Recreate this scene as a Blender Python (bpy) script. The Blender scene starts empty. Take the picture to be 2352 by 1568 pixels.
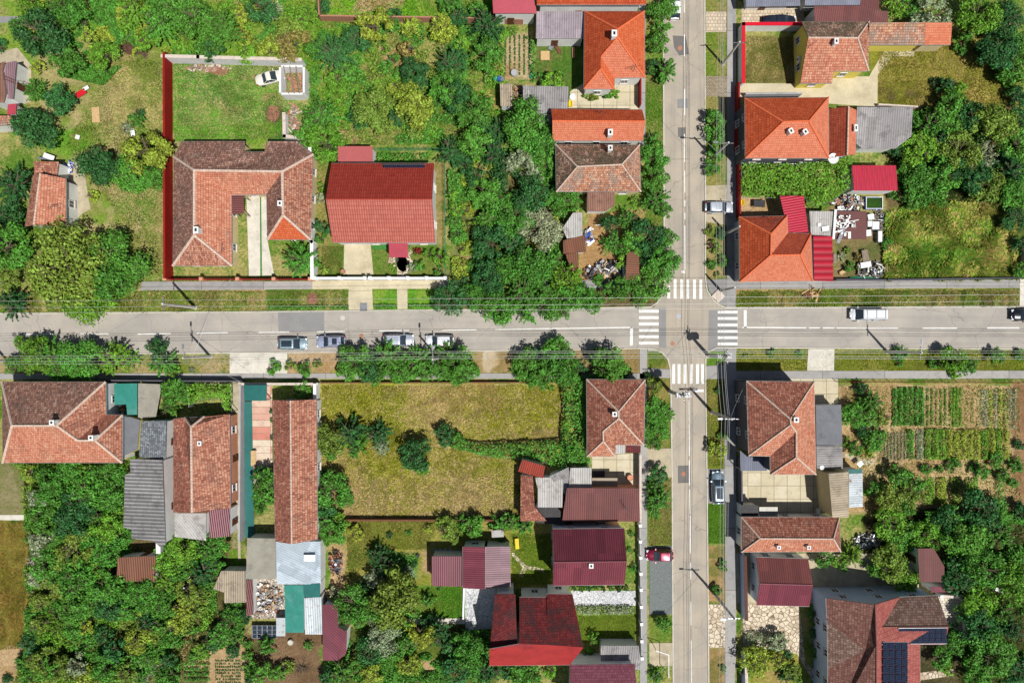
import bpy, math, random
import numpy as np
from mathutils import Vector, Matrix, noise as mnoise
R = math.radians
scene = bpy.context.scene
COL = scene.collection
# ------------------------------------------------------------------ camera, sky, sun, exposure
H = 100.0                 # camera height in metres
K = 0.06313               # metres of ground per unit of the plan grid
cam_d = bpy.data.cameras.new("camera"); cam = bpy.data.objects.new("camera", cam_d); COL.objects.link(cam)
cam.location = (0, 0, H); cam.rotation_euler = (0, 0, 0)
cam_d.sensor_width = 36; cam_d.lens = 36 * H / (2352 * K); cam_d.clip_start = 1; cam_d.clip_end = 6000
scene.camera = cam
SUN_ELEV = R(63.0); SUN_ROT = R(138.2)
world = bpy.data.worlds.new("World"); scene.world = world; world.use_nodes = True
wn = world.node_tree; sky = wn.nodes.new("ShaderNodeTexSky"); sky.sky_type = 'NISHITA'; sky.sun_disc = False
sky.sun_elevation = SUN_ELEV; sky.sun_rotation = SUN_ROT
wn.nodes["Background"].inputs[1].default_value = 0.05
wn.links.new(sky.outputs[0], wn.nodes["Background"].inputs[0])
sd = bpy.data.lights.new("sun", 'SUN'); sd.energy = 4.5; sd.angle = R(0.5); sd.color = (1, 0.975, 0.935)
sun = bpy.data.objects.new("sun", sd); COL.objects.link(sun)
sdir = Vector((math.sin(SUN_ROT) * math.cos(SUN_ELEV), math.cos(SUN_ROT) * math.cos(SUN_ELEV), math.sin(SUN_ELEV)))
sun.rotation_euler = sdir.to_track_quat('Z', 'Y').to_euler(); sun.location = sdir * 200
scene.view_settings.view_transform = 'Standard'; scene.view_settings.look = 'None'
scene.view_settings.exposure = 0.08; scene.view_settings.gamma = 1
scene.cycles.max_bounces = 5; scene.cycles.diffuse_bounces = 2; scene.cycles.transparent_max_bounces = 4

def P(x, y, z=0.0):
    k = K * (H - z) / H
    return Vector(((x - 1176) * k, (784 - y) * k, z))
TILES = {}
for c in range(4):
    for r in range(4):
        s = 0.2502 if (r < 3 or c == 0) else 0.4378
        TILES[(c, r)] = (c * 588.0, (0, 392.3, 784.6, 1176.0)[r], s)
def T(c, r, x, y):
    ox, oy, s = TILES[(c, r)]
    return (ox + x * s, oy + y * s)
def TT(c, r, *xy): return [T(c, r, *p) for p in xy]

# ------------------------------------------------------------------ materials
def new_mat(name, rough=0.8, spec=0.3):
    m = bpy.data.materials.new(name); m.use_nodes = True; nt = m.node_tree
    b = nt.nodes["Principled BSDF"]; b.inputs["Roughness"].default_value = rough
    b.inputs["Specular IOR Level"].default_value = spec
    return m, nt, b
def nd(nt, t, ins=None, **kw):
    n = nt.nodes.new("ShaderNode" + t)
    for k, v in kw.items(): setattr(n, k, v)
    for k, v in (ins or {}).items():
        if isinstance(v, bpy.types.NodeSocket): nt.links.new(v, n.inputs[k])
        else: n.inputs[k].default_value = v
    return n
def c4(c): return (c[0], c[1], c[2], 1)
def srgb(r, g, b):
    f = lambda v: (v / 255 / 12.92) if v / 255 <= .04045 else ((v / 255 + .055) / 1.055) ** 2.4
    return (f(r), f(g), f(b))
def ramp(nt, fac, stops, interp='LINEAR'):
    n = nt.nodes.new("ShaderNodeValToRGB"); n.color_ramp.interpolation = interp
    e = n.color_ramp.elements
    while len(e) < len(stops): e.new(0.5)
    for el, (p, c) in zip(e, stops): el.position = p; el.color = c4(c)
    nt.links.new(fac, n.inputs[0]); return n.outputs[0]
def mix(nt, f, a, b, bt='MIX'):
    n = nt.nodes.new("ShaderNodeMix"); n.data_type = 'RGBA'; n.blend_type = bt
    for i, v in ((0, f), (6, a), (7, b)):
        if isinstance(v, bpy.types.NodeSocket): nt.links.new(v, n.inputs[i])
        elif i == 0: n.inputs[0].default_value = v
        else: n.inputs[i].default_value = c4(v)
    return n.outputs[2]
def math_(nt, op, a, b=0.0, c=0.0):
    n = nt.nodes.new("ShaderNodeMath"); n.operation = op
    for i, v in enumerate((a, b, c)):
        if isinstance(v, bpy.types.NodeSocket): nt.links.new(v, n.inputs[i])
        else: n.inputs[i].default_value = v
    return n.outputs[0]
def noise_(nt, vec, scale, detail=4, rough=.6):
    return nd(nt, "TexNoise", {"Vector": vec, "Scale": scale, "Detail": detail, "Roughness": rough}).outputs[0]
def bump_(nt, b, h, dist, strength=1.0):
    n = nd(nt, "Bump", {"Height": h, "Distance": dist, "Strength": strength}); nt.links.new(n.outputs[0], b.inputs["Normal"])
def step_(nt, v, lo, hi):
    n = nt.nodes.new("ShaderNodeMapRange"); n.interpolation_type = 'SMOOTHSTEP'
    nt.links.new(v, n.inputs[0]); n.inputs[1].default_value = lo; n.inputs[2].default_value = hi; return n.outputs[0]
M = {}
def plain(name, c, rough=.7, var=.18, scale=1.5, metal=0, spec=.3, dirt=None, dirt_amt=.5, bump=0):
    """weathered single-colour surface: broad and fine variation plus optional dirt blotches"""
    m, nt, b = new_mat(name, rough, spec); pos = nd(nt, "NewGeometry").outputs[0]
    n1 = noise_(nt, pos, scale, 5); n2 = noise_(nt, pos, scale * 9, 3)
    col = mix(nt, step_(nt, n1, .3, .7), tuple(v * (1 - var) for v in c), tuple(min(1, v * (1 + var)) for v in c))
    col = mix(nt, math_(nt, 'MULTIPLY', step_(nt, n2, .45, .75), .35), col, tuple(v * .6 for v in c))
    if dirt:
        n3 = noise_(nt, pos, scale * .8, 7, .7); col = mix(nt, math_(nt, 'MULTIPLY', step_(nt, n3, .5, .68), dirt_amt), col, dirt)
    nt.links.new(col, b.inputs["Base Color"]); b.inputs["Metallic"].default_value = metal
    if bump: bump_(nt, b, n2, bump)
    M[name] = m; return m
def soft(c, k=.12):
    g_ = c[0] * .3 + c[1] * .5 + c[2] * .2
    v = [v * (1 - k) + g_ * k for v in c]; m_ = .84 if k > .1 else .76; return (v[0] * m_, v[1] * m_ * 1.12, v[2] * m_ * 1.08)
def tiles(name, stops, bw=.24, bh=.34, mortar=(.03, .02, .015), mfac=.65, patch=None, pamt=.5, plo=.5, phi=.62, saw=.03, rough=.85, spec=.15, msize=.03, lines=0):
    stops = [(p, soft(c, .06 if 'orange' in name or 'salmon' in name else .12)) for p, c in stops]
    m, nt, b = new_mat(name, rough, spec)
    uv = nd(nt, "TexCoord").outputs["UV"]; pos = nd(nt, "NewGeometry").outputs[0]
    br = nd(nt, "TexBrick", {"Vector": uv, "Color1": (0, 0, 0, 1), "Color2": (1, 1, 1, 1), "Mortar": (.5, .5, .5, 1), "Scale": 1.0,
            "Mortar Size": msize, "Mortar Smooth": .3, "Brick Width": bw, "Row Height": bh, "Bias": 0.0})
    br.offset = .5 if not lines else 0.0
    v = br.outputs[0]
    n1 = noise_(nt, pos, .55, 6, .65)
    f = math_(nt, 'ADD', math_(nt, 'MULTIPLY', v, .62), math_(nt, 'MULTIPLY', n1, .5)); f = math_(nt, 'ADD', f, math_(nt, 'MULTIPLY', math_(nt, 'SUBTRACT', noise_(nt, nd(nt, 'Mapping', {0: uv, 3: (3.2, .35, 1)}).outputs[0], 1.0, 5, .7), .5), .7)); f = math_(nt, 'SUBTRACT', f, .06)
    col = ramp(nt, f, stops)
    n2 = noise_(nt, pos, 7, 4)
    col = mix(nt, math_(nt, 'MULTIPLY', step_(nt, n2, .45, .8), .35), col, tuple(x * .45 for x in stops[len(stops) // 2][1]))
    if patch:
        n3 = noise_(nt, pos, .5, 8, .75); col = mix(nt, math_(nt, 'MULTIPLY', step_(nt, n3, plo, phi), pamt), col, patch)
        n4 = noise_(nt, pos, 3.3, 5, .8); col = mix(nt, math_(nt, 'MULTIPLY', step_(nt, n4, .56, .68), pamt * .8), col, patch)
    col = mix(nt, math_(nt, 'MULTIPLY', br.outputs[1], mfac), col, mortar)
    nt.links.new(col, b.inputs["Base Color"])
    sx = nd(nt, "SeparateXYZ", {0: uv})
    sv = math_(nt, 'FRACT', math_(nt, 'DIVIDE', sx.outputs[1], bh))
    su = math_(nt, 'ABSOLUTE', math_(nt, 'SINE', math_(nt, 'MULTIPLY', sx.outputs[0], math.pi / bw)))
    hgt = math_(nt, 'ADD', math_(nt, 'MULTIPLY', math_(nt, 'SUBTRACT', 1.0, sv), .8), math_(nt, 'MULTIPLY', su, .7))
    hgt = math_(nt, 'ADD', hgt, math_(nt, 'MULTIPLY', v, .5))
    bump_(nt, b, hgt, saw)
    M[name] = m; return m
def corr(name, c, period=.32, dist=.06, rough=.6, patch=None, pamt=.6, plo=.5, phi=.62, spec=.3, metal=0, groove=.35, sheet=(1.1, 2.4), sheetvar=.18, rust=None):
    m, nt, b = new_mat(name, rough, spec); b.inputs["Metallic"].default_value = metal
    uv = nd(nt, "TexCoord").outputs["UV"]; pos = nd(nt, "NewGeometry").outputs[0]
    sx = nd(nt, "SeparateXYZ", {0: uv})
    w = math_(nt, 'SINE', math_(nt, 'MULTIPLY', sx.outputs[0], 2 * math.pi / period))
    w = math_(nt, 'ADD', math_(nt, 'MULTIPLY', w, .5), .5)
    br = nd(nt, "TexBrick", {"Vector": uv, "Color1": (0, 0, 0, 1), "Color2": (1, 1, 1, 1), "Mortar": (0, 0, 0, 1), "Scale": 1.0,
            "Mortar Size": .012, "Brick Width": sheet[0], "Row Height": sheet[1]}); br.offset = 0
    base = mix(nt, br.outputs[0], tuple(x * (1 - sheetvar) for x in c), tuple(min(1, x * (1 + sheetvar)) for x in c))
    n1 = noise_(nt, pos, .9, 7, .7)
    base = mix(nt, math_(nt, 'MULTIPLY', step_(nt, n1, .4, .7), .3), base, tuple(x * .55 for x in c))
    if patch: base = mix(nt, math_(nt, 'MULTIPLY', step_(nt, noise_(nt, pos, .8, 8, .75), plo, phi), pamt), base, patch)
    if rust: base = mix(nt, math_(nt, 'MULTIPLY', step_(nt, noise_(nt, pos, 1.7, 8, .75), .56, .64), .85), base, rust)
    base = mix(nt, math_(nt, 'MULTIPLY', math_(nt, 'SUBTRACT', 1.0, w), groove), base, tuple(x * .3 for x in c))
    nt.links.new(base, b.inputs["Base Color"]); bump_(nt, b, w, dist); M[name] = m; return m

TERR = srgb(205, 120, 88)
tiles('tile_old', [(0, srgb(120, 60, 48)), (.3, srgb(176, 98, 76)), (.6, srgb(214, 134, 104)), (1, srgb(232, 172, 146))], patch=srgb(120, 92, 82), pamt=.45)
tiles('tile_old_dark', [(0, srgb(106, 70, 62)), (.35, srgb(150, 98, 84)), (.65, srgb(184, 124, 106)), (1, srgb(224, 184, 166))], patch=srgb(104, 92, 84), pamt=.5)
tiles('tile_bright_old', [(0, srgb(170, 84, 60)), (.3, srgb(212, 118, 88)), (.7, srgb(236, 146, 112)), (1, srgb(242, 190, 160))], patch=srgb(160, 120, 100), pamt=.4)
tiles('tile_red_old', [(0, srgb(112, 62, 52)), (.3, srgb(162, 88, 70)), (.65, srgb(196, 114, 90)), (1, srgb(226, 164, 140))], patch=srgb(96, 74, 66), pamt=.4)
tiles('tile_moss', [(0, srgb(84, 60, 54)), (.35, srgb(140, 98, 82)), (.6, srgb(182, 130, 106)), (1, srgb(216, 190, 168))], patch=srgb(82, 80, 62), pamt=.7, plo=.42, phi=.56)
tiles('tile_lichen', [(0, srgb(120, 84, 74)), (.35, srgb(184, 116, 90)), (.6, srgb(226, 140, 100)), (1, srgb(236, 206, 184))], patch=srgb(150, 140, 128), pamt=.7, plo=.46, phi=.6)
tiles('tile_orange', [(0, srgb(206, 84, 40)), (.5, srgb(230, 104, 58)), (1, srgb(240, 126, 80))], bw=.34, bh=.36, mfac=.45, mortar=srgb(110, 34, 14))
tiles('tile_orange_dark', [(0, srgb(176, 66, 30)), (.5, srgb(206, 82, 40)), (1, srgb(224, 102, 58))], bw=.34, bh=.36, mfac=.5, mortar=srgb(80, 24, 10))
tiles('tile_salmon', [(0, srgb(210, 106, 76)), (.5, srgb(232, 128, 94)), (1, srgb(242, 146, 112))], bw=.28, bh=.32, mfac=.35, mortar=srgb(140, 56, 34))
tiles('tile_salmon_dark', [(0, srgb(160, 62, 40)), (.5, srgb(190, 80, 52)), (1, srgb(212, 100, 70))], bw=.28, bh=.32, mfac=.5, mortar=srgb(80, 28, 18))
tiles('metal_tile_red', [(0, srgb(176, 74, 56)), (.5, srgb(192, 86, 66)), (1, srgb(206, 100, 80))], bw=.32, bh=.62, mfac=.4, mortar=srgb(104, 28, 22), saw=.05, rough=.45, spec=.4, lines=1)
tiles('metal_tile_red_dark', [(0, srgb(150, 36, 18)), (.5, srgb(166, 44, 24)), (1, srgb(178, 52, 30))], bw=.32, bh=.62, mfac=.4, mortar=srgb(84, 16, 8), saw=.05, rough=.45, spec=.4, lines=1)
tiles('tile_brown', [(0, srgb(104, 62, 54)), (.5, srgb(134, 84, 74)), (1, srgb(168, 118, 104))], bw=.3, bh=.34, mfac=.5, mortar=srgb(50, 26, 22))
tiles('tile_brown_dark', [(0, srgb(100, 72, 62)), (.5, srgb(136, 98, 86)), (1, srgb(176, 138, 124))], bw=.3, bh=.34, mfac=.55, mortar=srgb(40, 24, 20))
tiles('tile_maroon', [(0, srgb(112, 52, 66)), (.5, srgb(128, 62, 78)), (1, srgb(146, 78, 94))], bw=.32, bh=.36, mfac=.45, mortar=srgb(60, 22, 32))
tiles('tile_rosy', [(0, srgb(150, 70, 62)), (.5, srgb(176, 88, 80)), (1, srgb(196, 108, 98))], bw=.24, bh=.5, mfac=.45, mortar=srgb(90, 36, 34), lines=1)
tiles('shingle_grey', [(0, srgb(90, 90, 98)), (.5, srgb(128, 128, 136)), (1, srgb(176, 176, 182))], bw=.26, bh=.3, patch=srgb(70, 70, 76), pamt=.5)
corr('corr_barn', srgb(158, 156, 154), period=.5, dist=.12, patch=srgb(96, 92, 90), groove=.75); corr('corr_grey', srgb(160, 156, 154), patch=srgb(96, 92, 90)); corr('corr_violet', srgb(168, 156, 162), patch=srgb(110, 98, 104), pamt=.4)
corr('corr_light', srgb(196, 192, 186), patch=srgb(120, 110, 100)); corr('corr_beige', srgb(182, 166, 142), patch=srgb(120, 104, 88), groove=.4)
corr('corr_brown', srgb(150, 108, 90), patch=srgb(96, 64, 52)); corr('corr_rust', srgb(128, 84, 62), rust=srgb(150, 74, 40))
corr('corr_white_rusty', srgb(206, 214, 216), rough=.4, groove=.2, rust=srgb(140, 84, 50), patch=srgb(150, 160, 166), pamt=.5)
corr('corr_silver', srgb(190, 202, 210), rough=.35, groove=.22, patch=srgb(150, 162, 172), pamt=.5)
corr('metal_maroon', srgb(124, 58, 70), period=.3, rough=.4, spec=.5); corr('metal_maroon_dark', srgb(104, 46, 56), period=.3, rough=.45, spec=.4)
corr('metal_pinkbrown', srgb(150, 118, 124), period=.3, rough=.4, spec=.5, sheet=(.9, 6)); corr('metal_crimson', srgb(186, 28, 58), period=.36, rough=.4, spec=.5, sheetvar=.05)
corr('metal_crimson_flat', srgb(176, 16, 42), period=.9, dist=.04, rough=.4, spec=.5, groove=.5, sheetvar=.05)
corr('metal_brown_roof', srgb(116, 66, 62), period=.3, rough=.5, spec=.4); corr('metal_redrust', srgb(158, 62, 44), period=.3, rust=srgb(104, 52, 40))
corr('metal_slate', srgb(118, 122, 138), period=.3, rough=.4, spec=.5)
plain('sheet_rose', srgb(168, 86, 84), .5, .05, .4); plain('sheet_red', srgb(158, 46, 48), .6, .12, .5, dirt=srgb(110, 34, 38), dirt_amt=.6)
tiles('sheet_darkred', [(0, srgb(92, 28, 30)), (.5, srgb(122, 36, 38)), (1, srgb(150, 52, 52))], bw=.3, bh=.34, mfac=.4, mortar=srgb(50, 14, 16), patch=srgb(70, 48, 48), pamt=.85, plo=.45, phi=.6, rough=.6); plain('sheet_maroonred', srgb(168, 62, 76), .5, .06, .5)
plain('flat_grey', srgb(112, 114, 118), .8, .1, .8, dirt=srgb(84, 84, 88)); plain('glassy', srgb(150, 146, 132), .35, .1, .8, dirt=srgb(110, 104, 92))
plain('plaster_white', srgb(226, 226, 222), .85, .05, .6, dirt=srgb(180, 176, 166), dirt_amt=.35); plain('plaster_cream', srgb(214, 196, 150), .85, .06, .6, dirt=srgb(160, 144, 112), dirt_amt=.3)
plain('plaster_yellow', srgb(222, 206, 98), .85, .05, .6); plain('plaster_grey', srgb(168, 168, 170), .85, .08, .6, dirt=srgb(120, 120, 120), dirt_amt=.4)
plain('plaster_blue', srgb(176, 190, 214), .85, .05, .6); plain('plaster_pink', srgb(206, 146, 116), .85, .08, .6); plain('plaster_darkgrey', srgb(84, 84, 92), .8, .08, .6)
plain('mortar', srgb(206, 182, 164), .9, .15, 3, dirt=srgb(140, 110, 94)); plain('ridge_orange', srgb(224, 112, 70), .8, .1, 3); plain('ridge_red', srgb(160, 54, 40), .6, .1, 3)
plain('ridge_maroon', srgb(120, 62, 70), .6, .1, 3); plain('ridge_brown', srgb(120, 78, 68), .7, .1, 3)
plain('gutter', srgb(150, 148, 146), .5, .1, 2, metal=.3); plain('brick', srgb(172, 122, 100), .9, .2, 5); plain('flue', (.02, .02, .02), .9)
plain('wood_grey', srgb(138, 124, 108), .9, .2, 4, dirt=srgb(90, 78, 66)); plain('wood_brown', srgb(112, 74, 52), .9, .2, 4); plain('wood_light', srgb(196, 164, 118), .9, .15, 4)
plain('metal_dark', (.03, .03, .035), .5); plain('metal_grey', srgb(150, 152, 156), .4, .08, 3, metal=.5); plain('white_paint', srgb(232, 232, 228), .6, .04, 2)
plain('red_wall', srgb(142, 18, 14), .7, .08, .8, dirt=srgb(96, 16, 12), dirt_amt=.4); plain('red_paint', srgb(206, 14, 40), .5, .05, 1); plain('cap_stone', srgb(206, 192, 178), .9, .1, 2, dirt=srgb(150, 130, 112))
plain('glass', (.03, .045, .06), .08, .1, 1, spec=.8); plain('frame_white', srgb(224, 224, 224), .5, .04, 2); plain('door_brown', srgb(96, 60, 40), .6, .1, 3)
plain('concrete', srgb(196, 184, 154), .9, .1, .5, dirt=srgb(160, 146, 116), dirt_amt=.5, bump=.01); plain('concrete_white', srgb(206, 200, 186), .9, .1, .7, dirt=srgb(150, 140, 122), dirt_amt=.6, bump=.01)
plain('concrete_old', srgb(176, 164, 138), .9, .14, .7, dirt=srgb(128, 116, 92), dirt_amt=.6, bump=.01); plain('kerb', srgb(196, 190, 176), .9, .08, 1, dirt=srgb(150, 140, 120))
plain('paint_line', srgb(232, 230, 224), .8, .06, 1.3, dirt=srgb(176, 170, 160), dirt_amt=.5); plain('concrete_pole', srgb(190, 186, 178), .9, .1, 2)
plain('teal_tarp', srgb(48, 130, 116), .6, .12, .7, dirt=srgb(110, 150, 146), dirt_amt=.4, bump=.03); plain('teal_sheet', srgb(30, 98, 92), .55, .15, .6); plain('black_tarp', srgb(52, 50, 50), .5, .2, 1.4, bump=.05)
plain('blue_plastic', srgb(40, 84, 180), .45, .05, 2); plain('yellow_plastic', srgb(240, 206, 26), .5, .05, 2); plain('green_plastic', srgb(34, 130, 92), .5, .08, 2); plain('red_plastic', srgb(200, 30, 44), .5, .05, 2)
plain('pool_water', srgb(44, 74, 16), .12, .2, 1.5, spec=.7); plain('pond_water', srgb(34, 34, 26), .1, .2, 1.5, spec=.7); plain('wire_metal', srgb(176, 176, 172), .45, .02, 1, metal=.2); plain('bark', srgb(104, 90, 74), .95, .2, 5)
plain('bark_pale', srgb(176, 166, 154), .95, .15, 5); plain('gravel_dark', srgb(112, 118, 116), .95, .25, 9, dirt=srgb(150, 156, 150), bump=.03); plain('tyre', (.02, .02, .02), .85); plain('rim', srgb(150, 152, 156), .35, .05, 3, metal=.8)
plain('headlight', srgb(220, 226, 230), .15, .03, 3, spec=.8); plain('tail_light', srgb(150, 10, 12), .25, .03, 3); plain('plaster_orange', srgb(214, 170, 128), .85, .05, .6); plain('insulator', srgb(120, 90, 70), .3, .1, 4)
plain('green_lawn_cloth', srgb(60, 120, 50), .9, .2, 5)

def asphalt(name, c, c2):
    m, nt, b = new_mat(name, .92, .2); pos = nd(nt, "NewGeometry").outputs[0]
    n1 = noise_(nt, pos, .22, 6, .6); n2 = noise_(nt, pos, 9, 3, .7)
    mp = nd(nt, "Mapping", {0: pos, 3: (.05, 1.3, 1) if name == 'asphalt_x' else (1.3, .05, 1)}).outputs[0]
    n3 = noise_(nt, mp, 1.0, 4)
    col = mix(nt, step_(nt, n1, .3, .7), c, c2)
    col = mix(nt, math_(nt, 'MULTIPLY', step_(nt, n3, .45, .75), .4), col, tuple(x * .78 for x in c))
    col = mix(nt, math_(nt, 'MULTIPLY', step_(nt, n2, .5, .8), .4), col, tuple(x * .6 for x in c))
    vo = nd(nt, "TexVoronoi", {"Vector": nd(nt, "VectorMath", {0: pos, 1: nd(nt, "TexNoise", {"Vector": pos, "Scale": .8}).outputs[1]}, operation='ADD').outputs[0], "Scale": .13}, feature='DISTANCE_TO_EDGE')
    col = mix(nt, math_(nt, 'MULTIPLY', math_(nt, 'SUBTRACT', 1.0, step_(nt, vo.outputs[0], 0.0, .006)), .45), col, tuple(x * .35 for x in c))
    nt.links.new(col, b.inputs["Base Color"]); bump_(nt, b, n2, .01); M[name] = m
asphalt('asphalt_x', srgb(156, 150, 142), srgb(176, 168, 156)); asphalt('asphalt_y', srgb(158, 150, 138), srgb(178, 166, 148))
plain('asphalt_patch', srgb(138, 136, 134), .92, .06, .6, bump=.01); plain('asphalt_patch_dark', srgb(112, 108, 104), .92, .08, .6, bump=.01)
def slabs(name, c1, c2, bw, bh, mortar, rot=0, msize=.03, offset=0.0, dirt=None):
    m, nt, b = new_mat(name, .9, .2); pos = nd(nt, "NewGeometry").outputs[0]
    mp = nd(nt, "Mapping", {0: pos, 2: (0, 0, rot)}).outputs[0]
    br = nd(nt, "TexBrick", {"Vector": mp, "Color1": c4(c1), "Color2": c4(c2), "Mortar": c4(mortar), "Scale": 1.0, "Mortar Size": msize, "Brick Width": bw, "Row Height": bh}); br.offset = offset
    col = mix(nt, math_(nt, 'MULTIPLY', step_(nt, noise_(nt, pos, .8, 7, .7), .45, .7), .45), br.outputs[0], dirt or tuple(x * .6 for x in c1))
    nt.links.new(col, b.inputs["Base Color"]); bump_(nt, b, br.outputs[1], -.01); M[name] = m
slabs('slab_concrete', srgb(190, 178, 148), srgb(204, 194, 168), 1.9, 1.9, srgb(110, 98, 78)); slabs('sidewalk_grey', srgb(146, 144, 142), srgb(164, 160, 154), 9, 9, srgb(90, 86, 80))
slabs('pavers_beige', srgb(190, 172, 146), srgb(212, 196, 172), .5, .5, srgb(140, 124, 100), offset=.5); slabs('pavers_pink', srgb(196, 120, 104), srgb(214, 204, 180), 5, .95, srgb(150, 120, 104))
slabs('pavers_white', srgb(208, 198, 178), srgb(226, 218, 202), .5, .35, srgb(130, 118, 100), offset=.5); slabs('pavers_block', srgb(150, 136, 112), srgb(176, 162, 136), .3, .2, srgb(100, 90, 72), offset=.5)
def crazy(name, c1, c2, joint, scale):
    m, nt, b = new_mat(name, .9, .2); pos = nd(nt, "NewGeometry").outputs[0]
    v = nd(nt, "TexVoronoi", {"Vector": pos, "Scale": scale}); e = nd(nt, "TexVoronoi", {"Vector": pos, "Scale": scale}, feature='DISTANCE_TO_EDGE')
    col = ramp(nt, v.outputs[1], [(0, c1), (.5, c2), (1, tuple(min(1, x * 1.15) for x in c2))])
    col = mix(nt, math_(nt, 'SUBTRACT', 1.0, step_(nt, e.outputs[0], .02, .09)), col, joint)
    nt.links.new(col, b.inputs["Base Color"]); bump_(nt, b, v.outputs[1], .03); M[name] = m
crazy('stone_crazy', srgb(170, 150, 124), srgb(206, 192, 168), srgb(120, 104, 84), 1.6); crazy('stone_grey', srgb(170, 172, 176), srgb(204, 204, 204), srgb(140, 140, 142), 3.0)
crazy('rubble', srgb(120, 100, 84), srgb(196, 184, 168), srgb(60, 50, 42), 3.5)

def leaf_mat(name, transl=.2):
    m, nt, b = new_mat(name, .55, .25)
    oi = nd(nt, "ObjectInfo"); ge = nd(nt, "NewGeometry"); rnd = ge.outputs["Random Per Island"]
    pos = ge.outputs[0]
    hs = nd(nt, "HueSaturation", {"Color": oi.outputs["Color"]})
    n1 = noise_(nt, pos, 1.1, 4)
    nt.links.new(math_(nt, 'ADD', .465, math_(nt, 'ADD', math_(nt, 'MULTIPLY', rnd, .02), math_(nt, 'MULTIPLY', n1, .05))), hs.inputs["Hue"])
    val = math_(nt, 'ADD', .55, math_(nt, 'ADD', math_(nt, 'MULTIPLY', math_(nt, 'POWER', rnd, 1.6), 1.1), math_(nt, 'MULTIPLY', math_(nt, 'SUBTRACT', n1, .5), 1.5)))
    nt.links.new(val, hs.inputs["Value"]); hs.inputs['Saturation'].default_value = 1.02
    nt.links.new(hs.outputs[0], b.inputs["Base Color"])
    tr = nd(nt, "BsdfTranslucent", {"Color": hs.outputs[0]}); mx = nd(nt, "MixShader", {0: transl, 1: b.outputs[0], 2: tr.outputs[0]})
    nt.links.new(mx.outputs[0], nt.nodes["Material Output"].inputs[0]); M[name] = m
leaf_mat('leaf'); leaf_mat('blade', .2)

# ------------------------------------------------------------------ mesh helpers
def tag(o, label=None, cat=None, group=None, kind=None):
    if label: o['label'] = label
    if cat: o['category'] = cat
    if group: o['group'] = group
    if kind: o['kind'] = kind
    return o
def link(name, me, parent=None):
    o = bpy.data.objects.new(name, me); COL.objects.link(o)
    if parent is not None: o.parent = parent
    return o
def empty(name, loc, rz=0):
    o = bpy.data.objects.new(name, None); COL.objects.link(o); o.location = loc; o.rotation_euler = (0, 0, rz); o.empty_display_size = .3
    return o
class MB:
    def __init__(s): s.v = []; s.f = []; s.m = []; s.uv = None
    def add(s, vs, fs, mi=0):
        k = len(s.v); s.v += [tuple(v) for v in vs]; s.f += [tuple(i + k for i in f) for f in fs]; s.m += [mi] * len(fs)
    def box(s, c, d, rz=0, mi=0, tilt=None):
        c = Vector(c); hx, hy, hz = d[0] / 2, d[1] / 2, d[2] / 2
        M3 = Matrix.Rotation(rz, 3, 'Z')
        if tilt: M3 = M3 @ Matrix.Rotation(tilt[0], 3, 'X') @ Matrix.Rotation(tilt[1], 3, 'Y')
        vs = [c + M3 @ Vector((sx * hx, sy * hy, sz * hz)) for sz in (-1, 1) for sy in (-1, 1) for sx in (-1, 1)]
        s.add(vs, [(0, 2, 3, 1), (4, 5, 7, 6), (0, 1, 5, 4), (2, 6, 7, 3), (0, 4, 6, 2), (1, 3, 7, 5)], mi)
    def tube(s, a, b, r1, r2=None, n=8, mi=0, cap=True):
        a = Vector(a); b = Vector(b); r2 = r1 if r2 is None else r2
        d = (b - a); 
        if d.length < 1e-6: return
        q = d.to_track_quat('Z', 'Y'); vs = []
        for p, r in ((a, r1), (b, r2)):
            for i in range(n):
                t = 2 * math.pi * i / n; vs.append(p + q @ Vector((math.cos(t) * r, math.sin(t) * r, 0)))
        fs = [(i, (i + 1) % n, n + (i + 1) % n, n + i) for i in range(n)]
        if cap: fs += [tuple(range(n - 1, -1, -1)), tuple(range(n, 2 * n))]
        s.add(vs, fs, mi)
    def path(s, pts, r, n=6, mi=0):
        for a, b in zip(pts[:-1], pts[1:]): s.tube(a, b, r, n=n, mi=mi, cap=False)
    def lathe(s, c, prof, n=16, mi=0):
        c = Vector(c); vs = []
        for (r, z) in prof:
            for i in range(n):
                t = 2 * math.pi * i / n; vs.append(c + Vector((r * math.cos(t), r * math.sin(t), z)))
        fs = []
        for j in range(len(prof) - 1):
            for i in range(n): fs.append((j * n + i, j * n + (i + 1) % n, (j + 1) * n + (i + 1) % n, (j + 1) * n + i))
        if prof[-1][0] > 1e-4: fs.append(tuple((len(prof) - 1) * n + i for i in range(n)))
        s.add(vs, fs, mi)
    def prism(s, poly, z0, z1, mi=0):
        """poly: list of XY points (world), extruded"""
        n = len(poly); A = sum(poly[i][0] * poly[(i + 1) % n][1] - poly[(i + 1) % n][0] * poly[i][1] for i in range(n))
        if A < 0: poly = poly[::-1]
        vs = [(p[0], p[1], z0) for p in poly] + [(p[0], p[1], z1) for p in poly]
        fs = [(i, (i + 1) % n, n + (i + 1) % n, n + i) for i in range(n)] + [tuple(range(n - 1, -1, -1)), tuple(range(n, 2 * n))]
        s.add(vs, fs, mi)
    def build(s, name, mats, parent=None, smooth=False, uv=None):
        me = bpy.data.meshes.new(name); me.from_pydata(s.v, [], s.f)
        if not isinstance(mats, (list, tuple)): mats = [mats]
        for m in mats: me.materials.append(M[m] if isinstance(m, str) else m)
        if len(mats) > 1: me.polygons.foreach_set('material_index', s.m)
        if smooth: me.polygons.foreach_set('use_smooth', [True] * len(s.f))
        me.update(); return link(name, me, parent)
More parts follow.
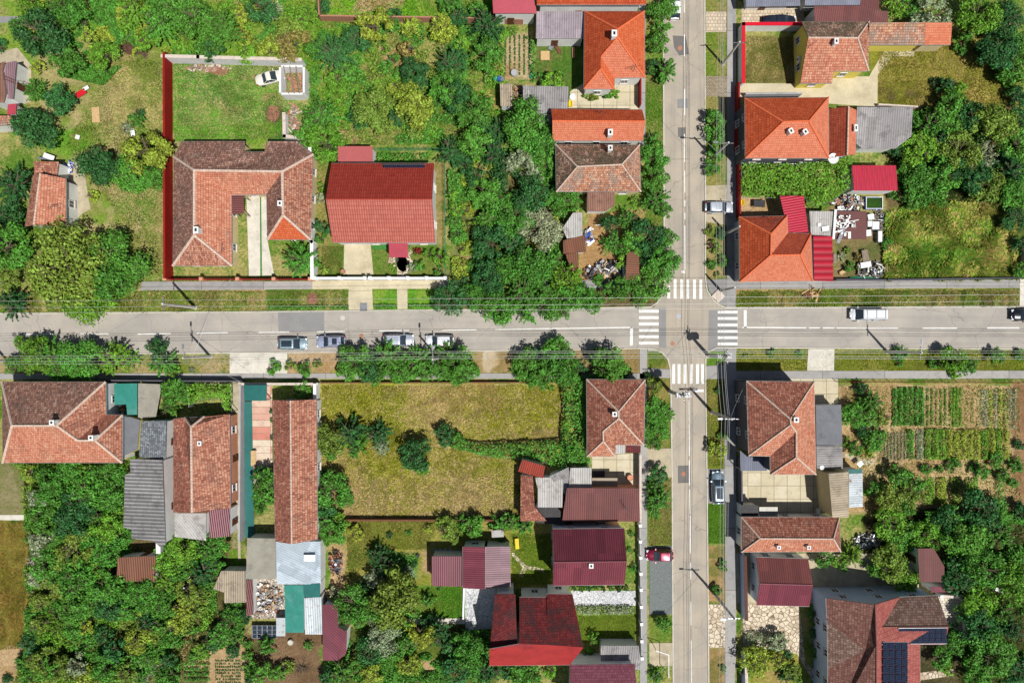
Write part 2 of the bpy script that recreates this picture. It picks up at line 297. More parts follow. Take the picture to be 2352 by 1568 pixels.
def patch(name, pts, z, mat, thick=0.0, world=False, kind='structure'):
    w = [p if world else P(p[0], p[1]) for p in pts]; b = MB()
    if thick: b.prism([(p[0], p[1]) for p in w], 0.0, z)
    else:
        n = len(w); A = sum(w[i][0] * w[(i + 1) % n][1] - w[(i + 1) % n][0] * w[i][1] for i in range(n))
        if A < 0: w = w[::-1]
        b.add([(p[0], p[1], z) for p in w], [tuple(range(n))])
    o = b.build(name, mat)
    if kind: o['kind'] = kind
    return o
# ------------------------------------------------------------------ ground: one sheet to the horizon, fine in the middle
rng = np.random.default_rng(7)
def vnoise(x, y, s, seed=0):
    """cheap smooth value noise on arrays"""
    g = np.random.default_rng(seed).random((64, 64)); x = x / s + 31.7; y = y / s + 17.3
    xi = np.floor(x).astype(int); yi = np.floor(y).astype(int); fx = x - xi; fy = y - yi
    fx = fx * fx * (3 - 2 * fx); fy = fy * fy * (3 - 2 * fy)
    a = g[xi % 64, yi % 64]; b_ = g[(xi + 1) % 64, yi % 64]; c = g[xi % 64, (yi + 1) % 64]; d = g[(xi + 1) % 64, (yi + 1) % 64]
    return (a * (1 - fx) + b_ * fx) * (1 - fy) + (c * (1 - fx) + d * fx) * fy
def poly_sd(x, y, poly):
    """signed distance (negative inside)"""
    d = np.full(x.shape, 1e9); ins = np.zeros(x.shape, bool); n = len(poly)
    for i in range(n):
        ax, ay = poly[i][:2]; bx, by = poly[(i + 1) % n][:2]; ex, ey = bx - ax, by - ay; L = ex * ex + ey * ey + 1e-9
        t = np.clip(((x - ax) * ex + (y - ay) * ey) / L, 0, 1); d = np.minimum(d, np.hypot(x - ax - t * ex, y - ay - t * ey))
        c = ((ay > y) != (by > y)) & (x < (bx - ax) * (y - ay) / (by - ay + 1e-12) + ax); ins ^= c
    return np.where(ins, -d, d)
GR = srgb
GREEN = (GR(98, 134, 46), GR(168, 160, 98)); LUSH = (GR(100, 154, 44), GR(132, 160, 60)); BRIGHT = (GR(120, 180, 40), GR(96, 150, 40))
DRY = (GR(186, 170, 118), GR(128, 142, 62)); DRYTAN = (GR(176, 156, 104), GR(140, 140, 46)); OLIVE = (GR(138, 140, 52), GR(100, 116, 34)); SOIL = (GR(196, 166, 124), GR(176, 144, 100))
SOILD = (GR(150, 122, 90), GR(126, 100, 72)); WOOD = (GR(84, 84, 44), GR(120, 104, 70)); LAWN = (GR(104, 128, 36), GR(132, 132, 54)); FIELD = (GR(134, 124, 50), GR(160, 122, 66)); YEL = (GR(168, 168, 44), GR(150, 150, 50))
BROWN = (GR(110, 84, 66), GR(88, 66, 52)); VERGE = (GR(120, 132, 50), GR(172, 156, 100)); DKGREEN = (GR(54, 104, 40), GR(70, 120, 44))
def rect(x0, y0, x1, y1): return [(x0, y0), (x1, y0), (x1, y1), (x0, y1)]
def ell(cx, cy, rx, ry, n=14): return [(cx + rx * math.cos(2 * math.pi * i / n), cy + ry * math.sin(2 * math.pi * i / n)) for i in range(n)]
ZONES = [  # polygon, (main, patches), soft edge in m, edge raggedness in m
 (rect(-400, -400, 2760, 2000), GREEN, 1, 1), (rect(0, 0, 700, 140), LUSH, 2, 3), (rect(390, 0, 1180, 330), LUSH, 1.5, 2.5), (rect(735, -10, 1000, 45), BRIGHT, .6, .6),
 ([(100, 110), (300, 95), (390, 140), (390, 642), (300, 640), (180, 480), (110, 330)], DRY, 2, 3), (ell(150, 330, 60, 40), LUSH, 2, 2), (ell(255, 470, 40, 30), LUSH, 2, 2),
 ([(398, 146), (716, 150), (700, 326), (400, 326)], (GR(104, 140, 56), GR(168, 160, 104)), .2, .1), (ell(440, 190, 45, 40), DKGREEN, 1.5, 2), (ell(500, 170, 30, 20), DKGREEN, 2, 2), (ell(560, 300, 110, 24), LUSH, 2, 2), (ell(500, 235, 60, 30), DRY, 2, 3), (ell(520, 165, 18, 8), BROWN, .5, .6), (ell(628, 262, 14, 18), BROWN, .5, .6), (ell(610, 215, 20, 12), SOIL, 1, 1),
 (rect(735, 45, 1180, 330), GREEN, 1.5, 2), (rect(805, -10, 915, 27), SOIL, .8, 1), ([(880, 115), (950, 112), (968, 150), (940, 178), (880, 175), (872, 140)], SOIL, .8, 1), (rect(1010, 82, 1045, 137), SOIL, .6, .8),
 (rect(1158, 76, 1220, 178), (GR(200, 178, 138), GR(186, 164, 122)), .4, .5), ([(1085, 200), (1130, 200), (1142, 215), (1142, 250), (1075, 225)], (GR(206, 164, 110), GR(190, 146, 96)), .5, .6), (rect(1140, 150, 1180, 185), SOIL, 1, 1),
 (ell(790, 305, 35, 16), SOIL, 1, 1.5), (ell(820, 320, 20, 8), SOIL, 1, 1.5), (rect(720, 345, 760, 640), (GR(96, 124, 44), GR(150, 140, 80)), .4, .4), (rect(758, 560, 1030, 640), (GR(88, 128, 44), GR(120, 132, 60)), .4, .4), (rect(1000, 380, 1025, 640), (GR(176, 150, 104), GR(140, 130, 74)), .6, .8),
 (rect(1030, 440, 1110, 640), (GR(150, 140, 90), GR(90, 116, 50)), 1, 1.5), (rect(1060, 590, 1120, 640), SOIL, .8, 1), (rect(1105, 400, 1300, 720), WOOD, 2, 3),
 (rect(1335, 480, 1480, 650), (GR(190, 152, 100), GR(166, 130, 88)), .8, 1.2), (rect(1270, 650, 1520, 716), WOOD, 1, 1), (rect(1232, 90, 1345, 260), (GR(84, 120, 44), GR(120, 120, 66)), .5, .8), (rect(1483, 0, 1526, 640), (GR(96, 134, 42), GR(150, 146, 84)), .2, .2),
 (rect(-200, 664, 330, 722), VERGE, .6, .8), (rect(330, 664, 800, 718), VERGE, .2, .2), (rect(560, 664, 614, 718), SOIL, .8, 1), (rect(614, 664, 800, 716), (GR(88, 130, 40), GR(120, 140, 60)), .3, .3), (rect(855, 664, 912, 716), LUSH, .1, .05), (rect(935, 664, 1000, 716), LUSH, .1, .05), (rect(1000, 664, 1500, 714), WOOD, .5, .5),
 (ell(718, 687, 12, 12), (GR(196, 110, 76), GR(150, 90, 60)), .3, .4),
 # right of the avenue
 (rect(1620, 0, 1669, 655), (GR(110, 134, 46), GR(150, 142, 80)), .2, .1), (rect(1620, 520, 1668, 640), (GR(170, 148, 100), GR(100, 120, 50)), .4, .4),
 (rect(1705, 84, 1830, 192), (GR(150, 138, 84), GR(108, 122, 44)), .2, .2), ([(2015, 130), (2110, 100), (2250, 60), (2345, 120), (2345, 247), (2015, 247)], (GR(176, 160, 84), GR(132, 138, 46)), .4, .3), (rect(1996, 112, 2035, 165), OLIVE, .4, .3), (rect(2040, 245, 2360, 640), WOOD, 2, 3),
 ([(2035, 500), (2120, 465), (2335, 470), (2338, 642), (2025, 640)], (GR(170, 166, 78), GR(132, 150, 54)), 1, 1.5), (ell(2210, 610, 70, 26), (GR(196, 160, 96), GR(160, 150, 70)), 1, 2), (rect(1914, 480, 2035, 642), (GR(150, 128, 90), GR(104, 110, 60)), .8, 1), (rect(1690, 450, 1800, 500), SOIL, .3, .2),
 (rect(1690, 664, 2342, 706), (GR(112, 130, 42), GR(140, 140, 70)), .2, .2), (rect(1690, 664, 1900, 704), (GR(190, 158, 112), GR(150, 140, 76)), .6, .8),
 (rect(1690, 800, 2500, 852), (GR(118, 132, 34), GR(150, 148, 66)), .2, .2), (rect(1620, 870, 1664, 1076), (GR(112, 128, 36), GR(140, 130, 60)), .2, .2), (rect(1620, 1155, 1669, 1250), (GR(88, 136, 36), GR(110, 140, 50)), .2, .2), (rect(1624, 1250, 1670, 1384), (GR(186, 150, 104), GR(120, 120, 60)), .3, .3), (rect(1624, 1486, 1672, 1700), (GR(186, 150, 104), GR(130, 120, 66)), .3, .3),
 (rect(1925, 884, 2348, 1178), (GR(206, 178, 132), GR(182, 152, 106)), .4, .3), (rect(1925, 884, 1975, 925), (GR(170, 140, 100), GR(150, 134, 84)), 1, 1), ([(2045, 988), (2085, 988), (2085, 1058), (2010, 1058)], (GR(150, 124, 96), GR(136, 110, 84)), .5, .4), (rect(2325, 880, 2360, 1180), (GR(166, 130, 96), GR(146, 112, 80)), .4, .4), (rect(1985, 1180, 2400, 1700), (GR(70, 70, 42), GR(98, 88, 60)), 1, 1),
 (rect(1700, 1480, 1860, 1700), (GR(140, 150, 52), GR(170, 150, 90)), .5, .4),
 # bottom left and middle
 (rect(-200, 816, 530, 856), (GR(120, 132, 50), GR(176, 156, 110)), .3, .3), (rect(660, 806, 780, 858), SOIL, .6, .6), (rect(1090, 800, 1480, 858), (GR(176, 148, 100), GR(150, 128, 80)), .5, .5), (ell(1125, 828, 15, 26), (GR(210, 196, 166), GR(196, 170, 130)), .5, .8), (rect(780, 804, 1060, 858), WOOD, .5, .5),
 (rect(1486, 800, 1545, 1075), (GR(150, 138, 76), GR(100, 120, 44)), .3, .2), (rect(1489, 1095, 1545, 1255), (GR(130, 136, 62), GR(150, 140, 84)), .3, .3), (rect(1492, 1412, 1546, 1475), (GR(90, 128, 40), GR(124, 140, 60)), .2, .2), (rect(1492, 1530, 1546, 1700), GREEN, .2, .2),
 (rect(735, 882, 1345, 1190), (GR(194, 172, 120), GR(164, 158, 64)), .4, .2), (ell(850, 925, 90, 32), (GR(170, 172, 50), GR(150, 152, 52)), 3, 4), (ell(1200, 950, 80, 50), YEL, 3, 4), (ell(900, 960, 14, 60), (GR(130, 148, 40), GR(110, 130, 40)), 1.5, 1.5), (ell(880, 1110, 50, 34), (GR(150, 166, 40), GR(170, 160, 60)), 2, 3), (ell(1130, 1110, 50, 40), OLIVE, 2, 3), (rect(735, 1130, 1200, 1190), (GR(190, 168, 124), GR(166, 146, 96)), 2, 3), (ell(1080, 915, 80, 26), (GR(176, 144, 92), GR(160, 140, 70)), 2, 3),
 (rect(790, 1194, 1260, 1345), (GR(136, 142, 50), GR(160, 150, 84)), .2, .1), (rect(1165, 1225, 1270, 1345), (GR(110, 132, 40), GR(140, 140, 60)), .3, .2), (rect(970, 1270, 992, 1345), SOIL, 1, 1), (rect(755, 1250, 800, 1360), SOIL, .8, 1), (rect(895, 1270, 962, 1330), (GR(80, 132, 60), GR(110, 150, 70)), .6, .6), (ell(937, 1318, 16, 20), (GR(150, 176, 150), GR(120, 150, 120)), .5, .6),
 (rect(940, 1345, 1068, 1420), (GR(80, 132, 34), GR(104, 140, 44)), .2, .2), (rect(1316, 1390, 1462, 1478), (GR(110, 134, 40), GR(96, 120, 36)), .2, .1), (rect(560, 1455, 745, 1700), (GR(136, 110, 82), GR(116, 92, 66)), .5, .8), (rect(745, 1420, 1130, 1700), (GR(100, 120, 44), GR(84, 84, 50)), 1, 2), (rect(960, 1500, 1015, 1600), SOIL, 1, 1.5),
 (rect(45, 1062, 565, 1700), WOOD, 1.5, 2.5), (rect(-300, 1200, 62, 1492), FIELD, .5, .6), (rect(-300, 1062, 52, 1188), (GR(150, 140, 100), GR(120, 124, 70)), .5, .5), (rect(-200, 1490, 40, 1700), SOIL, 1.5, 2), (rect(416, 1450, 482, 1530), SOIL, .5, .6), (rect(480, 1450, 560, 1700), SOIL, .4, .5), (ell(215, 1485, 48, 30), BROWN, 1, 2), (ell(110, 1385, 20, 30), BROWN, 1, 1.5), (ell(300, 78, 36, 52), (GR(120, 96, 82), GR(100, 78, 66)), .8, 1.5), (ell(255, 1415, 26, 24), BROWN, 1, 1.5),
 (rect(525, 1260, 560, 1320), (GR(88, 128, 30), GR(110, 140, 50)), .2, .1), (rect(532, 1075, 563, 1260), (GR(110, 128, 50), GR(160, 150, 110)), .2, .2),
]
def build_ground():
    hw, hh, st = 80.0, 54.0, .3
    xs = np.arange(-hw, hw + st / 2, st); ys = np.arange(-hh, hh + st / 2, st)
    far = np.array([90, 105, 130, 170, 250, 500, 1200, 3000.])
    xs = np.concatenate([-far[::-1], xs, far]); ys = np.concatenate([-(far[::-1] - 20), ys, far - 20])
    X, Y = np.meshgrid(xs, ys); nx, ny = len(xs), len(ys); x = X.ravel(); y = Y.ravel()
    A = np.zeros((len(x), 3)); B = np.zeros((len(x), 3))
    nz = (vnoise(x, y, 1.3, 1) + .5 * vnoise(x, y, .6, 2) + 1.5 * vnoise(x, y, 3.4, 3)) / 3 - .5
    for poly, (ca, cb), soft, rag in ZONES:
        w = [P(*p)[:2] for p in poly]; px = [p[0] for p in w]; py = [p[1] for p in w]; mg = soft + rag + 1
        if len(A) and poly is ZONES[0][0]: idx = slice(None); m = np.ones(len(x))
        else:
            idx = np.where((x > min(px) - mg) & (x < max(px) + mg) & (y > min(py) - mg) & (y < max(py) + mg))[0]
            d = poly_sd(x[idx], y[idx], w) + nz[idx] * 2 * rag * 1.6; m = np.clip(.5 - d / soft, 0, 1); m = m * m * (3 - 2 * m)
        A[idx] = A[idx] * (1 - m[:, None]) + np.array(ca) * m[:, None]; B[idx] = B[idx] * (1 - m[:, None]) + np.array(cb) * m[:, None]
    me = bpy.data.meshes.new('ground')
    z = np.zeros(len(x)); co = np.stack([x, y, z], 1).astype(np.float32)
    i, j = np.meshgrid(np.arange(nx - 1), np.arange(ny - 1)); a = (j * nx + i).ravel(); f = np.stack([a, a + 1, a + nx + 1, a + nx], 1)
    me.vertices.add(len(x)); me.vertices.foreach_set('co', co.ravel()); me.loops.add(f.size); me.loops.foreach_set('vertex_index', f.ravel().astype(np.int32))
    me.polygons.add(len(f)); me.polygons.foreach_set('loop_start', np.arange(0, f.size, 4, dtype=np.int32)); me.polygons.foreach_set('loop_total', np.full(len(f), 4, np.int32)); me.update()
    for nm, C_ in (('soil_a', A), ('soil_b', B)):
        at = me.color_attributes.new(nm, 'FLOAT_COLOR', 'POINT'); at.data.foreach_set('color', np.concatenate([C_, np.ones((len(x), 1))], 1).astype(np.float32).ravel())
    m, nt, b = new_mat('ground', .95, .1); pos = nd(nt, "NewGeometry").outputs[0]
    a_ = nd(nt, "Attribute", attribute_name='soil_a').outputs[0]; b2 = nd(nt, "Attribute", attribute_name='soil_b').outputs[0]
    n1 = noise_(nt, pos, .16, 7, .72); n2 = noise_(nt, pos, 2.6, 6, .8); n3 = noise_(nt, pos, 1.3, 5, .85)
    col = mix(nt, step_(nt, math_(nt, 'ADD', math_(nt, 'MULTIPLY', n1, .75), math_(nt, 'MULTIPLY', n2, .25)), .44, .56), a_, b2)
    hs = nd(nt, "HueSaturation", {"Color": col, "Value": math_(nt, 'ADD', -.26, math_(nt, 'MULTIPLY', math_(nt, 'ADD', math_(nt, 'MULTIPLY', n2, .5), math_(nt, 'MULTIPLY', n3, .5)), 2.6))})
    nt.links.new(math_(nt, 'ADD', .485, math_(nt, 'MULTIPLY', n2, .03)), hs.inputs["Hue"])
    nt.links.new(hs.outputs[0], b.inputs["Base Color"]); bump_(nt, b, math_(nt, 'ADD', n2, math_(nt, 'MULTIPLY', n3, .5)), .3, 1.0); me.materials.append(m)
    o = link('ground', me); o['kind'] = 'structure'
build_ground()

# ------------------------------------------------------------------ streets
def wp(*pts): return [(P(*p)[0], P(*p)[1]) for p in pts]
ZR, ZL = .012, .018
patch('cross_street', [(-420, 727), (0, 722), (588, 717.5), (1176, 711.5), (1502, 706), (1502, 799), (1176, 803), (588, 809), (0, 813), (-420, 816)], .006, 'asphalt_x')
patch('cross_street', [(1645, 797), (2352, 800), (2760, 801), (2760, 705), (2352, 706.5), (1665, 708)], .006, 'asphalt_x')
patch('avenue', [(1523, -300), (1526, 400), (1526, 655), (1519, 675), (1502, 706), (1502, 799), (1520, 806), (1535, 825), (1541, 850), (1545, 1100), (1549, 1900), (1629, 1900), (1622, 1100), (1619, 840), (1624, 808), (1645, 797), (1665, 708), (1640, 693), (1622, 668), (1619, 640), (1618, 400), (1616, -300)], .009, 'asphalt_y')
for nm, pts, mt in (('asphalt_repair', [(638, 717), (745, 715), (745, 760), (706, 762), (640, 761)], 'asphalt_patch'), ('asphalt_repair', [(1545, 82), (1575, 84), (1583, 125), (1560, 128), (1548, 110)], 'asphalt_patch_dark'), ('asphalt_repair', [(1555, 228), (1580, 226), (1580, 248), (1556, 249)], 'asphalt_patch'), ('asphalt_repair', [(1557, 293), (1575, 293), (1575, 315), (1557, 315)], 'asphalt_patch_dark'),
                    ('asphalt_repair', [(1628, 712), (1693, 710), (1693, 806), (1626, 806)], 'asphalt_patch'), ('asphalt_repair', [(1512, 708), (1530, 706), (1530, 800), (1514, 798)], 'asphalt_patch'), ('asphalt_repair', [(1557, 1069), (1585, 1068), (1586, 1108), (1557, 1109)], 'asphalt_patch_dark')):
    patch(nm, pts, ZR, mt)
# kerbs and pavements
def strip(name, pts, w, h, mat, kind='structure', z0=0.0, parent=None):
    pts = [Vector((P(*p)[0], P(*p)[1])) for p in pts]; L = []; Rr = []
    for i, p in enumerate(pts):
        a = pts[max(0, i - 1)]; c = pts[min(len(pts) - 1, i + 1)]; d = (c - a).normalized(); n = Vector((-d.y, d.x)) * w / 2
        L.append(p + n); Rr.append(p - n)
    b = MB()
    for i in range(len(pts) - 1):
        q = [L[i], L[i + 1], Rr[i + 1], Rr[i]]; A = sum(q[k][0] * q[(k + 1) % 4][1] - q[(k + 1) % 4][0] * q[k][1] for k in range(4))
        if A < 0: q = q[::-1]
        vs = [(p[0], p[1], z0) for p in q] + [(p[0], p[1], h) for p in q]
        b.add(vs, [(0, 1, 5, 4), (1, 2, 6, 5), (2, 3, 7, 6), (3, 0, 4, 7), (4, 5, 6, 7)])
    o = b.build(name, mat, parent)
    if kind: o['kind'] = kind
    return o
KE = .17
strip('kerb', [(-420, 726), (0, 720.5), (588, 716), (1176, 710), (1495, 705), (1509, 695), (1519, 680), (1525, 660), (1525.5, 640), (1524.5, 400), (1522, -300)], KE, .12, 'kerb')
strip('kerb', [(1617.5, -300), (1619.5, 400), (1620, 640), (1624, 668), (1639, 690), (1652, 700), (1666, 706.5), (2352, 705), (2760, 704)], KE, .12, 'kerb')
strip('kerb', [(-420, 817), (0, 814.5), (588, 810), (1176, 804.5), (1474, 800), (1500, 801), (1520, 809), (1534, 825), (1540, 850), (1543.5, 1100), (1547.5, 1900)], KE, .12, 'kerb')
strip('kerb', [(2760, 803), (2352, 801.5), (1645, 798.5), (1626, 808), (1620.5, 825), (1620.5, 900), (1623.5, 1100), (1630.5, 1900)], KE, .12, 'kerb')
def walk(pts, mat='sidewalk_grey', z=.09, name='pavement'): return patch(name, pts, z, mat, thick=1)
walk([(328, 647), (718, 646), (718, 664), (322, 667)]); walk([(718, 644), (1010, 644), (1000, 663), (718, 664)], 'concrete', .1)
walk([(801, 663.5), (855, 663.5), (857, 711), (800, 711.5)], 'concrete', .08, 'driveway'); walk([(912, 663.5), (936, 663.5), (936, 709.5), (913, 710)], 'concrete', .08, 'driveway')
walk([(1000, 644.5), (1520, 644), (1514, 663), (1000, 663.5)]); walk([(1690, 647), (2345, 642), (2345, 661), (1690, 664)]); walk([(2341, 640), (2760, 638), (2760, 703), (2341, 703)], 'concrete_white', .11)
walk([(-420, 857), (1484, 857), (1484, 869), (-420, 871)]); walk([(1690, 852), (2760, 850), (2760, 868), (1690, 870)]); walk([(1467, -200), (1482, -200), (1482, 335), (1467, 335)])
walk([(1469, 800), (1486, 800), (1486, 1560), (1490, 1800), (1470, 1800), (1469, 870)]); walk([(1670, -200), (1690, -200), (1690, 706), (1669, 706)], 'sidewalk_grey', .1); walk([(1690, 800), (1690, 1500), (1676, 1800), (1666, 1800), (1664, 870), (1670, 800)], 'sidewalk_grey', .1)
walk([(1622, 642), (1669, 641), (1669, 704), (1655, 698), (1642, 688), (1628, 667)], 'asphalt_patch', .085); walk([(1670, 800), (1664, 870), (1622, 870), (1622, 840), (1664, 838)], 'sidewalk_grey', .08)
walk([(1488, 845), (1539, 848), (1539, 868), (1488, 866)], 'sidewalk_grey', .085); walk([(1488, 798), (1514, 806), (1488, 806)], 'sidewalk_grey', .085)
walk([(528, 812), (596, 811), (660, 811), (660, 857), (528, 857)], 'concrete_white', .085, 'driveway'); walk([(1856, 801.5), (1916, 801.5), (1915, 851), (1853, 851)], 'concrete_white', .085, 'driveway')
walk([(1621, 28), (1668, 28), (1668, 74), (1621, 75)], 'pavers_beige', .085, 'driveway'); walk([(1622, 176), (1669, 175), (1679, 185), (1679, 222), (1620, 222)], 'pavers_block', .08, 'driveway'); walk([(1621, 427), (1669, 425), (1669, 517), (1621, 510)], 'concrete_old', .08, 'driveway')
walk([(1486, 1029), (1543, 1029), (1543, 1095), (1487, 1095)], 'concrete_old', .08, 'driveway'); walk([(1623, 1076), (1665, 1076), (1668, 1155), (1624, 1155)], 'asphalt_patch', .08, 'driveway')
walk([(1491, 1253), (1545, 1253), (1545.5, 1410), (1491.5, 1410)], 'gravel_dark', .07, 'parking_strip'); walk([(1626, 1386), (1672, 1386), (1672, 1486), (1627, 1486)], 'stone_crazy', .08, 'driveway'); walk([(1491, 1475), (1546, 1475), (1547, 1528), (1491, 1528)], 'concrete_old', .08, 'driveway')
# yards, drives and garden paths
patch('yard_paving', [(566, 450), (614, 449), (614, 550), (630, 632), (572, 634)], .02, 'concrete_white'); patch('yard_lawn_strip', [(597, 450), (600, 450), (602, 634), (598, 634)], .03, 'green_lawn_cloth')
patch('driveway', [(791, 558), (851, 558), (858, 632), (789, 632)], .03, 'concrete'); patch('path', [(913, 590), (934, 590), (936, 636), (912, 636)], .03, 'concrete')
patch('yard_paving', [(1343, 190), (1467, 180), (1467, 252), (1305, 250), (1310, 210)], .02, 'slab_concrete'); patch('yard_paving', [(1700, 192), (1836, 192), (1836, 176), (1996, 176), (2030, 118), (2060, 112), (2100, 112), (2100, 130), (2050, 130), (2016, 172), (2015, 246), (1690, 224)], .02, 'concrete')
patch('yard_paving', [(1703, 14), (1846, 14), (1846, 66), (1703, 66)], .02, 'pavers_beige'); patch('yard_paving', [(1360, 1047), (1470, 1040), (1470, 1120), (1360, 1120)], .02, 'slab_concrete')
patch('yard_paving', [(1701, 1060), (1876, 1060), (1880, 1187), (1701, 1187)], .02, 'slab_concrete'); patch('yard_paving', [(1690, 870), (1925, 870), (1925, 930), (1690, 930)], .02, 'slab_concrete')
patch('yard_paving', [(1068, 1350), (1140, 1350), (1140, 1482), (1070, 1487)], .02, 'stone_grey'); patch('yard_paving', [(1312, 1356), (1460, 1356), (1460, 1390), (1316, 1390)], .02, 'stone_grey'); patch('path', [(940, 1420), (1068, 1419), (1068, 1432), (940, 1434)], .02, 'concrete_white')
patch('yard_paving', [(1706, 1385), (1835, 1390), (1850, 1520), (1895, 1560), (1870, 1568), (1830, 1500), (1706, 1482)], .02, 'stone_crazy'); patch('yard_paving', [(1690, 1270), (2110, 1270), (2110, 1385), (1690, 1385)], .015, 'concrete_old')
patch('path', [(531, 872), (559, 872), (556, 1180), (532, 1180)], .02, 'concrete_old'); patch('path', [(545, 1180), (551, 1180), (553, 1285), (547, 1285)], .02, 'concrete_old'); patch('yard_paving', [(560, 884), (624, 884), (626, 1110), (562, 1110)], .02, 'pavers_pink')
patch('path', [(170, 372), (190, 372), (208, 480), (190, 490), (160, 520), (150, 410)], .02, 'concrete_old'); patch('path', [(1176, 1264), (1206, 1296), (1250, 1306), (1250, 1314), (1202, 1304), (1176, 1275)], .02, 'stone_crazy'); patch('path', [(1202, 1298), (1212, 1302), (1200, 1325), (1192, 1320)], .024, 'stone_crazy')
patch('yard_paving', [(565, 1320), (655, 1320), (655, 1420), (565, 1420)], .02, 'rubble'); patch('path', [(1970, 1560), (2190, 1535), (2190, 1550), (1990, 1580)], .02, 'stone_crazy'); patch('yard_paving', [(0, 120), (40, 110), (72, 150), (72, 235), (0, 240)], .02, 'concrete_old')
patch('path', [(1980, 1052), (2010, 1056), (2005, 1068), (1975, 1066), (1940, 1048), (1940, 1040), (1960, 1044)], .02, 'concrete_old'); patch('pond', ell(925, 600, 15, 24), .03, 'pond_water'); patch('farm_track', [(-300, 38), (42, 38), (42, 53), (-300, 55)], .02, 'asphalt_patch')
patch('flower_bed', [(0, 1182), (55, 1182), (55, 1194), (0, 1194)], .02, 'concrete_white')
# painted markings: zebra crossings, stop lines, lane lines
def zebra(rects, mat='paint_line'):
    b = MB()
    for (x0, y0, x1, y1) in rects:
        a = P(x0, y1); c = P(x1, y0); b.add([(a[0], a[1], ZL), (c[0], a[1], ZL), (c[0], c[1], ZL), (a[0], c[1], ZL)], [(0, 1, 2, 3)])
    o = b.build('zebra_crossing', mat); o['kind'] = 'structure'
zebra([(1467.5, y, 1513, y + 6.5) for y in (711.5, 726, 740.5, 755, 769.5, 784.5)]); zebra([(1648.5, y, 1694, y + 6.3) for y in (713.5, 728, 743, 757.5, 772, 786.5)])
zebra([(1176 + x * .2502, 392.3 + y0 * .2502, 1176 + (x + 26) * .2502, 392.3 + y1 * .2502) for x, y0, y1 in ((1425, 1055, 1172), (1484, 995, 1172), (1545, 995, 1175), (1603, 997, 1175), (1662, 998, 1175), (1720, 998, 1176))])
zebra([(1176 + x * .2502, 784.6 + 205 * .2502, 1176 + (x + 26) * .2502, 784.6 + 385 * .2502) for x in (1471, 1520, 1575, 1634, 1690, 1736)])
def line(pts, w=.16): o = strip('lane_marking', pts, w, ZL, 'paint_line', z0=.0); return o
for a in ([(185, 766), (250, 766.5)], [(316, 767), (392, 765.5)], [(452, 764.5), (523, 763.5)], [(594, 763), (664, 762)], [(728, 761.5), (793, 760.5)], [(871, 759.5), (940, 759)], [(1015, 758.5), (1095, 757)], [(1138, 756.5), (1176, 756), (1453, 751.8)], [(1705, 751.8), (1852, 752.8)], [(1858, 752.8), (1883, 752.8)], [(1890, 753), (1917, 753)], [(1921, 753), (2063, 753.5)], [(2119, 753.5), (2198, 753.5)], [(2267, 753), (2341, 753)], [(52, 768), (120, 767)], [(2420, 753), (2500, 753)], [(-90, 770), (-20, 769)]): line(a)
line([(1450.5, 751), (1450, 793)], .42); line([(1711.5, 712), (1711.8, 754)], .42); line([(1565, 624), (1574, 625)], .3); line([(1590, 897), (1616, 897)], .36)
for a in ([(1572, 80), (1572, 130)], [(1572.5, 205), (1572.5, 265)], [(1572, 308), (1572, 372)], [(1572.5, 392), (1573, 443)], [(1573, 460), (1573, 474)], [(1573, 489), (1573, 504)], [(1573, 518), (1573.5, 624)], [(1582, 918), (1583, 1046)], [(1583, 1056), (1583.5, 1115)], [(1584, 1123), (1584.5, 1180)], [(1585, 1183), (1585.5, 1270)], [(1586, 1290), (1586.5, 1330)], [(1586.5, 1380), (1587, 1435)], [(1587.5, 1470), (1588, 1568)], [(1571, 0), (1571.5, 30)]): line(a, .13)
def disc(name, label, x, y, r, mat, z=.03, cat='manhole', group=None):
    b = MB(); b.lathe((0, 0, 0), [(r, 0), (r, z), (r * .86, z), (r * .84, z - .012), (0, z - .012)], 20); b.box((0, 0, z - .006), (r * 1.3, .05, .012)); b.box((0, 0, z - .007), (.05, r * 1.3, .012))
    o = b.build(name, mat); o.location = P(x, y); return tag(o, label, cat, group)
disc('manhole_cover', 'round manhole cover in the dark asphalt repair at the top of the avenue', 1562, 111, .34, 'brick', group='manhole covers in the roadway')
disc('manhole_cover', 'round manhole cover in the middle of the crossroads between the zebra crossings', 1558, 726, .38, 'metal_grey', group='manhole covers in the roadway')
disc('manhole_cover', 'reddish manhole cover in the lower part of the crossroads', 1545, 789, .32, 'brick', group='manhole covers in the roadway')
disc('manhole_cover', 'manhole cover in the dark repair left of the grey estate car', 1570, 1088, .34, 'brick', group='manhole covers in the roadway')
disc('manhole_cover', 'manhole cover in a pale ring in front of the concrete driveway', 787, 730, .36, 'kerb', group='manhole covers in the roadway')
disc('manhole_cover', 'orange brown manhole cover between the parked cars on the cross street', 830, 771, .3, 'brick', group='manhole covers in the roadway')
disc('manhole_cover', 'dark manhole cover at the far left end of the cross street', 33, 768, .33, 'asphalt_patch_dark', group='manhole covers in the roadway')
b = MB(); b.box((0, 0, .02), (1.05, 1.15, .04)); 
for i in range(6): b.box((0, -.45 + i * .18, .05), (.9, .05, .02))
o = b.build('drain_grate', 'metal_grey'); o.location = P(835, 704.5, .08); tag(o, 'square steel drain grate at the street end of the concrete driveway', 'drain')
b = MB(); b.box((0, 0, .1), (1.4, 1.4, .2)); b.box((0, 0, .22), (1.15, 1.15, .05)); b.lathe((0, 0, .24), [(.3, 0), (.3, .06), (0, .07)], 12)
o = b.build('utility_pit', 'cap_stone'); o.location = P(1649, 680, .08); o.rotation_euler.z = R(45); tag(o, 'raised square concrete utility pit turned diagonally on the street corner', 'utility pit')
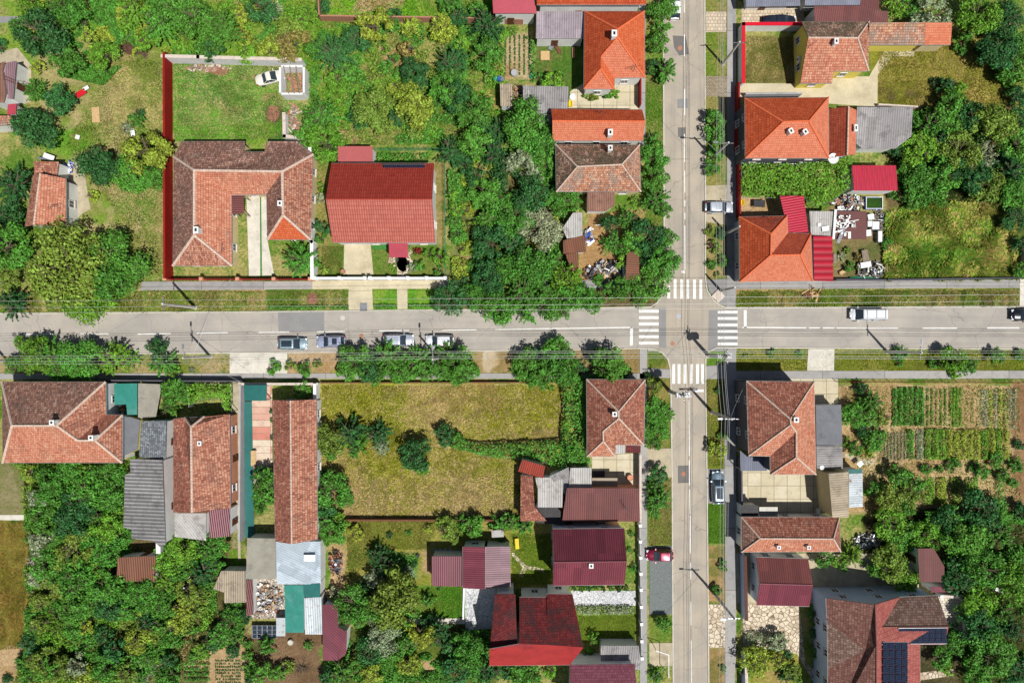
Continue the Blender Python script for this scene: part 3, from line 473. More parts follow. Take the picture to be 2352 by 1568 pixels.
# ------------------------------------------------------------------ buildings
def newell(vs):
    n = Vector((0, 0, 0))
    for i in range(len(vs)):
        a, b = vs[i], vs[(i + 1) % len(vs)]
        n.x += (a.y - b.y) * (a.z + b.z); n.y += (a.z - b.z) * (a.x + b.x); n.z += (a.x - b.x) * (a.y + b.y)
    return n.normalized()
def roof_mesh(name, W, F, mats, parent, thick=.14):
    used = sorted(set(mats)); vs = []; fs = []; mi = []; uvs = []
    k = len(W); base = list(W); low = [Vector((v.x, v.y, v.z - thick)) for v in W]
    vs = base + low; edges = {}; faces = []
    for f, m in zip(F, mats):
        if newell([W[i] for i in f]).z < 0: f = f[::-1]
        faces.append(list(f))
    for fi, f in enumerate(faces):
        n = newell([W[i] for i in f]); u = Vector((0, 0, 1)).cross(n)
        u = Vector((1, 0, 0)) if u.length < 1e-3 else u.normalized()
        v = n.cross(u); fs.append(tuple(f)); mi.append(used.index(mats[fi])); uvs += [((W[i].dot(u)), (W[i].dot(v))) for i in f]
        fs.append(tuple(i + k for i in f[::-1])); mi.append(used.index(mats[fi])); uvs += [((W[i].dot(u)), (W[i].dot(v))) for i in f[::-1]]
        for i in range(len(f)):
            a, b = f[i], f[(i + 1) % len(f)]; edges.setdefault((min(a, b), max(a, b)), []).append((fi, a, b))
    bnd = {}
    for e, l in edges.items():
        if len(l) == 1:
            fi, a, b = l[0]; bnd[a] = b; fs.append((b, a, a + k, b + k)); mi.append(used.index(mats[fi])); uvs += [(0, 0), (1, 0), (1, .1), (0, .1)]
    me = bpy.data.meshes.new(name); me.from_pydata([tuple(v) for v in vs], [], fs)
    for m in used: me.materials.append(M[m])
    me.polygons.foreach_set('material_index', mi); ul = me.uv_layers.new(name='UVMap'); ul.data.foreach_set('uv', [c for p in uvs for c in p]); me.update()
    o = link(name, me, parent); caps = []
    for e, l in edges.items():
        if len(l) == 2:
            f1, f2 = faces[l[0][0]], faces[l[1][0]]; n1 = newell([W[i] for i in f1]); c2 = sum((W[i] for i in f2), Vector()) / len(f2); c1 = W[e[0]]
            if (c2 - c1).dot(n1) < -.08: caps.append((W[e[0]], W[e[1]]))
    loops = []; left = dict(bnd)
    while left:
        s = next(iter(left)); lp = [s]; c = left.pop(s)
        while c != s and c in left: lp.append(c); c = left.pop(c)
        loops.append(lp)
    return o, caps, loops
def inset_loop(pts, d):
    n = len(pts); out = []
    for i in range(n):
        p0, p, p1 = pts[i - 1], pts[i], pts[(i + 1) % n]; a = Vector((p.x - p0.x, p.y - p0.y)); b = Vector((p1.x - p.x, p1.y - p.y))
        if a.length < 1e-6 or b.length < 1e-6: out.append(p.copy()); continue
        a.normalize(); b.normalize(); na = Vector((-a.y, a.x)); nb = Vector((-b.y, b.x)); m = na + nb; s = m.length
        m = na if s < .2 else m / s; k = d / max(.45, m.dot(na)); out.append(Vector((p.x + m.x * k, p.y + m.y * k, p.z)))
    return out
def add_window(parent, a, b, ztop, at, w=.95, h=1.15, zc=1.6, door=False):
    d = (b - a); d.z = 0; L = d.length; d.normalize(); n = Vector((d.y, -d.x, 0)); c = a + d * at; c.z = 0
    ang = math.atan2(d.y, d.x); M3 = Matrix.Rotation(ang, 3, 'Z')
    if door:
        w, h, zc = .95, 2.0, 1.02
        mb = MB(); mb.box(c + n * .03 + Vector((0, 0, zc)), (w, .08, h), ang); o = mb.build('door', 'door_brown', parent)
        mb = MB(); mb.box(c + n * .09 + d * (w * .38) + Vector((0, 0, 1.05)), (.12, .05, .04), ang); mb.build('handle', 'metal_grey', o); return
    mb = MB()
    for (ox, oz, sx, sz) in ((0, h / 2, w + .12, .08), (0, -h / 2, w + .12, .08), (-w / 2, 0, .08, h - .08), (w / 2, 0, .08, h - .08), (0, 0, .06, h - .08)):
        mb.box(c + d * ox + n * .03 + Vector((0, 0, zc + oz)), (sx, .1, sz), ang)
    o = mb.build('window', 'frame_white', parent)
    mb = MB(); mb.box(c + n * .02 + Vector((0, 0, zc)), (w - .08, .05, h - .08), ang); mb.build('pane', 'glass', o)
    mb = MB(); mb.box(c + n * .1 + Vector((0, 0, zc - h / 2 - .07)), (w + .2, .2, .05), ang); mb.build('sill', 'cap_stone', o)
def chimney(parent, x, y, z, w=.55, l=.75, rz=0, mat='plaster_white', h=1.5):
    c = P(x, y, z); mb = MB(); mb.box((c.x, c.y, z - h / 2), (w, l, h), rz); mb.box((c.x, c.y, z + .03), (w + .16, l + .16, .09), rz)
    o = mb.build('chimney', mat, parent); mb = MB(); mb.box((c.x, c.y, z + .1), (w * .5, l * .55, .06), rz); mb.build('flue', 'flue', o); return o
NB = {}
def house(name, label, cat, V, F, mats, wall='plaster_white', cap='mortar', inset=.32, chim=(), group=None, gut=True, win=True, two=False, capr=.13, walls=True, door=True, posts=False, thick=.14):
    """V: (x, y, z) corners on the plan grid at their real height z"""
    W = [P(*v) for v in V]
    root = empty(name, (0, 0, 0)); lo = [w for w in W]; cx = sum(w.x for w in lo) / len(lo); cy = sum(w.y for w in lo) / len(lo); root.location = (cx, cy, 0)
    off = Vector((cx, cy, 0)); W = [w - off for w in W]
    tag(root, label, cat, group)
    if isinstance(mats, str): mats = [mats] * len(F)
    ro, caps, loops = roof_mesh('roof', W, F, mats, root, thick)
    if caps and cap:
        mb = MB()
        for a, b in caps:
            n = max(1, int((b - a).length / .42))
            for i in range(n):
                p = a.lerp(b, i / n); q = a.lerp(b, (i + .94) / n); mb.tube(p + Vector((0, 0, .0)), q + Vector((0, 0, .025)), capr, capr * .86, n=6)
        mb.build('ridge_cap', cap, ro)
    for lp in loops:
        pts = [W[i] for i in lp]
        if gut:
            mb = MB()
            for i in range(len(pts)):
                a, b = pts[i], pts[(i + 1) % len(pts)]
                if abs(a.z - b.z) < .25: mb.tube(a + Vector((0, 0, -.09)), b + Vector((0, 0, -.09)), .065, n=6)
            if mb.v: mb.build('gutter', 'gutter', ro)
        ins = inset_loop(pts, inset); n = len(ins)
        if walls and not posts:
            mb = MB(); mb.add([(p.x, p.y, 0) for p in ins] + [(p.x, p.y, p.z - .1) for p in ins], [(i, (i + 1) % n, n + (i + 1) % n, n + i) for i in range(n)]); mb.build('wall', wall, root)
            if win:
                dd = False; lens = [(ins[(i + 1) % n] - ins[i]).length for i in range(n)]; big = lens.index(max(lens))
                for i in range(n):
                    a, b = ins[i], ins[(i + 1) % n]; L = (Vector((b.x, b.y)) - Vector((a.x, a.y))).length
                    if L < 2.6: continue
                    k = max(1, int(L / 3.4)); zt = min(a.z, b.z)
                    for j in range(k):
                        isd = door and i == big and j == k // 2
                        add_window(root, a, b, zt, L * (j + .5) / k, door=isd)
                        if zt > 4.9: add_window(root, a, b, zt, L * (j + .5) / k, zc=zt - 1.1, h=1.0)
            elif door:
                i = max(range(n), key=lambda q: (ins[(q + 1) % n] - ins[q]).length); a, b = ins[i], ins[(i + 1) % n]
                if min(a.z, b.z) > 2.3: add_window(root, a, b, 0, (b - a).length * .4, door=True)
        if posts:
            for p in ins:
                mb = MB(); mb.tube((p.x, p.y, 0), (p.x, p.y, p.z - .1), .07); mb.build('post', 'wood_grey' if posts == 1 else 'metal_grey', root)
    for c in chim:
        o = chimney(ro, *c); o.location = -off
    return root, ro, off
def gable(name, label, quad, ze, zr, mats, axis, rp=.5, **kw):
    """quad TL, TR, BR, BL on the grid; axis 'x' = ridge left-right, rp: ridge position as a fraction from the top (left)"""
    tl, tr, br, bl = quad
    L = lambda a, b, t: (a[0] + (b[0] - a[0]) * t, a[1] + (b[1] - a[1]) * t)
    kz = (H - ze) / (H - zr); sc = lambda p: (1176 + (p[0] - 1176) * kz, p[1]) if axis == 'x' else (p[0], 784 + (p[1] - 784) * kz)
    if axis == 'x': r1 = L(tl, bl, rp); r2 = L(tr, br, rp); F = [(0, 1, 5, 4), (4, 5, 2, 3)]
    else: r1 = L(tl, tr, rp); r2 = L(bl, br, rp); F = [(0, 4, 5, 3), (4, 1, 2, 5)]
    r1, r2 = sc(r1), sc(r2); V = [(*tl, ze), (*tr, ze), (*br, ze), (*bl, ze), (*r1, zr), (*r2, zr)]
    return house(name, label, kw.pop('cat', 'house'), V, F, mats, **kw)
def shed(name, label, quad, zs, mat, cat='shed', **kw):
    """single sheet roof; zs = heights TL TR BR BL"""
    if not isinstance(zs, (list, tuple)): zs = [zs + .15, zs + .15, zs, zs]
    kw.setdefault('inset', .15); kw.setdefault('gut', False); kw.setdefault('win', False); kw.setdefault('thick', .06)
    return house(name, label, cat, [(*q, z) for q, z in zip(quad, zs)], [tuple(range(len(quad)))], mat, cap=None, **kw)

# --- north-west block
Z1, Z2 = 3.3, 6.2
house('courtyard_house', 'large weathered terracotta house with roof wrapped round three sides of a courtyard', 'house',
  [(417, 325, Z1), (563, 325, Z1), (559, 349, 3.9), (607, 349, 3.9), (614, 325, Z1), (682, 325, Z1), (719, 355, Z1), (713, 550, Z1), (614, 550, Z1), (612, 446, Z1), (531, 448, Z1), (532, 610, Z1), (397, 610, Z1), (399, 360, Z1),
   (446, 391, Z2), (446, 540, Z2), (648, 394, Z2), (650, 494, Z2)],
  [(0, 1, 2, 3, 4, 5, 6, 16, 14, 13), (13, 14, 15, 12), (12, 15, 11), (11, 15, 14, 10), (10, 14, 16, 9), (9, 16, 17, 8), (8, 17, 7), (7, 17, 16, 6)],
  ['tile_old_dark', 'tile_old_dark', 'tile_old', 'tile_bright_old', 'tile_bright_old', 'tile_old_dark', 'tile_orange', 'tile_old'], wall='plaster_cream', chim=[(450, 528, 6.9), (643, 467, 6.8, .5, .6)], capr=.2)
shed('porch', 'small ribbed brown sheet porch on the courtyard side of the terracotta house', [(532, 448), (560, 449), (560, 491), (532, 491)], [3.0, 2.8, 2.8, 3.0], 'metal_brown_roof', 'porch', posts=1)
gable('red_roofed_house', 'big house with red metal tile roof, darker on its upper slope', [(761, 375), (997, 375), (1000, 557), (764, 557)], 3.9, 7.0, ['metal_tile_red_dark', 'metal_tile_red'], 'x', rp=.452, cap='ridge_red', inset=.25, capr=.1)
shed('garage', 'flat rose red garage just above the big red roofed house', [(776, 336), (856, 336), (856, 371), (776, 371)], [3.1, 3.1, 2.9, 2.9], 'sheet_rose', 'garage')
shed('entrance_canopy', 'square dark rose entrance canopy below the big red roofed house', [(893, 558), (936, 558), (937, 591), (894, 591)], [2.9, 2.9, 2.7, 2.7], 'sheet_maroonred', 'canopy', posts=2)
# --- houses along the left side of the avenue
def lhouse(name, label, pts, ze, zr, zs, mats, **kw):
    """hip roof with a small wing: pts = TL TR BR V1 V2 BL apexA apexB subA subB"""
    V = [(*pts[i], ze) for i in range(6)] + [(*pts[6], zr), (*pts[7], zr), (*pts[8], zs), (*pts[9], zs)]
    return house(name, label, 'house', V, [(0, 1, 6), (1, 2, 7, 6), (2, 3, 8, 7), (3, 4, 9, 8), (4, 5, 9), (5, 0, 6, 7, 8, 9)], mats, **kw)
a = TT(2, 0, (665, 105), (1216, 105), (1220, 712), (942, 716), (938, 818), (660, 816), (970, 268), (970, 342), (815, 525), (815, 632))
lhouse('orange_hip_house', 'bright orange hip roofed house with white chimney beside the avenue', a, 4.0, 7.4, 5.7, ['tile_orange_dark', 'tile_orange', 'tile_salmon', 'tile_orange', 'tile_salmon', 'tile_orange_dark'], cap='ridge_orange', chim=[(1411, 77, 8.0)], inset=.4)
shed('long_orange_house', 'orange roofed building cut by the top edge of the photo', [(1233, -75), (1483, -75), (1484, 11), (1233, 11)], [8.0, 8.0, 5.0, 5.0], 'tile_orange_dark', 'house', gut=True, inset=.6, thick=.14)
shed('red_sheet_barn', 'dark red sheet roofed barn at the top edge beside the long orange roof', [(1128, -60), (1218, -60), (1233, 31), (1133, 31)], [5.4, 5.4, 4.0, 4.0], 'sheet_maroonred', 'barn', inset=.3)
shed('open_shed', 'pale ribbed sheet lean-to left of the bright orange hip roofed house', [(1232, 26.5), (1341, 26.5), (1341, 89), (1231, 89)], [3.6, 3.6, 3.0, 3.0], 'corr_violet', inset=.2)
shed('open_shed', 'grey ribbed shed below the garden of the bright orange house', [(1201, 197), (1306, 199), (1304, 262), (1202, 258)], [3.0, 3.0, 2.6, 2.6], 'corr_grey')
shed('lean_to', 'narrow grey ribbed lean-to touching the left end of the long orange roofed house', [(1233, 262), (1266, 262), (1266, 296), (1250, 300), (1233, 276)], [2.5] * 5, 'corr_grey')
shed('wood_store', 'tiny wood store roofed with broken grey boards behind the grey ribbed shed', TT(1, 0, (2240, 770), (2350, 770), (2355, 975), (2245, 975)), 2.3, 'corr_beige')
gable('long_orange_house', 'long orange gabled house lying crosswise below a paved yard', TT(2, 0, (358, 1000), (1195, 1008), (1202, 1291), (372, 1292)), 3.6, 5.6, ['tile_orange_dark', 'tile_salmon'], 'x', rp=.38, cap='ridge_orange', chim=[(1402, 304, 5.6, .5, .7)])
house('mossy_tile_house', 'old mossy tiled house with broken tiles next to the long orange gabled house', 'house', [(1276, 332, 3.6), (1469, 333, 3.6), (1472, 440, 3.6), (1278, 440, 3.6), (1326, 383, 6.2), (1428, 378, 6.2)],
  [(0, 1, 5, 4), (1, 2, 5), (2, 3, 4, 5), (3, 0, 4)], ['tile_moss', 'tile_lichen', 'tile_lichen', 'tile_moss'], wall='plaster_cream', chim=[(1402, 340, 5.9, .45, .6)])
shed('lean_to', 'brown ribbed lean-to hanging below the old mossy tiled house', TT(2, 1, (692, 198), (944, 198), (944, 318), (860, 372), (692, 372)), [3.2, 3.2, 2.7, 2.6, 2.6], 'corr_brown')
shed('open_shed', 'grey wavy sheet shed leaning under the trees left of the rubbish yard', TT(2, 1, (560, 385), (645, 385), (650, 600), (505, 622), (462, 530)), [2.6] * 5, 'corr_light')
shed('open_shed', 'patched grey and rust shed in the middle of the row left of the rubbish yard', TT(2, 1, (470, 640), (665, 590), (682, 745), (470, 762)), 2.5, 'corr_rust')
shed('open_shed', 'long rust brown sheet shed at the lower left of the rubbish yard', TT(2, 1, (492, 765), (608, 752), (614, 982), (570, 985)), 2.5, 'corr_rust')
shed('open_shed', 'rust brown ribbed shed at the right side of the rubbish yard', TT(2, 1, (1055, 745), (1165, 740), (1170, 1000), (1042, 1000)), [2.8, 2.5, 2.5, 2.8], 'corr_rust')
# --- north-east block
shed('slate_roofed_house', 'slate grey ribbed roof above the paved court at the top edge', [(1714, -70), (1838, -70), (1838, 14), (1714, 16)], [5.0, 5.0, 2.9, 2.9], 'metal_slate', 'house', inset=.9)
shed('slate_roofed_house', 'slate grey ribbed roof right of the paved court at the top edge', [(1848, -70), (1978, -70), (1977, 12), (1849, 13)], [5.2, 5.2, 3.6, 3.6], 'metal_slate', 'house', inset=.9)
shed('brown_metal_hall', 'wide purplish brown ribbed metal roof above the pink tiled yellow house', [(1870, 14), (1977, 13), (1977, -60), (2019, -60), (2019, 25), (2040, 26), (2040, 52), (1871, 50)], [3.7, 3.7, 4.6, 4.6, 3.6, 3.6, 3.2, 3.2], 'metal_brown_roof', 'house')
a = TT(3, 0, (310, 200), (928, 200), (925, 652), (606, 652), (588, 765), (298, 765), (370, 347), (822, 350), )
house('yellow_house', 'yellow walled house with pinkish weathered tiles and an annex to the right', 'house', [(*a[0], 3.7), (*a[1], 3.7), (*a[2], 3.6), (*a[3], 3.6), (*a[4], 2.8), (*a[5], 2.8), (*a[6], 5.7), (*a[7], 5.7)],
  [(0, 1, 7, 6), (1, 2, 7), (2, 3, 4, 5, 6, 7)], ['tile_moss', 'tile_old', 'tile_bright_old'], wall='plaster_yellow', chim=[(1921, 95, 6.2, .4, .6)])
shed('annex', 'long patchwork tiled annex stretching right from the pink tiled yellow house', TT(3, 0, (930, 210), (1445, 208), (1435, 411), (930, 411)), [4.4, 4.4, 3.0, 3.0], 'tile_lichen', 'annex', wall='plaster_yellow', inset=.3, gut=True, thick=.12)
shed('annex', 'plain salmon tiled end of the annex nearest the big lawn', TT(3, 0, (1447, 208), (1692, 208), (1676, 411), (1437, 411)), [4.4, 4.4, 3.02, 3.02], 'tile_salmon', 'annex', wall='plaster_cream', inset=.3, gut=True, thick=.12)
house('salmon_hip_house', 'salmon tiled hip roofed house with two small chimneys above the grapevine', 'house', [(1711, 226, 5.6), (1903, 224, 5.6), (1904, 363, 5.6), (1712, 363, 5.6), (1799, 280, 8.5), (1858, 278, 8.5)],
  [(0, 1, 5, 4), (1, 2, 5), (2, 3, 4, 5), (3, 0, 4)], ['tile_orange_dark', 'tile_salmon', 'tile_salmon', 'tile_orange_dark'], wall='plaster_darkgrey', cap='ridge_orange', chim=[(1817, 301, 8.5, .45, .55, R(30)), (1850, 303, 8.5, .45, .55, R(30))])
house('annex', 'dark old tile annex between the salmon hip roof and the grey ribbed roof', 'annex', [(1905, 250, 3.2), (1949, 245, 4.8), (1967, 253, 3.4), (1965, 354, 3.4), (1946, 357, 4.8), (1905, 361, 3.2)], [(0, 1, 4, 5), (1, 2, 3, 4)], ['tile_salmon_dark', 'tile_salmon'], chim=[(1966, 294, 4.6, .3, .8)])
shed('open_shed', 'large grey ribbed roof right of the salmon hip roofed house', TT(3, 0, (818, 982), (1328, 985), (1318, 1250), (1170, 1366), (870, 1366), (806, 1320)), [3.6, 3.6, 3.1, 2.9, 2.9, 2.95], 'corr_grey', inset=.25)
shed('garage', 'crimson ribbed garage with white wall between grapevine and dark trees', [(1957, 380), (2058, 380), (2062, 438), (1962, 438)], [3.4, 3.4, 3.0, 3.0], 'metal_crimson', 'garage', inset=.15)
house('salmon_corner_house', 'salmon tiled house at the street corner touching two crimson metal roofs', 'house', [(1698, 498, 3.5), (1808, 496, 3.5), (1810, 535, 3.5), (1863, 537, 3.5), (1867, 645, 3.5), (1699, 647, 3.5), (1771, 537, 6.3), (1770, 586, 6.3), (1838, 585, 6.1)],
  [(0, 1, 6), (1, 2, 7, 6), (2, 3, 8, 7), (3, 4, 8), (4, 5, 7, 8), (5, 0, 6, 7)], ['tile_salmon_dark', 'tile_salmon', 'tile_salmon_dark', 'tile_salmon', 'tile_salmon', 'tile_orange_dark'], wall='plaster_grey', cap='ridge_orange')
shed('metal_canopy', 'crimson ribbed roof behind the salmon corner house', [(1791, 450), (1846, 450), (1857, 534), (1811, 534)], [3.2, 2.9, 2.9, 3.2], 'metal_crimson', 'canopy', posts=2)
shed('metal_canopy', 'crimson ribbed roof on the right side of the salmon corner house beside the pavement', [(1868, 542), (1912, 543), (1914, 646), (1870, 645)], [3.3, 2.9, 2.9, 3.3], 'metal_crimson_flat', 'canopy')
shed('open_shed', 'white stained ribbed sheet roof at the left of the junk yard', TT(3, 1, (380, 370), (600, 372), (605, 600), (395, 596)), [2.5, 2.5, 2.4, 2.4], 'corr_light')
# --- south-east block
Z5, Z8 = 6.4, 9.6
house('corner_tile_house', 'two winged brown tiled house at the lower right corner of the crossroads', 'house', [(1715, 875, Z5), (1870, 877, Z5), (1874, 1089, Z5), (1770, 1089, Z5), (1769, 1047, Z5), (1720, 1046, Z5), (1815, 962, Z8), (1816, 975, Z8), (1829, 992, 8.9), (1829, 1050, 8.9)],
  [(0, 1, 6), (1, 2, 9, 8, 7, 6), (2, 3, 9), (3, 4, 8, 9), (4, 5, 7, 8), (5, 0, 6, 7)], ['tile_red_old', 'tile_bright_old', 'tile_bright_old', 'tile_red_old', 'tile_bright_old', 'tile_red_old'], wall='plaster_darkgrey', chim=[(1829, 964, 9.8, .5, .55)])
shed('flat_roofed_annex', 'flat grey slab roofed annex on the right of the corner tiled house', [(1874, 931), (1932, 929), (1935, 1022), (1875, 1022)], [3.3, 3.1, 3.1, 3.3], 'flat_grey', 'annex')
shed('open_shed', 'small grey ribbed roof with white skylight below the flat grey annex', [(1875, 1024), (1935, 1024), (1936, 1076), (1876, 1076)], [3.3, 3.0, 3.0, 3.3], 'corr_grey')
shed('tall_shed', 'tall narrow cream walled shed with speckled ribbed roof', [(1903, 1087), (1949, 1083), (1949, 1188), (1912, 1188)], [4.7, 4.3, 4.3, 4.7], 'corr_beige', inset=.1, wall='plaster_cream')
shed('open_shed', 'rust streaked white sheet lean-to on the right of the tall narrow shed', [(1950, 1080), (1981, 1078), (1982, 1163), (1950, 1165)], [3.4, 3.0, 3.0, 3.4], 'corr_white_rusty')
a = [(1703, 1187), (1928, 1187), (1931, 1266), (1703, 1267)]
house('low_tile_house', 'long low red tiled house with two small white chimneys below the concrete yard', 'house', [(*p, 3.5) for p in a] + [(1746, 1236, 5.5), (1914, 1237, 5.5)], [(0, 1, 5, 4), (1, 2, 5), (2, 3, 4, 5), (3, 0, 4)], ['tile_red_old', 'tile_red_old', 'tile_bright_old', 'tile_old_dark'], chim=[(1789, 1257, 5.2, .35, .35), (1858, 1257, 5.2, .35, .35)])
gable('maroon_metal_house', 'square maroon metal roofed house below the long low red tiled house', [(1737, 1279), (1856, 1283), (1859, 1392), (1738, 1389)], 3.3, 4.6, ['metal_brown_roof', 'metal_maroon'], 'x', rp=.55, cap='ridge_maroon', inset=.2)
z4, z7, z3 = 5.2, 8.4, 7.2
house('villa', 'big brown tiled villa with solar panels in the lower right corner', 'house',
  [(1897, 1373, z4), (2010, 1388, z7 - .8), (2066, 1371, z4), (2154, 1367, z4), (2179, 1438, z7 - .6), (2171, 1479, z4 + 1.2), (2113, 1479, z4 + 1.2), (2114, 1568, z4 + 1), (2114, 1700, z4 + 1), (2013, 1700, z7), (1897, 1700, z4), (1902, 1536, z4), (1900, 1421, z4), (1988, 1491, 7.2), (2013, 1480, z7), (2027, 1439, z7 - .6)],
  [(0, 1, 14, 13, 12), (12, 13, 11), (13, 14, 9, 10, 11), (1, 2, 15, 14), (2, 3, 4, 15), (15, 4, 5, 6, 14), (14, 6, 7, 8, 9)], ['tile_brown', 'tile_brown_dark', 'tile_brown', 'tile_rosy', 'tile_brown_dark', 'tile_rosy', 'tile_rosy'], wall='plaster_blue', cap='ridge_brown', capr=.1)
shed('garden_shed', 'maroon metal shed among trees above the paved terrace of the villa', [(2108, 1259), (2145, 1259), (2169, 1300), (2169, 1336), (2112, 1336)], [2.9] * 5, 'metal_brown_roof')
shed('garden_shed', 'small maroon sheet roof at the top edge of the villa terrace', [(2137, 1347), (2189, 1346), (2191, 1359), (2139, 1360)], 2.6, 'metal_maroon')
# --- south-west block, right part
a = TT(2, 2, (685, 345), (1222, 348), (1210, 948), (955, 945), (945, 1053), (690, 1050), (978, 640), (980, 702), (835, 822), (838, 912))
lhouse('avenue_tile_house', 'brown tiled hip roofed house beside the avenue at the end of the leafy vine', a, 3.9, 7.0, 5.6, ['tile_red_old', 'tile_red_old', 'tile_old', 'tile_old', 'tile_bright_old', 'tile_red_old'], chim=[(1412, 951, 7.3, .5, .5)])
shed('porch_roof', 'pale ribbed half of the porch below the brown hip roofed avenue house', TT(2, 2, (955, 948), (1042, 948), (1040, 1028), (952, 1028)), 3.1, 'corr_light', 'porch', posts=2)
shed('porch_roof', 'dark red sheet half of the porch below the brown hip roofed avenue house', TT(2, 2, (1045, 948), (1182, 955), (1180, 1020), (1043, 1020)), 3.08, 'sheet_darkred', 'porch', posts=2)
shed('barn', 'long brown ribbed barn roof beside the avenue between yard and maroon house', [(1302, 1120), (1468, 1121), (1470, 1197), (1291, 1197)], [4.2, 4.2, 3.3, 3.3], 'metal_brown_roof', 'barn', inset=.25, wall='plaster_pink')
shed('open_shed', 'pale striped wavy shed between the vine and the long brown barn', [(1310, 1074), (1359, 1074), (1359, 1121), (1306, 1121)], 3.2, 'corr_light')
shed('open_shed', 'grey board shed with a ragged upper edge under the end of the vine', TT(2, 2, (340, 1235), (520, 1150), (540, 1330), (480, 1400)), 3.0, 'corr_grey')
shed('open_shed', 'grey wavy sheet shed filling the corner left of the long brown barn', TT(2, 2, (210, 1245), (470, 1245), (462, 1520), (236, 1518), (236, 1345)), [3.1] * 5, 'corr_light')
shed('tile_lean_to', 'narrow tiled lean-to along the edge of the dry empty lot', [(1196, 1091), (1224, 1093), (1228, 1163), (1256, 1196), (1195, 1196)], [2.9, 3.6, 3.6, 3.4, 2.9], 'tile_red_old', 'shed')
shed('rusty_roof', 'tilted rust red sheet roof above the narrow tiled lean-to', [(1200, 1055), (1252, 1070), (1247, 1098), (1190, 1082)], [3.5, 3.5, 3.2, 3.2], 'metal_redrust')
shed('tarp_roof', 'black tarpaulin covered roof left of the long brown barn', TT(2, 2, (215, 1500), (415, 1520), (475, 1590), (478, 1680), (215, 1660)), [2.7] * 5, 'black_tarp')
gable('maroon_house', 'maroon gabled house with an evenly ribbed roof beside the avenue', [(1269, 1214.5), (1434, 1213), (1434, 1342), (1270, 1344.5)], 5.2, 7.3, ['metal_maroon_dark', 'metal_maroon'], 'x', rp=.585, cap='ridge_maroon', inset=.25, chim=[(1358, 1299, 7.4, .45, .5)])
gable('maroon_cottage', 'small maroon and pink striped roof in the middle of the lawn garden', [(1063, 1255), (1115, 1255), (1114.5, 1351), (1063, 1350)], 3.6, 3.9, 'metal_maroon', 'y', rp=.99, cap=None, inset=.15)
shed('maroon_annex', 'lower left third of the small maroon roofs, with two pale strips', [(991, 1277), (1062, 1277), (1062, 1346), (991, 1345)], [3.2, 3.2, 2.9, 2.9], 'metal_maroon', 'annex')
shed('maroon_annex', 'pale pinkish right third of the small maroon roofs', [(1116, 1255), (1172.5, 1255), (1173, 1347), (1116, 1348)], [3.5, 3.2, 3.2, 3.5], 'metal_pinkbrown', 'annex')
house('red_house', 'dark red stained roof with a brighter red lower band', 'house', [(1193, 1371, 4.6), (1256, 1371, 4.6), (1256, 1363, 4.7), (1315, 1364, 4.7), (1340, 1486, 8.3), (1309, 1526, 4.7), (1124, 1528, 4.7), (1124, 1490, 7.9), (1193, 1478, 7.9), (1257, 1480, 8.05)],
  [(0, 1, 9, 8), (1, 2, 3, 4, 9), (7, 8, 9, 4, 5, 6)], ['sheet_darkred', 'sheet_darkred', 'sheet_red'], cap=None, inset=.3)
shed('red_house_wing', 'left dark red wing of the stained red roof beside the grey terrace', [(1137, 1364), (1184, 1364), (1188, 1487), (1125, 1488)], [4.9, 5.5, 7.4, 7.0], 'sheet_darkred', 'annex', inset=.3, thick=.14)
shed('open_shed', 'grey ribbed shed roof at the avenue end of the lavender garden', [(1380, 1482), (1467, 1482), (1474, 1539), (1380, 1522)], [2.7, 2.7, 2.5, 2.5], 'corr_grey')
shed('tile_roofed_house', 'maroon tiled roof cut by the bottom edge beside the avenue', [(1309, 1526), (1458, 1524), (1468, 1660), (1309, 1660)], [4.2, 4.2, 6.4, 6.4], 'tile_maroon', 'house', inset=.3)
# --- south-west block, left part
house('western_tile_house', 'large hip roofed tile house at the far left under the street trees', 'house', [(4.5, 877, 4.2), (242, 877, 4.2), (243, 952, 4.2), (281, 953, 4.2), (280, 1062, 4.2), (6, 1062, 4.2), (27.5, 977, 8.2), (130, 977, 8.2), (178, 1011, 7.0), (218, 1011, 7.0)],
  [(0, 1, 7, 6), (6, 5, 0), (5, 6, 7, 8, 9, 4), (1, 2, 8, 7), (2, 3, 9, 8), (3, 4, 9)], ['tile_old_dark', 'tile_old_dark', 'tile_bright_old', 'tile_old', 'tile_red_old', 'tile_old'], chim=[(119, 970, 8.9, .5, .5), (209, 1005, 7.9, .5, .5)], capr=.18)
shed('terrace_block', 'cream building with flat grey terrace and white windows beside the western tile house', TT(0, 2, (1130, 690), (1195, 690), (1285, 720), (1262, 990), (1140, 1045)), [3.0] * 5, 'flat_grey', 'house', wall='plaster_yellow', win=True, inset=.05)
shed('shingle_roof', 'speckled grey shingle roof squeezed between two tiled houses', TT(0, 2, (1297, 725), (1530, 725), (1520, 1080), (1275, 1055)), [3.4, 3.7, 3.7, 3.4], 'shingle_grey', 'house')
shed('long_wavy_barn', 'long barn with pale wavy fibre cement roof beside the wild wood', [(299, 1053), (373, 1056), (380, 1250), (367, 1255), (352, 1242), (302, 1236), (302, 1216), (283, 1210), (287, 1090), (299, 1086)], [3.5, 4.4, 4.4, 4.3, 4.1, 3.5, 3.5, 3.2, 3.2, 3.4], 'corr_barn', 'barn', inset=.2)
house('long_pink_house', 'long pink tiled house between white wall and narrow concrete path', 'house', [(398, 962, 3.7), (425, 959, 3.9), (468, 957, 4.1), (527, 951, 3.7), (529, 1166, 3.7), (441, 1176, 6.0), (398, 1176, 3.7), (439, 980, 6.0)],
  [(0, 1, 7, 5, 6), (1, 2, 7), (2, 3, 4, 5, 7)], ['tile_red_old', 'tile_moss', 'tile_old'], wall='plaster_pink', chim=[(458, 1018, 5.6, .4, .5)], capr=.18)
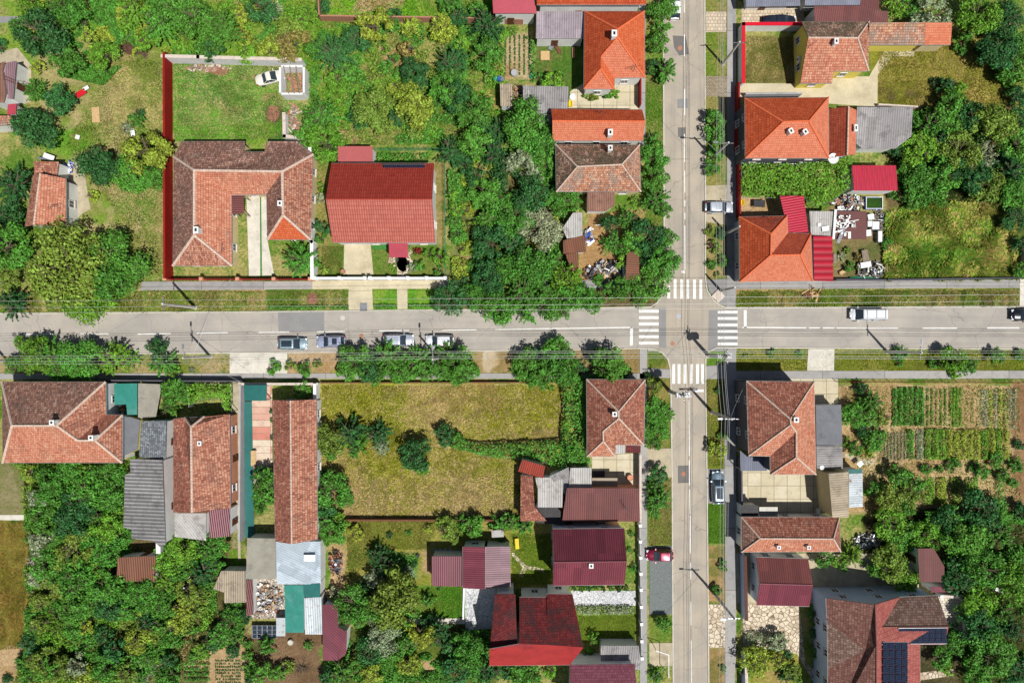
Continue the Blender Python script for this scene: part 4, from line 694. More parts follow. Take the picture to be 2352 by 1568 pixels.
shed('open_shed', 'grey ribbed roof joined to the lower end of the long pink house', [(401, 1178), (473, 1178), (473, 1241), (401, 1232)], [3.4, 3.2, 3.0, 3.2], 'corr_light')
shed('open_shed', 'maroon ribbed roof joined to the lower end of the long pink house', [(480, 1172), (528, 1167), (528, 1231), (481, 1235)], [3.3, 3.3, 3.0, 3.0], 'metal_maroon')
house('narrow_tile_house', 'very long narrow brick tiled house along the white wall of the dry lot', 'house', [(625.5, 918, 3.5), (667, 920, 5.4), (727, 917, 3.5), (729, 1238, 3.5), (670, 1249, 5.4), (632, 1243, 3.5)], [(0, 1, 4, 5), (1, 2, 3, 4)], ['tile_red_old', 'tile_old'])
shed('workshop', 'silvery sheet roofed workshop with a rust spot below the narrow tiled house', [(634, 1243), (736, 1243), (737, 1341), (636, 1341)], [3.8, 3.4, 3.2, 3.6], 'corr_silver', inset=.2)
shed('tarp_shed', 'shed under two faded teal tarpaulins below the silvery workshop', [(653, 1343), (697, 1343), (698, 1452), (656, 1452)], [3.0, 3.1, 2.9, 2.8], 'teal_tarp')
shed('tarp_shed', 'small teal covered roof corner beside the rusty white shed', [(698, 1340), (735, 1339), (735, 1371), (698, 1371)], [3.3, 3.3, 3.1, 3.1], 'teal_sheet')
shed('open_shed', 'rust striped white sheet shed right of the teal tarpaulins', [(699, 1373), (738, 1370), (740, 1456), (701, 1456)], [2.9, 2.9, 2.7, 2.7], 'corr_white_rusty')
shed('greenhouse_roof', 'dull translucent panel roof left of the silvery workshop', [(568, 1235), (633, 1236), (632, 1329), (565, 1329)], [3.0, 3.1, 2.8, 2.7], 'glassy', 'greenhouse')
shed('open_shed', 'beige ribbed shed beside the heap of building scrap', [(508, 1310), (563, 1311), (564, 1383), (515, 1384), (515, 1360), (490, 1352)], [2.6] * 6, 'corr_beige')
shed('lean_to', 'brown sheet lean-to along the left side of the scrap heap', [(565, 1331), (580, 1331), (582, 1410), (566, 1415)], [2.4, 2.4, 2.3, 2.3], 'metal_brown_roof')
shed('rusty_hut', 'patched rust and grey sheet hut alone in the wild wood', [(270, 1280), (358, 1276), (355, 1336), (268, 1334)], [2.9, 2.9, 2.5, 2.5], 'corr_rust')
shed('garden_shed', 'long mauve ribbed shed beside the bare soil plot at the bottom', [(741, 1388), (774, 1388), (777, 1440), (797, 1450), (795, 1500), (776, 1516), (741, 1516)], [2.9, 2.9, 2.8, 2.8, 2.7, 2.7, 2.8], 'metal_maroon')
gable('small_tile_house', 'small terracotta house near the left edge with veranda and white tank', [(76, 402), (151, 410), (151, 517), (57, 521)], 3.3, 4.6, ['tile_old', 'tile_bright_old'], 'y', rp=.22, wall='plaster_white')
shed('tile_shed', 'small tiled shed joined above the small terracotta house', [(77, 370), (135, 372), (131, 404), (79, 400)], [3.0, 3.0, 2.8, 2.8], 'tile_old')
shed('wooden_shed', 'brown plank roof cut by the left edge above a red sheet', [(-30, 155), (12, 141), (6, 165), (14, 215), (8, 236), (-30, 236)], [3.2] * 6, 'corr_brown')
shed('tile_shed', 'old tiled roof corner at the left edge under a tall tree', [(-40, 265), (26, 266), (24, 288), (-40, 292)], 3.0, 'tile_lichen')
shed('mauve_shed', 'faded mauve sheet roof below the tree at the left edge', [(10, 145), (38, 140), (30, 228), (8, 225)], 2.6, 'metal_pinkbrown')
shed('red_shed', 'small red sheet roof by the left edge next to a dark tree', [(18, 240), (38, 238), (36, 262), (16, 264)], 2.5, 'sheet_maroonred')

shed('porch_roof', 'dark grey ribbed canopy left of the corner tiled house wing', [(1700, 1034), (1716, 1048), (1766, 1052), (1762, 1081), (1701, 1081)], [3.0] * 5, 'metal_slate', 'porch', posts=2)
shed('open_shed', 'black roofed shelter along the lower side of the concrete yard', [(1703, 1160), (1742, 1160), (1742, 1186), (1703, 1186)], 2.6, 'black_tarp')
# solar panels
def panels(label, origin, du, dv, nu, nv, z0, z1, group, zu=0.0):
    """origin TL on grid; du, dv grid vectors for the whole array"""
    root = empty('solar_array', (0, 0, 0)); o0 = P(*origin, z0); root.location = o0; tag(root, label, 'solar panels', group)
    pts = lambda s, t: P(origin[0] + du[0] * s + dv[0] * t, origin[1] + du[1] * s + dv[1] * t, z0 + (z1 - z0) * t + zu * s) - o0
    for i in range(nu):
        for j in range(nv):
            a, b_, c, d = pts((i + .04) / nu, (j + .03) / nv), pts((i + .96) / nu, (j + .03) / nv), pts((i + .96) / nu, (j + .97) / nv), pts((i + .04) / nu, (j + .97) / nv)
            up = Vector((0, 0, .05)); mb = MB(); vs = [a, b_, c, d] + [p + up for p in (a, b_, c, d)]
            mb.add(vs, [(3, 2, 1, 0), (4, 7, 6, 5)][::-1] + [(0, 4, 5, 1), (1, 5, 6, 2), (2, 6, 7, 3), (3, 7, 4, 0)])
            mb.f = [f[::-1] for f in mb.f]; mb.build('panel', 'solar_cell', root)
    mb = MB(); mb.path([pts(0, 0) - Vector((0, 0, .02)), pts(1, 0) - Vector((0, 0, .02))], .04); mb.path([pts(0, 1) - Vector((0, 0, .02)), pts(1, 1) - Vector((0, 0, .02))], .04)
    for t in (0, .5, 1): mb.tube(pts(t, .05) - Vector((0, 0, .02)), pts(t, .05) - Vector((0, 0, .9)), .03)
    mb.build('rack', 'metal_grey', root)
m, nt, b = new_mat('solar_cell', .13, .4); pos = nd(nt, "NewGeometry").outputs[0]
br = nd(nt, "TexBrick", {"Vector": pos, "Color1": c4(srgb(20, 26, 42)), "Color2": c4(srgb(28, 36, 56)), "Mortar": c4(srgb(70, 76, 90)), "Scale": 1.0, "Mortar Size": .01, "Brick Width": .28, "Row Height": .28}); br.offset = 0
nt.links.new(br.outputs[0], b.inputs["Base Color"]); M['solar_cell'] = m
panels('row of blue solar collectors on the upper edge of the big red roof', (879, 377.5), (97, 0), (0, 11.5), 8, 1, 4.75, 4.1, 'solar arrays')
panels('dark solar array on the right wing of the brown villa', (2064, 1442), (111, -1), (0, 36), 8, 3, 8.0, 6.8, 'solar arrays')
panels('tall solar array on the central slope of the brown villa', (2027, 1474), (58, 0), (0, 110), 4, 6, 8.35, 8.35, 'solar arrays', -1.2)

# ------------------------------------------------------------------ walls and fences
def wall_(name, label, pts, h, th, mat, capmat=None, cat='wall', group=None, posts=None, hs=None):
    w = [P(*p) for p in pts]; root = empty(name, w[0]); tag(root, label, cat, group); o0 = w[0].copy(); w = [p - o0 for p in w]
    mb = MB(); cb = MB()
    for a, b_ in zip(w[:-1], w[1:]):
        d = b_ - a; L = d.length; ang = math.atan2(d.y, d.x); c = (a + b_) / 2
        mb.box((c.x, c.y, h / 2), (L + th * .98, th, h), ang)
        if capmat: cb.box((c.x, c.y, h + .04), (L + th + .1, th + .12, .08), ang)
    mb.build('panel' if cat == 'fence' else 'wall_face', mat, root)
    if capmat: cb.build('coping', capmat, root)
    if posts:
        sp, ps, pm, ph = posts
        for a, b_ in zip(w[:-1], w[1:]):
            d = b_ - a; k = max(1, round(d.length / sp))
            for i in range(k + 1):
                if i == k and b_ is not w[-1]: continue
                p = a + d * i / k; mb = MB(); mb.box((p.x, p.y, ph / 2), (ps, ps, ph), math.atan2(d.y, d.x)); mb.box((p.x, p.y, ph + .03), (ps + .1, ps + .1, .06), math.atan2(d.y, d.x)); mb.build('pillar', pm, root)
    return root
def mesh_fence(name, label, pts, h=1.5, mat='metal_grey', sp=2.5, group=None, rails=3, pr=.035):
    w = [P(*p) for p in pts]; o0 = w[0].copy(); root = empty(name, o0); tag(root, label, 'fence', group); w = [p - o0 for p in w]; mb = MB()
    for a, b_ in zip(w[:-1], w[1:]):
        d = b_ - a; k = max(1, round(d.length / sp))
        for r in range(rails): z = h * (r + .6) / rails; mb.tube(a + Vector((0, 0, z)), b_ + Vector((0, 0, z)), .02, n=5)
        n2 = int(d.length / .16)
        for i in range(n2): p = a + d * (i + .5) / n2; mb.tube(p + Vector((0, 0, .05)), p + Vector((0, 0, h)), .008, n=4, cap=False)
    mb.build('railing', mat, root)
    for a, b_ in zip(w[:-1], w[1:]):
        d = b_ - a; k = max(1, round(d.length / sp))
        for i in range(k):
            p = a + d * i / k; pb = MB(); pb.tube(p, p + Vector((0, 0, h + .08)), pr, n=6); pb.build('post', mat, root)
    return root
wall_('boundary_wall', 'long blood red garden wall with pale coping left of the courtyard house', [(394, 137), (395.5, 640)], 2.3, .3, 'red_wall')
o = wall_('boundary_wall', 'chalky white garden wall closing the top of the grass plot', [(390, 143), (470, 145), (700, 151)], 2.1, .35, 'plaster_white', 'cap_stone')
wall_('boundary_wall', 'white wall between the courtyard house and the big red roofed house', [(722, 352), (722, 556), (726, 560), (727, 641)], 2.2, .35, 'plaster_white', 'white_paint')
wall_('street_fence', 'red railing fence with beige pillars below the courtyard house', [(392, 643), (720, 643)], 1.5, .08, 'red_wall', None, 'fence', posts=(5.2, .4, 'plaster_pink', 1.8))
wall_('street_fence', 'white street wall with chunky pillars in front of the red roofed house', [(728, 641), (843, 641)], 1.3, .25, 'plaster_white', 'white_paint', posts=(3.6, .4, 'white_paint', 1.6))
wall_('street_fence', 'white wall segments with chunky pillars right of the concrete driveway', [(855, 641), (1025, 641)], 1.3, .25, 'plaster_white', 'white_paint', posts=(2.6, .4, 'white_paint', 1.6))
mesh_fence('side_fence', 'green mesh fence down the right side of the red roofed house garden', [(1022, 345), (1024, 640)], 1.5, 'green_plastic')
mesh_fence('side_fence', 'green mesh fence behind the rose red garage', [(735, 348), (1020, 346)], 1.5, 'green_plastic')
wall_('plank_wall', 'old brown boundary wall at the end of the bright green strip', [(736, -10), (740, 48), (1045, 52), (1200, 56)], 1.6, .18, 'brick')
wall_('boundary_wall', 'bright red coped wall in an L round the fenced lawn on the right side', [(1830, 70), (1697, 70), (1697, 200)], 2.0, .35, 'plaster_white', 'red_paint')
wall_('boundary_wall', 'dark red wall along the pavement beside the paved drive', [(1689, 200), (1687, 350)], 1.8, .2, 'red_wall')
wall_('boundary_wall', 'low dark red wall below the grapevine beside the pavement', [(1691, 368), (1692, 498)], 1.7, .2, 'red_wall')
wall_('boundary_wall', 'thin garden wall between paved drive and salmon hip roofed house', [(1708, 222), (1834, 221)], 1.2, .2, 'plaster_grey')
wall_('boundary_wall', 'low stone kerb wall around the big dry lawn', [(2013, 244), (2100, 249)], .8, .2, 'cap_stone')
wall_('boundary_wall', 'dark wall at the foot of the overgrown meadow beside the pavement', [(1916, 643), (2030, 644), (2340, 639)], .9, .18, 'plaster_darkgrey')
mesh_fence('street_fence', 'thin red fence with many posts along the vegetable garden', [(1918, 876), (2352, 878), (2500, 878)], 1.5, 'red_wall', 2.0)
wall_('boundary_wall', 'white wall between the narrow tiled house and the dry empty lot', [(732, 882), (733, 1235)], 2.0, .3, 'plaster_white', 'white_paint')
wall_('boundary_wall', 'white street wall in front of the striped yard and the narrow tiled house', [(562, 880), (735, 880)], 1.6, .22, 'plaster_white', 'cap_stone')
wall_('boundary_wall', 'tall pale wall between the wavy barn and the long pink house', [(386, 1055), (390, 1250)], 3.2, .5, 'plaster_grey', 'plaster_white')
wall_('boundary_wall', 'low brown wall along the street edge of the dry lot', [(740, 878), (1330, 877)], .8, .15, 'wood_brown')
wall_('boundary_wall', 'dark stepped block wall below the dry lot', [(800, 1190), (1195, 1191)], 1.1, .25, 'wood_brown')
wall_('boundary_wall', 'dark street wall under the western trees', [(245, 872), (560, 874)], 1.7, .2, 'plaster_darkgrey')
wall_('avenue_wall', 'grey wall with square pillars along the maroon house garden', [(1466, 1200), (1468, 1345), (1470, 1500)], 1.4, .15, 'plaster_grey', None, 'fence', posts=(2.3, .32, 'white_paint', 1.6))
wall_('avenue_wall', 'pale wall between pavement and the yard of the brown hip roofed house', [(1466, 1042), (1466, 1190)], 1.7, .2, 'plaster_grey', 'cap_stone')
wall_('avenue_wall', 'red wall between pavement and the slab paved yard of the orange hip house', [(1467, 185), (1467, 248)], 1.8, .15, 'red_wall')
wall_('avenue_wall', 'grey street wall beside the slab yard of the corner tiled house', [(1694, 1048), (1697, 1265)], 1.8, .2, 'plaster_darkgrey')
wall_('avenue_wall', 'blue white panelled wall with brown tiled coping beside the maroon metal house', [(1701, 1270), (1704, 1408)], 2.0, .3, 'plaster_blue', 'tile_brown')
mesh_fence('avenue_fence', 'black railing beside the crazy paved parking place', [(1702, 1412), (1704, 1484)], 1.7, 'metal_dark')
wall_('avenue_wall', 'blue white wall below the two small pillars near the bottom edge', [(1704, 1494), (1706, 1600)], 1.8, .3, 'plaster_blue', 'cap_stone')
wall_('terrace_wall', 'pale balustrade wall around the villa terrace', [(2150, 1362), (2206, 1366), (2210, 1453), (2178, 1454)], 1.0, .25, 'plaster_white', 'cap_stone', posts=(2.4, .32, 'white_paint', 1.3))
patch('terrace', [(2110, 1366), (2204, 1368), (2208, 1452), (2110, 1452)], .3, 'pavers_white', thick=1)
wall_('terrace_wall', 'white step edge between the grass lawn and the grey terrace of the red house', [(1064, 1418), (1066, 1350)], .35, .25, 'white_paint')
for i, (pts, lb) in enumerate((([(2345, 640), (2346, 560)], 'dark wall at the right edge beside the overgrown meadow'), ([(563, 884), (561, 1235)], 'grey wall on the left of the teal strip'))): wall_('boundary_wall', lb, pts, 1.9, .2, 'plaster_grey')
# ------------------------------------------------------------------ vegetation
def leaf_mesh(name, cen, nrm, ln, wd, mat='leaf', seed=0, jit=.55):
    """one mesh of pointed leaf sprays: cen (n,3), nrm (n,3) facing, ln/wd arrays"""
    r = np.random.default_rng(seed); n = len(cen)
    N = nrm + r.normal(0, jit, (n, 3)); N /= np.linalg.norm(N, axis=1)[:, None] + 1e-9
    t = r.normal(0, 1, (n, 3)); t -= (t * N).sum(1)[:, None] * N; t /= np.linalg.norm(t, axis=1)[:, None] + 1e-9
    s = np.cross(N, t); ln = ln[:, None]; wd = wd[:, None]
    v = np.stack([cen - t * ln * .5, cen + s * wd * .5 + N * ln * .06, cen + t * ln * .5 - N * ln * .1, cen - s * wd * .5 + N * ln * .06], 1).reshape(-1, 3)
    return quad_mesh(name, v, mat)
def quad_mesh(name, v, mat):
    n = len(v) // 4; me = bpy.data.meshes.new(name); me.vertices.add(n * 4); me.vertices.foreach_set('co', v.astype(np.float32).ravel())
    me.loops.add(n * 4); me.loops.foreach_set('vertex_index', np.arange(n * 4, dtype=np.int32)); me.polygons.add(n)
    me.polygons.foreach_set('loop_start', np.arange(0, n * 4, 4, dtype=np.int32)); me.polygons.foreach_set('loop_total', np.full(n, 4, np.int32)); me.update(); me.materials.append(M[mat]); return me
def crown_pts(R_, hgt, kind, seed, n):
    """leaf centres and outward normals for a lobed crown of radius R_, its base at z=0"""
    r = np.random.default_rng(seed); C = []; Nn = []
    if kind == 'spiky':      # long shoots that radiate outward
        k = int(26 + R_ * 14)
        for i in range(k):
            az = r.uniform(0, 2 * math.pi); el = r.uniform(.05, 1.45) ** 1.0; d = np.array([math.cos(az) * math.cos(el), math.sin(az) * math.cos(el), math.sin(el)]); L = R_ * r.uniform(.72, 1.12)
            m = max(8, n // k); t = r.uniform(.15, 1, m) ** .7; p = d[None, :] * (t * L)[:, None]; p[:, 2] *= hgt / R_; p[:, 2] -= (t ** 2) * R_ * .18 * math.cos(el)
            p += r.normal(0, .11 + .05 * R_ * .4, (m, 3)) * (1.15 - t)[:, None]; C.append(p); Nn.append(np.tile(d * .4 + np.array([0, 0, .8]), (m, 1)))
    else:
        k = {'round': 20, 'wide': 26, 'loose': 15, 'bush': 12}[kind]; k = int(k * (.6 + R_ * .22)); lob = []
        for i in range(k):
            az = r.uniform(0, 2 * math.pi); rr = R_ * math.sqrt(r.uniform(.02, .72)); zz = hgt * (1 - (rr / R_) ** 2) ** .5 * r.uniform(.45, .85) if i % 4 else hgt * r.uniform(.1, .4)
            lr = R_ * r.uniform(.17, .33) * (.85 if kind == 'loose' else 1); lob.append((rr * math.cos(az), rr * math.sin(az), max(zz, lr * .4), lr))
        A = np.array([l[3] ** 2 for l in lob]); A /= A.sum()
        for l, a in zip(lob, A):
            m = max(6, int(n * a)); d = r.normal(0, 1, (m, 3)); d[:, 2] = np.abs(d[:, 2]) * 1.2 - .35; d /= np.linalg.norm(d, axis=1)[:, None]
            q = l[3] * np.where(r.random(m) < .16, r.uniform(1.05, 1.45, m), r.uniform(.5, 1.08, m) ** .8); p = np.array(l[:3])[None, :] + d * q[:, None] * np.array([1, 1, .8]); C.append(p); Nn.append(d + np.array([0, 0, .45]))
    return np.concatenate(C), np.concatenate(Nn)
CROWN = {}; TRUNK = {}
def trunk_mesh(key, R_, zc, seed, mat='bark', dense=7):
    r = random.Random(seed); mb = MB(); base = Vector((0, 0, 0)); top = Vector((r.uniform(-.2, .2), r.uniform(-.2, .2), zc)); t = .07 + R_ * .055
    mb.tube(base, top, t * 1.3, t * .85, n=8)
    for i in range(dense):
        az = 2 * math.pi * i / dense + r.uniform(-.4, .4); el = r.uniform(.35, 1.1); L = R_ * r.uniform(.55, .85)
        mid = top + Vector((math.cos(az) * math.cos(el), math.sin(az) * math.cos(el), math.sin(el))) * L * .5; end = mid + Vector((math.cos(az + .3) * math.cos(el), math.sin(az + .3) * math.cos(el), math.sin(el) * .8)) * L * .5
        mb.tube(top - Vector((0, 0, .2)), mid, t * .5, t * .32, n=6); mb.tube(mid, end, t * .32, t * .1, n=5)
        e2 = mid + Vector((math.cos(az - .7), math.sin(az - .7), .5)) * L * .4; mb.tube(mid, e2, t * .25, t * .08, n=5)
    o = mb.build('trunk', mat); me = o.data; bpy.data.objects.remove(o); return me
CLS = (.8, 1.5, 2.4, 3.4, 5.0); DENS = (330, 950, 2200, 4000, 7800)
def get_crown(ci, kind, var):
    key = (ci, kind, var)
    if key not in CROWN:
        R_ = CLS[ci]; hf = {'round': .95, 'wide': .7, 'loose': .85, 'bush': .9, 'spiky': .8}[kind]; seed = ci * 100 + var * 10 + len(kind)
        n = DENS[ci] if kind != 'loose' else int(DENS[ci] * .62); c, nn = crown_pts(R_, R_ * hf, kind, seed, n); r = np.random.default_rng(seed)
        s = (.27, .31, .36, .39, .43)[ci] * (1.0 if kind != 'spiky' else 1.15); ln = r.uniform(.6, 1.3, len(c)) * s; wd = ln * (.55 if kind != 'spiky' else .34); CROWN[key] = leaf_mesh('crown', c, nn, ln, wd, seed=seed)
        zc = (.3, .9, 1.5, 2.0, 2.6)[ci]; TRUNK[key] = trunk_mesh(key, R_, zc + R_ * .25, seed); CROWN[key]['zc'] = zc
    return CROWN[key], TRUNK[key], CROWN[key]['zc']
def g(*c): return c4(srgb(*c))
TINT = {'D': (g(64, 112, 58), 'dark green'), 'G': (g(92, 146, 56), 'green'), 'B': (g(114, 160, 54), 'bright green'), 'Y': (g(152, 168, 64), 'yellow green'), 'O': (g(126, 150, 62), 'olive green'), 'S': (g(150, 162, 124), 'grey green'), 'N': (g(150, 138, 76), 'brownish green')}
LAND = [('the small terracotta house', 105, 460), ('the red garden wall', 392, 300), ('the courtyard house', 560, 470), ('the old white saloon car', 620, 178), ('the big red roofed house', 880, 465), ('the bright orange hip roof', 1411, 110), ('the long orange gabled house', 1370, 286), ('the mossy tiled house', 1373, 386),
        ('the rubbish yard', 1390, 590), ('the yellow house', 1900, 130), ('the big dry lawn', 2160, 180), ('the salmon hip roof', 1805, 294), ('the crimson garage', 2010, 408), ('the overgrown meadow', 2190, 560), ('the salmon corner house', 1780, 570), ('the northern zebra crossing', 1573, 665),
        ('the western tile house', 140, 970), ('the long wavy barn', 335, 1150), ('the rusty hut', 313, 1306), ('the long pink house', 463, 1065), ('the narrow tiled house', 677, 1080), ('the dry empty lot', 1010, 980), ('the brown avenue house', 1412, 960), ('the corner tiled house', 1795, 980),
        ('the vegetable garden', 2190, 960), ('the tall narrow shed', 1927, 1135), ('the low red tiled house', 1817, 1227), ('the brown villa', 2040, 1480), ('the maroon gabled house', 1352, 1280), ('the small maroon roofs', 1085, 1300), ('the stained red roof', 1230, 1445), ('the teal tarpaulins', 676, 1398), ('the dotted seedling plot', 525, 1540), ('the brown field', 20, 1350), ('the pale rose garage', 816, 353), ('the parked grey estate car', 1649, 1121), ('the white van', 1993, 722), ('the southern zebra crossing', 1580, 858), ('the seedling strip at the top', 1190, 128), ('the mauve shed', 768, 1450)]
REG = {}
ORD = ['nearest', 'second nearest', 'third nearest', 'fourth nearest', 'fifth nearest', 'sixth nearest', 'seventh nearest', 'eighth nearest', 'ninth nearest', 'tenth nearest', 'eleventh nearest', 'twelfth nearest', 'thirteenth nearest']
def register(o, kindw, adj, x, y):
    best = min(LAND, key=lambda l: (l[1] - x) ** 2 + (l[2] - y) ** 2); dx, dy = x - best[1], y - best[2]
    side = ('right of' if dx > 0 else 'left of') if abs(dx) > abs(dy) else ('below' if dy > 0 else 'above')
    REG.setdefault((adj, kindw, side, best[0]), []).append((math.hypot(dx, dy), o))
def finish_labels():
    for (adj, kw, side, lm), l in REG.items():
        l.sort(key=lambda t: t[0])
        for i, (d, o) in enumerate(l):
            if len(l) == 1: o['label'] = f'{adj} {kw} {side} {lm}'
            elif i == len(l) - 1 and len(l) > 2: o['label'] = f'{adj} {kw} {side} {lm}, farthest from it'
            else: o['label'] = f'{adj} {kw} {side} {lm}, {ORD[i]} to it'
tr = random.Random(5)
KIND = {'G': ('round', 'wide', 'spiky', 'round'), 'D': ('round', 'spiky', 'wide'), 'B': ('wide', 'round', 'spiky'), 'Y': ('wide', 'loose', 'spiky'), 'O': ('loose', 'wide', 'round'), 'S': ('loose', 'spiky', 'round'), 'N': ('spiky', 'loose')}
def tree(x, y, rF, t='G', kind=None, name=None, sx=1.0, sy=1.0, zmul=1.0, lift=0.0):
    rm = rF * K * (1.0 if y < 335 and 395 < x < 1200 else .95); ci = min(range(5), key=lambda i: abs(math.log(CLS[i] / rm))); kind = kind or tr.choice(KIND[t]); var = tr.randrange(3 if ci > 1 else 2)
    cm, tm, zc = get_crown(ci, kind, var); s = rm / CLS[ci]; base = P(x, y, zc + CLS[ci] * .5)
    small = rm < 1.62; nm = name or ('shrub' if small else 'tree'); root = empty(nm, (base.x, base.y, 0), tr.uniform(0, 6.28)); root.scale = (s * sx, s * sy, s * zmul * tr.uniform(.9, 1.1)) if sx == 1 and sy == 1 else (s * sx, s * sy, s * zmul)
    if sx != 1 or sy != 1: root.rotation_euler.z = 0
    c = link('crown', cm, root); c.location = (0, 0, zc + lift); k, (col, cw) = tr.uniform(.85, 1.18), TINT[t]; hshift = tr.uniform(.93, 1.08); c.color = (col[0] * k * hshift, col[1] * k, col[2] * k, 1)
    link('trunk', tm, root)
    adj = cw
    size = 'small ' if rm < 1.3 else ('large ' if rm > 3.1 else ''); root['category'] = 'shrub' if small else 'tree'
    root['group'] = 'shrubs in gardens and verges' if small else ('trees in the gardens and streets')
    form = {'round': 'leafy', 'wide': 'spreading', 'loose': 'loose open', 'bush': 'bushy', 'spiky': 'feathery'}[kind]
    register(root, 'shrub' if small else 'tree', (size + form + ' ' + adj), x, y); return root
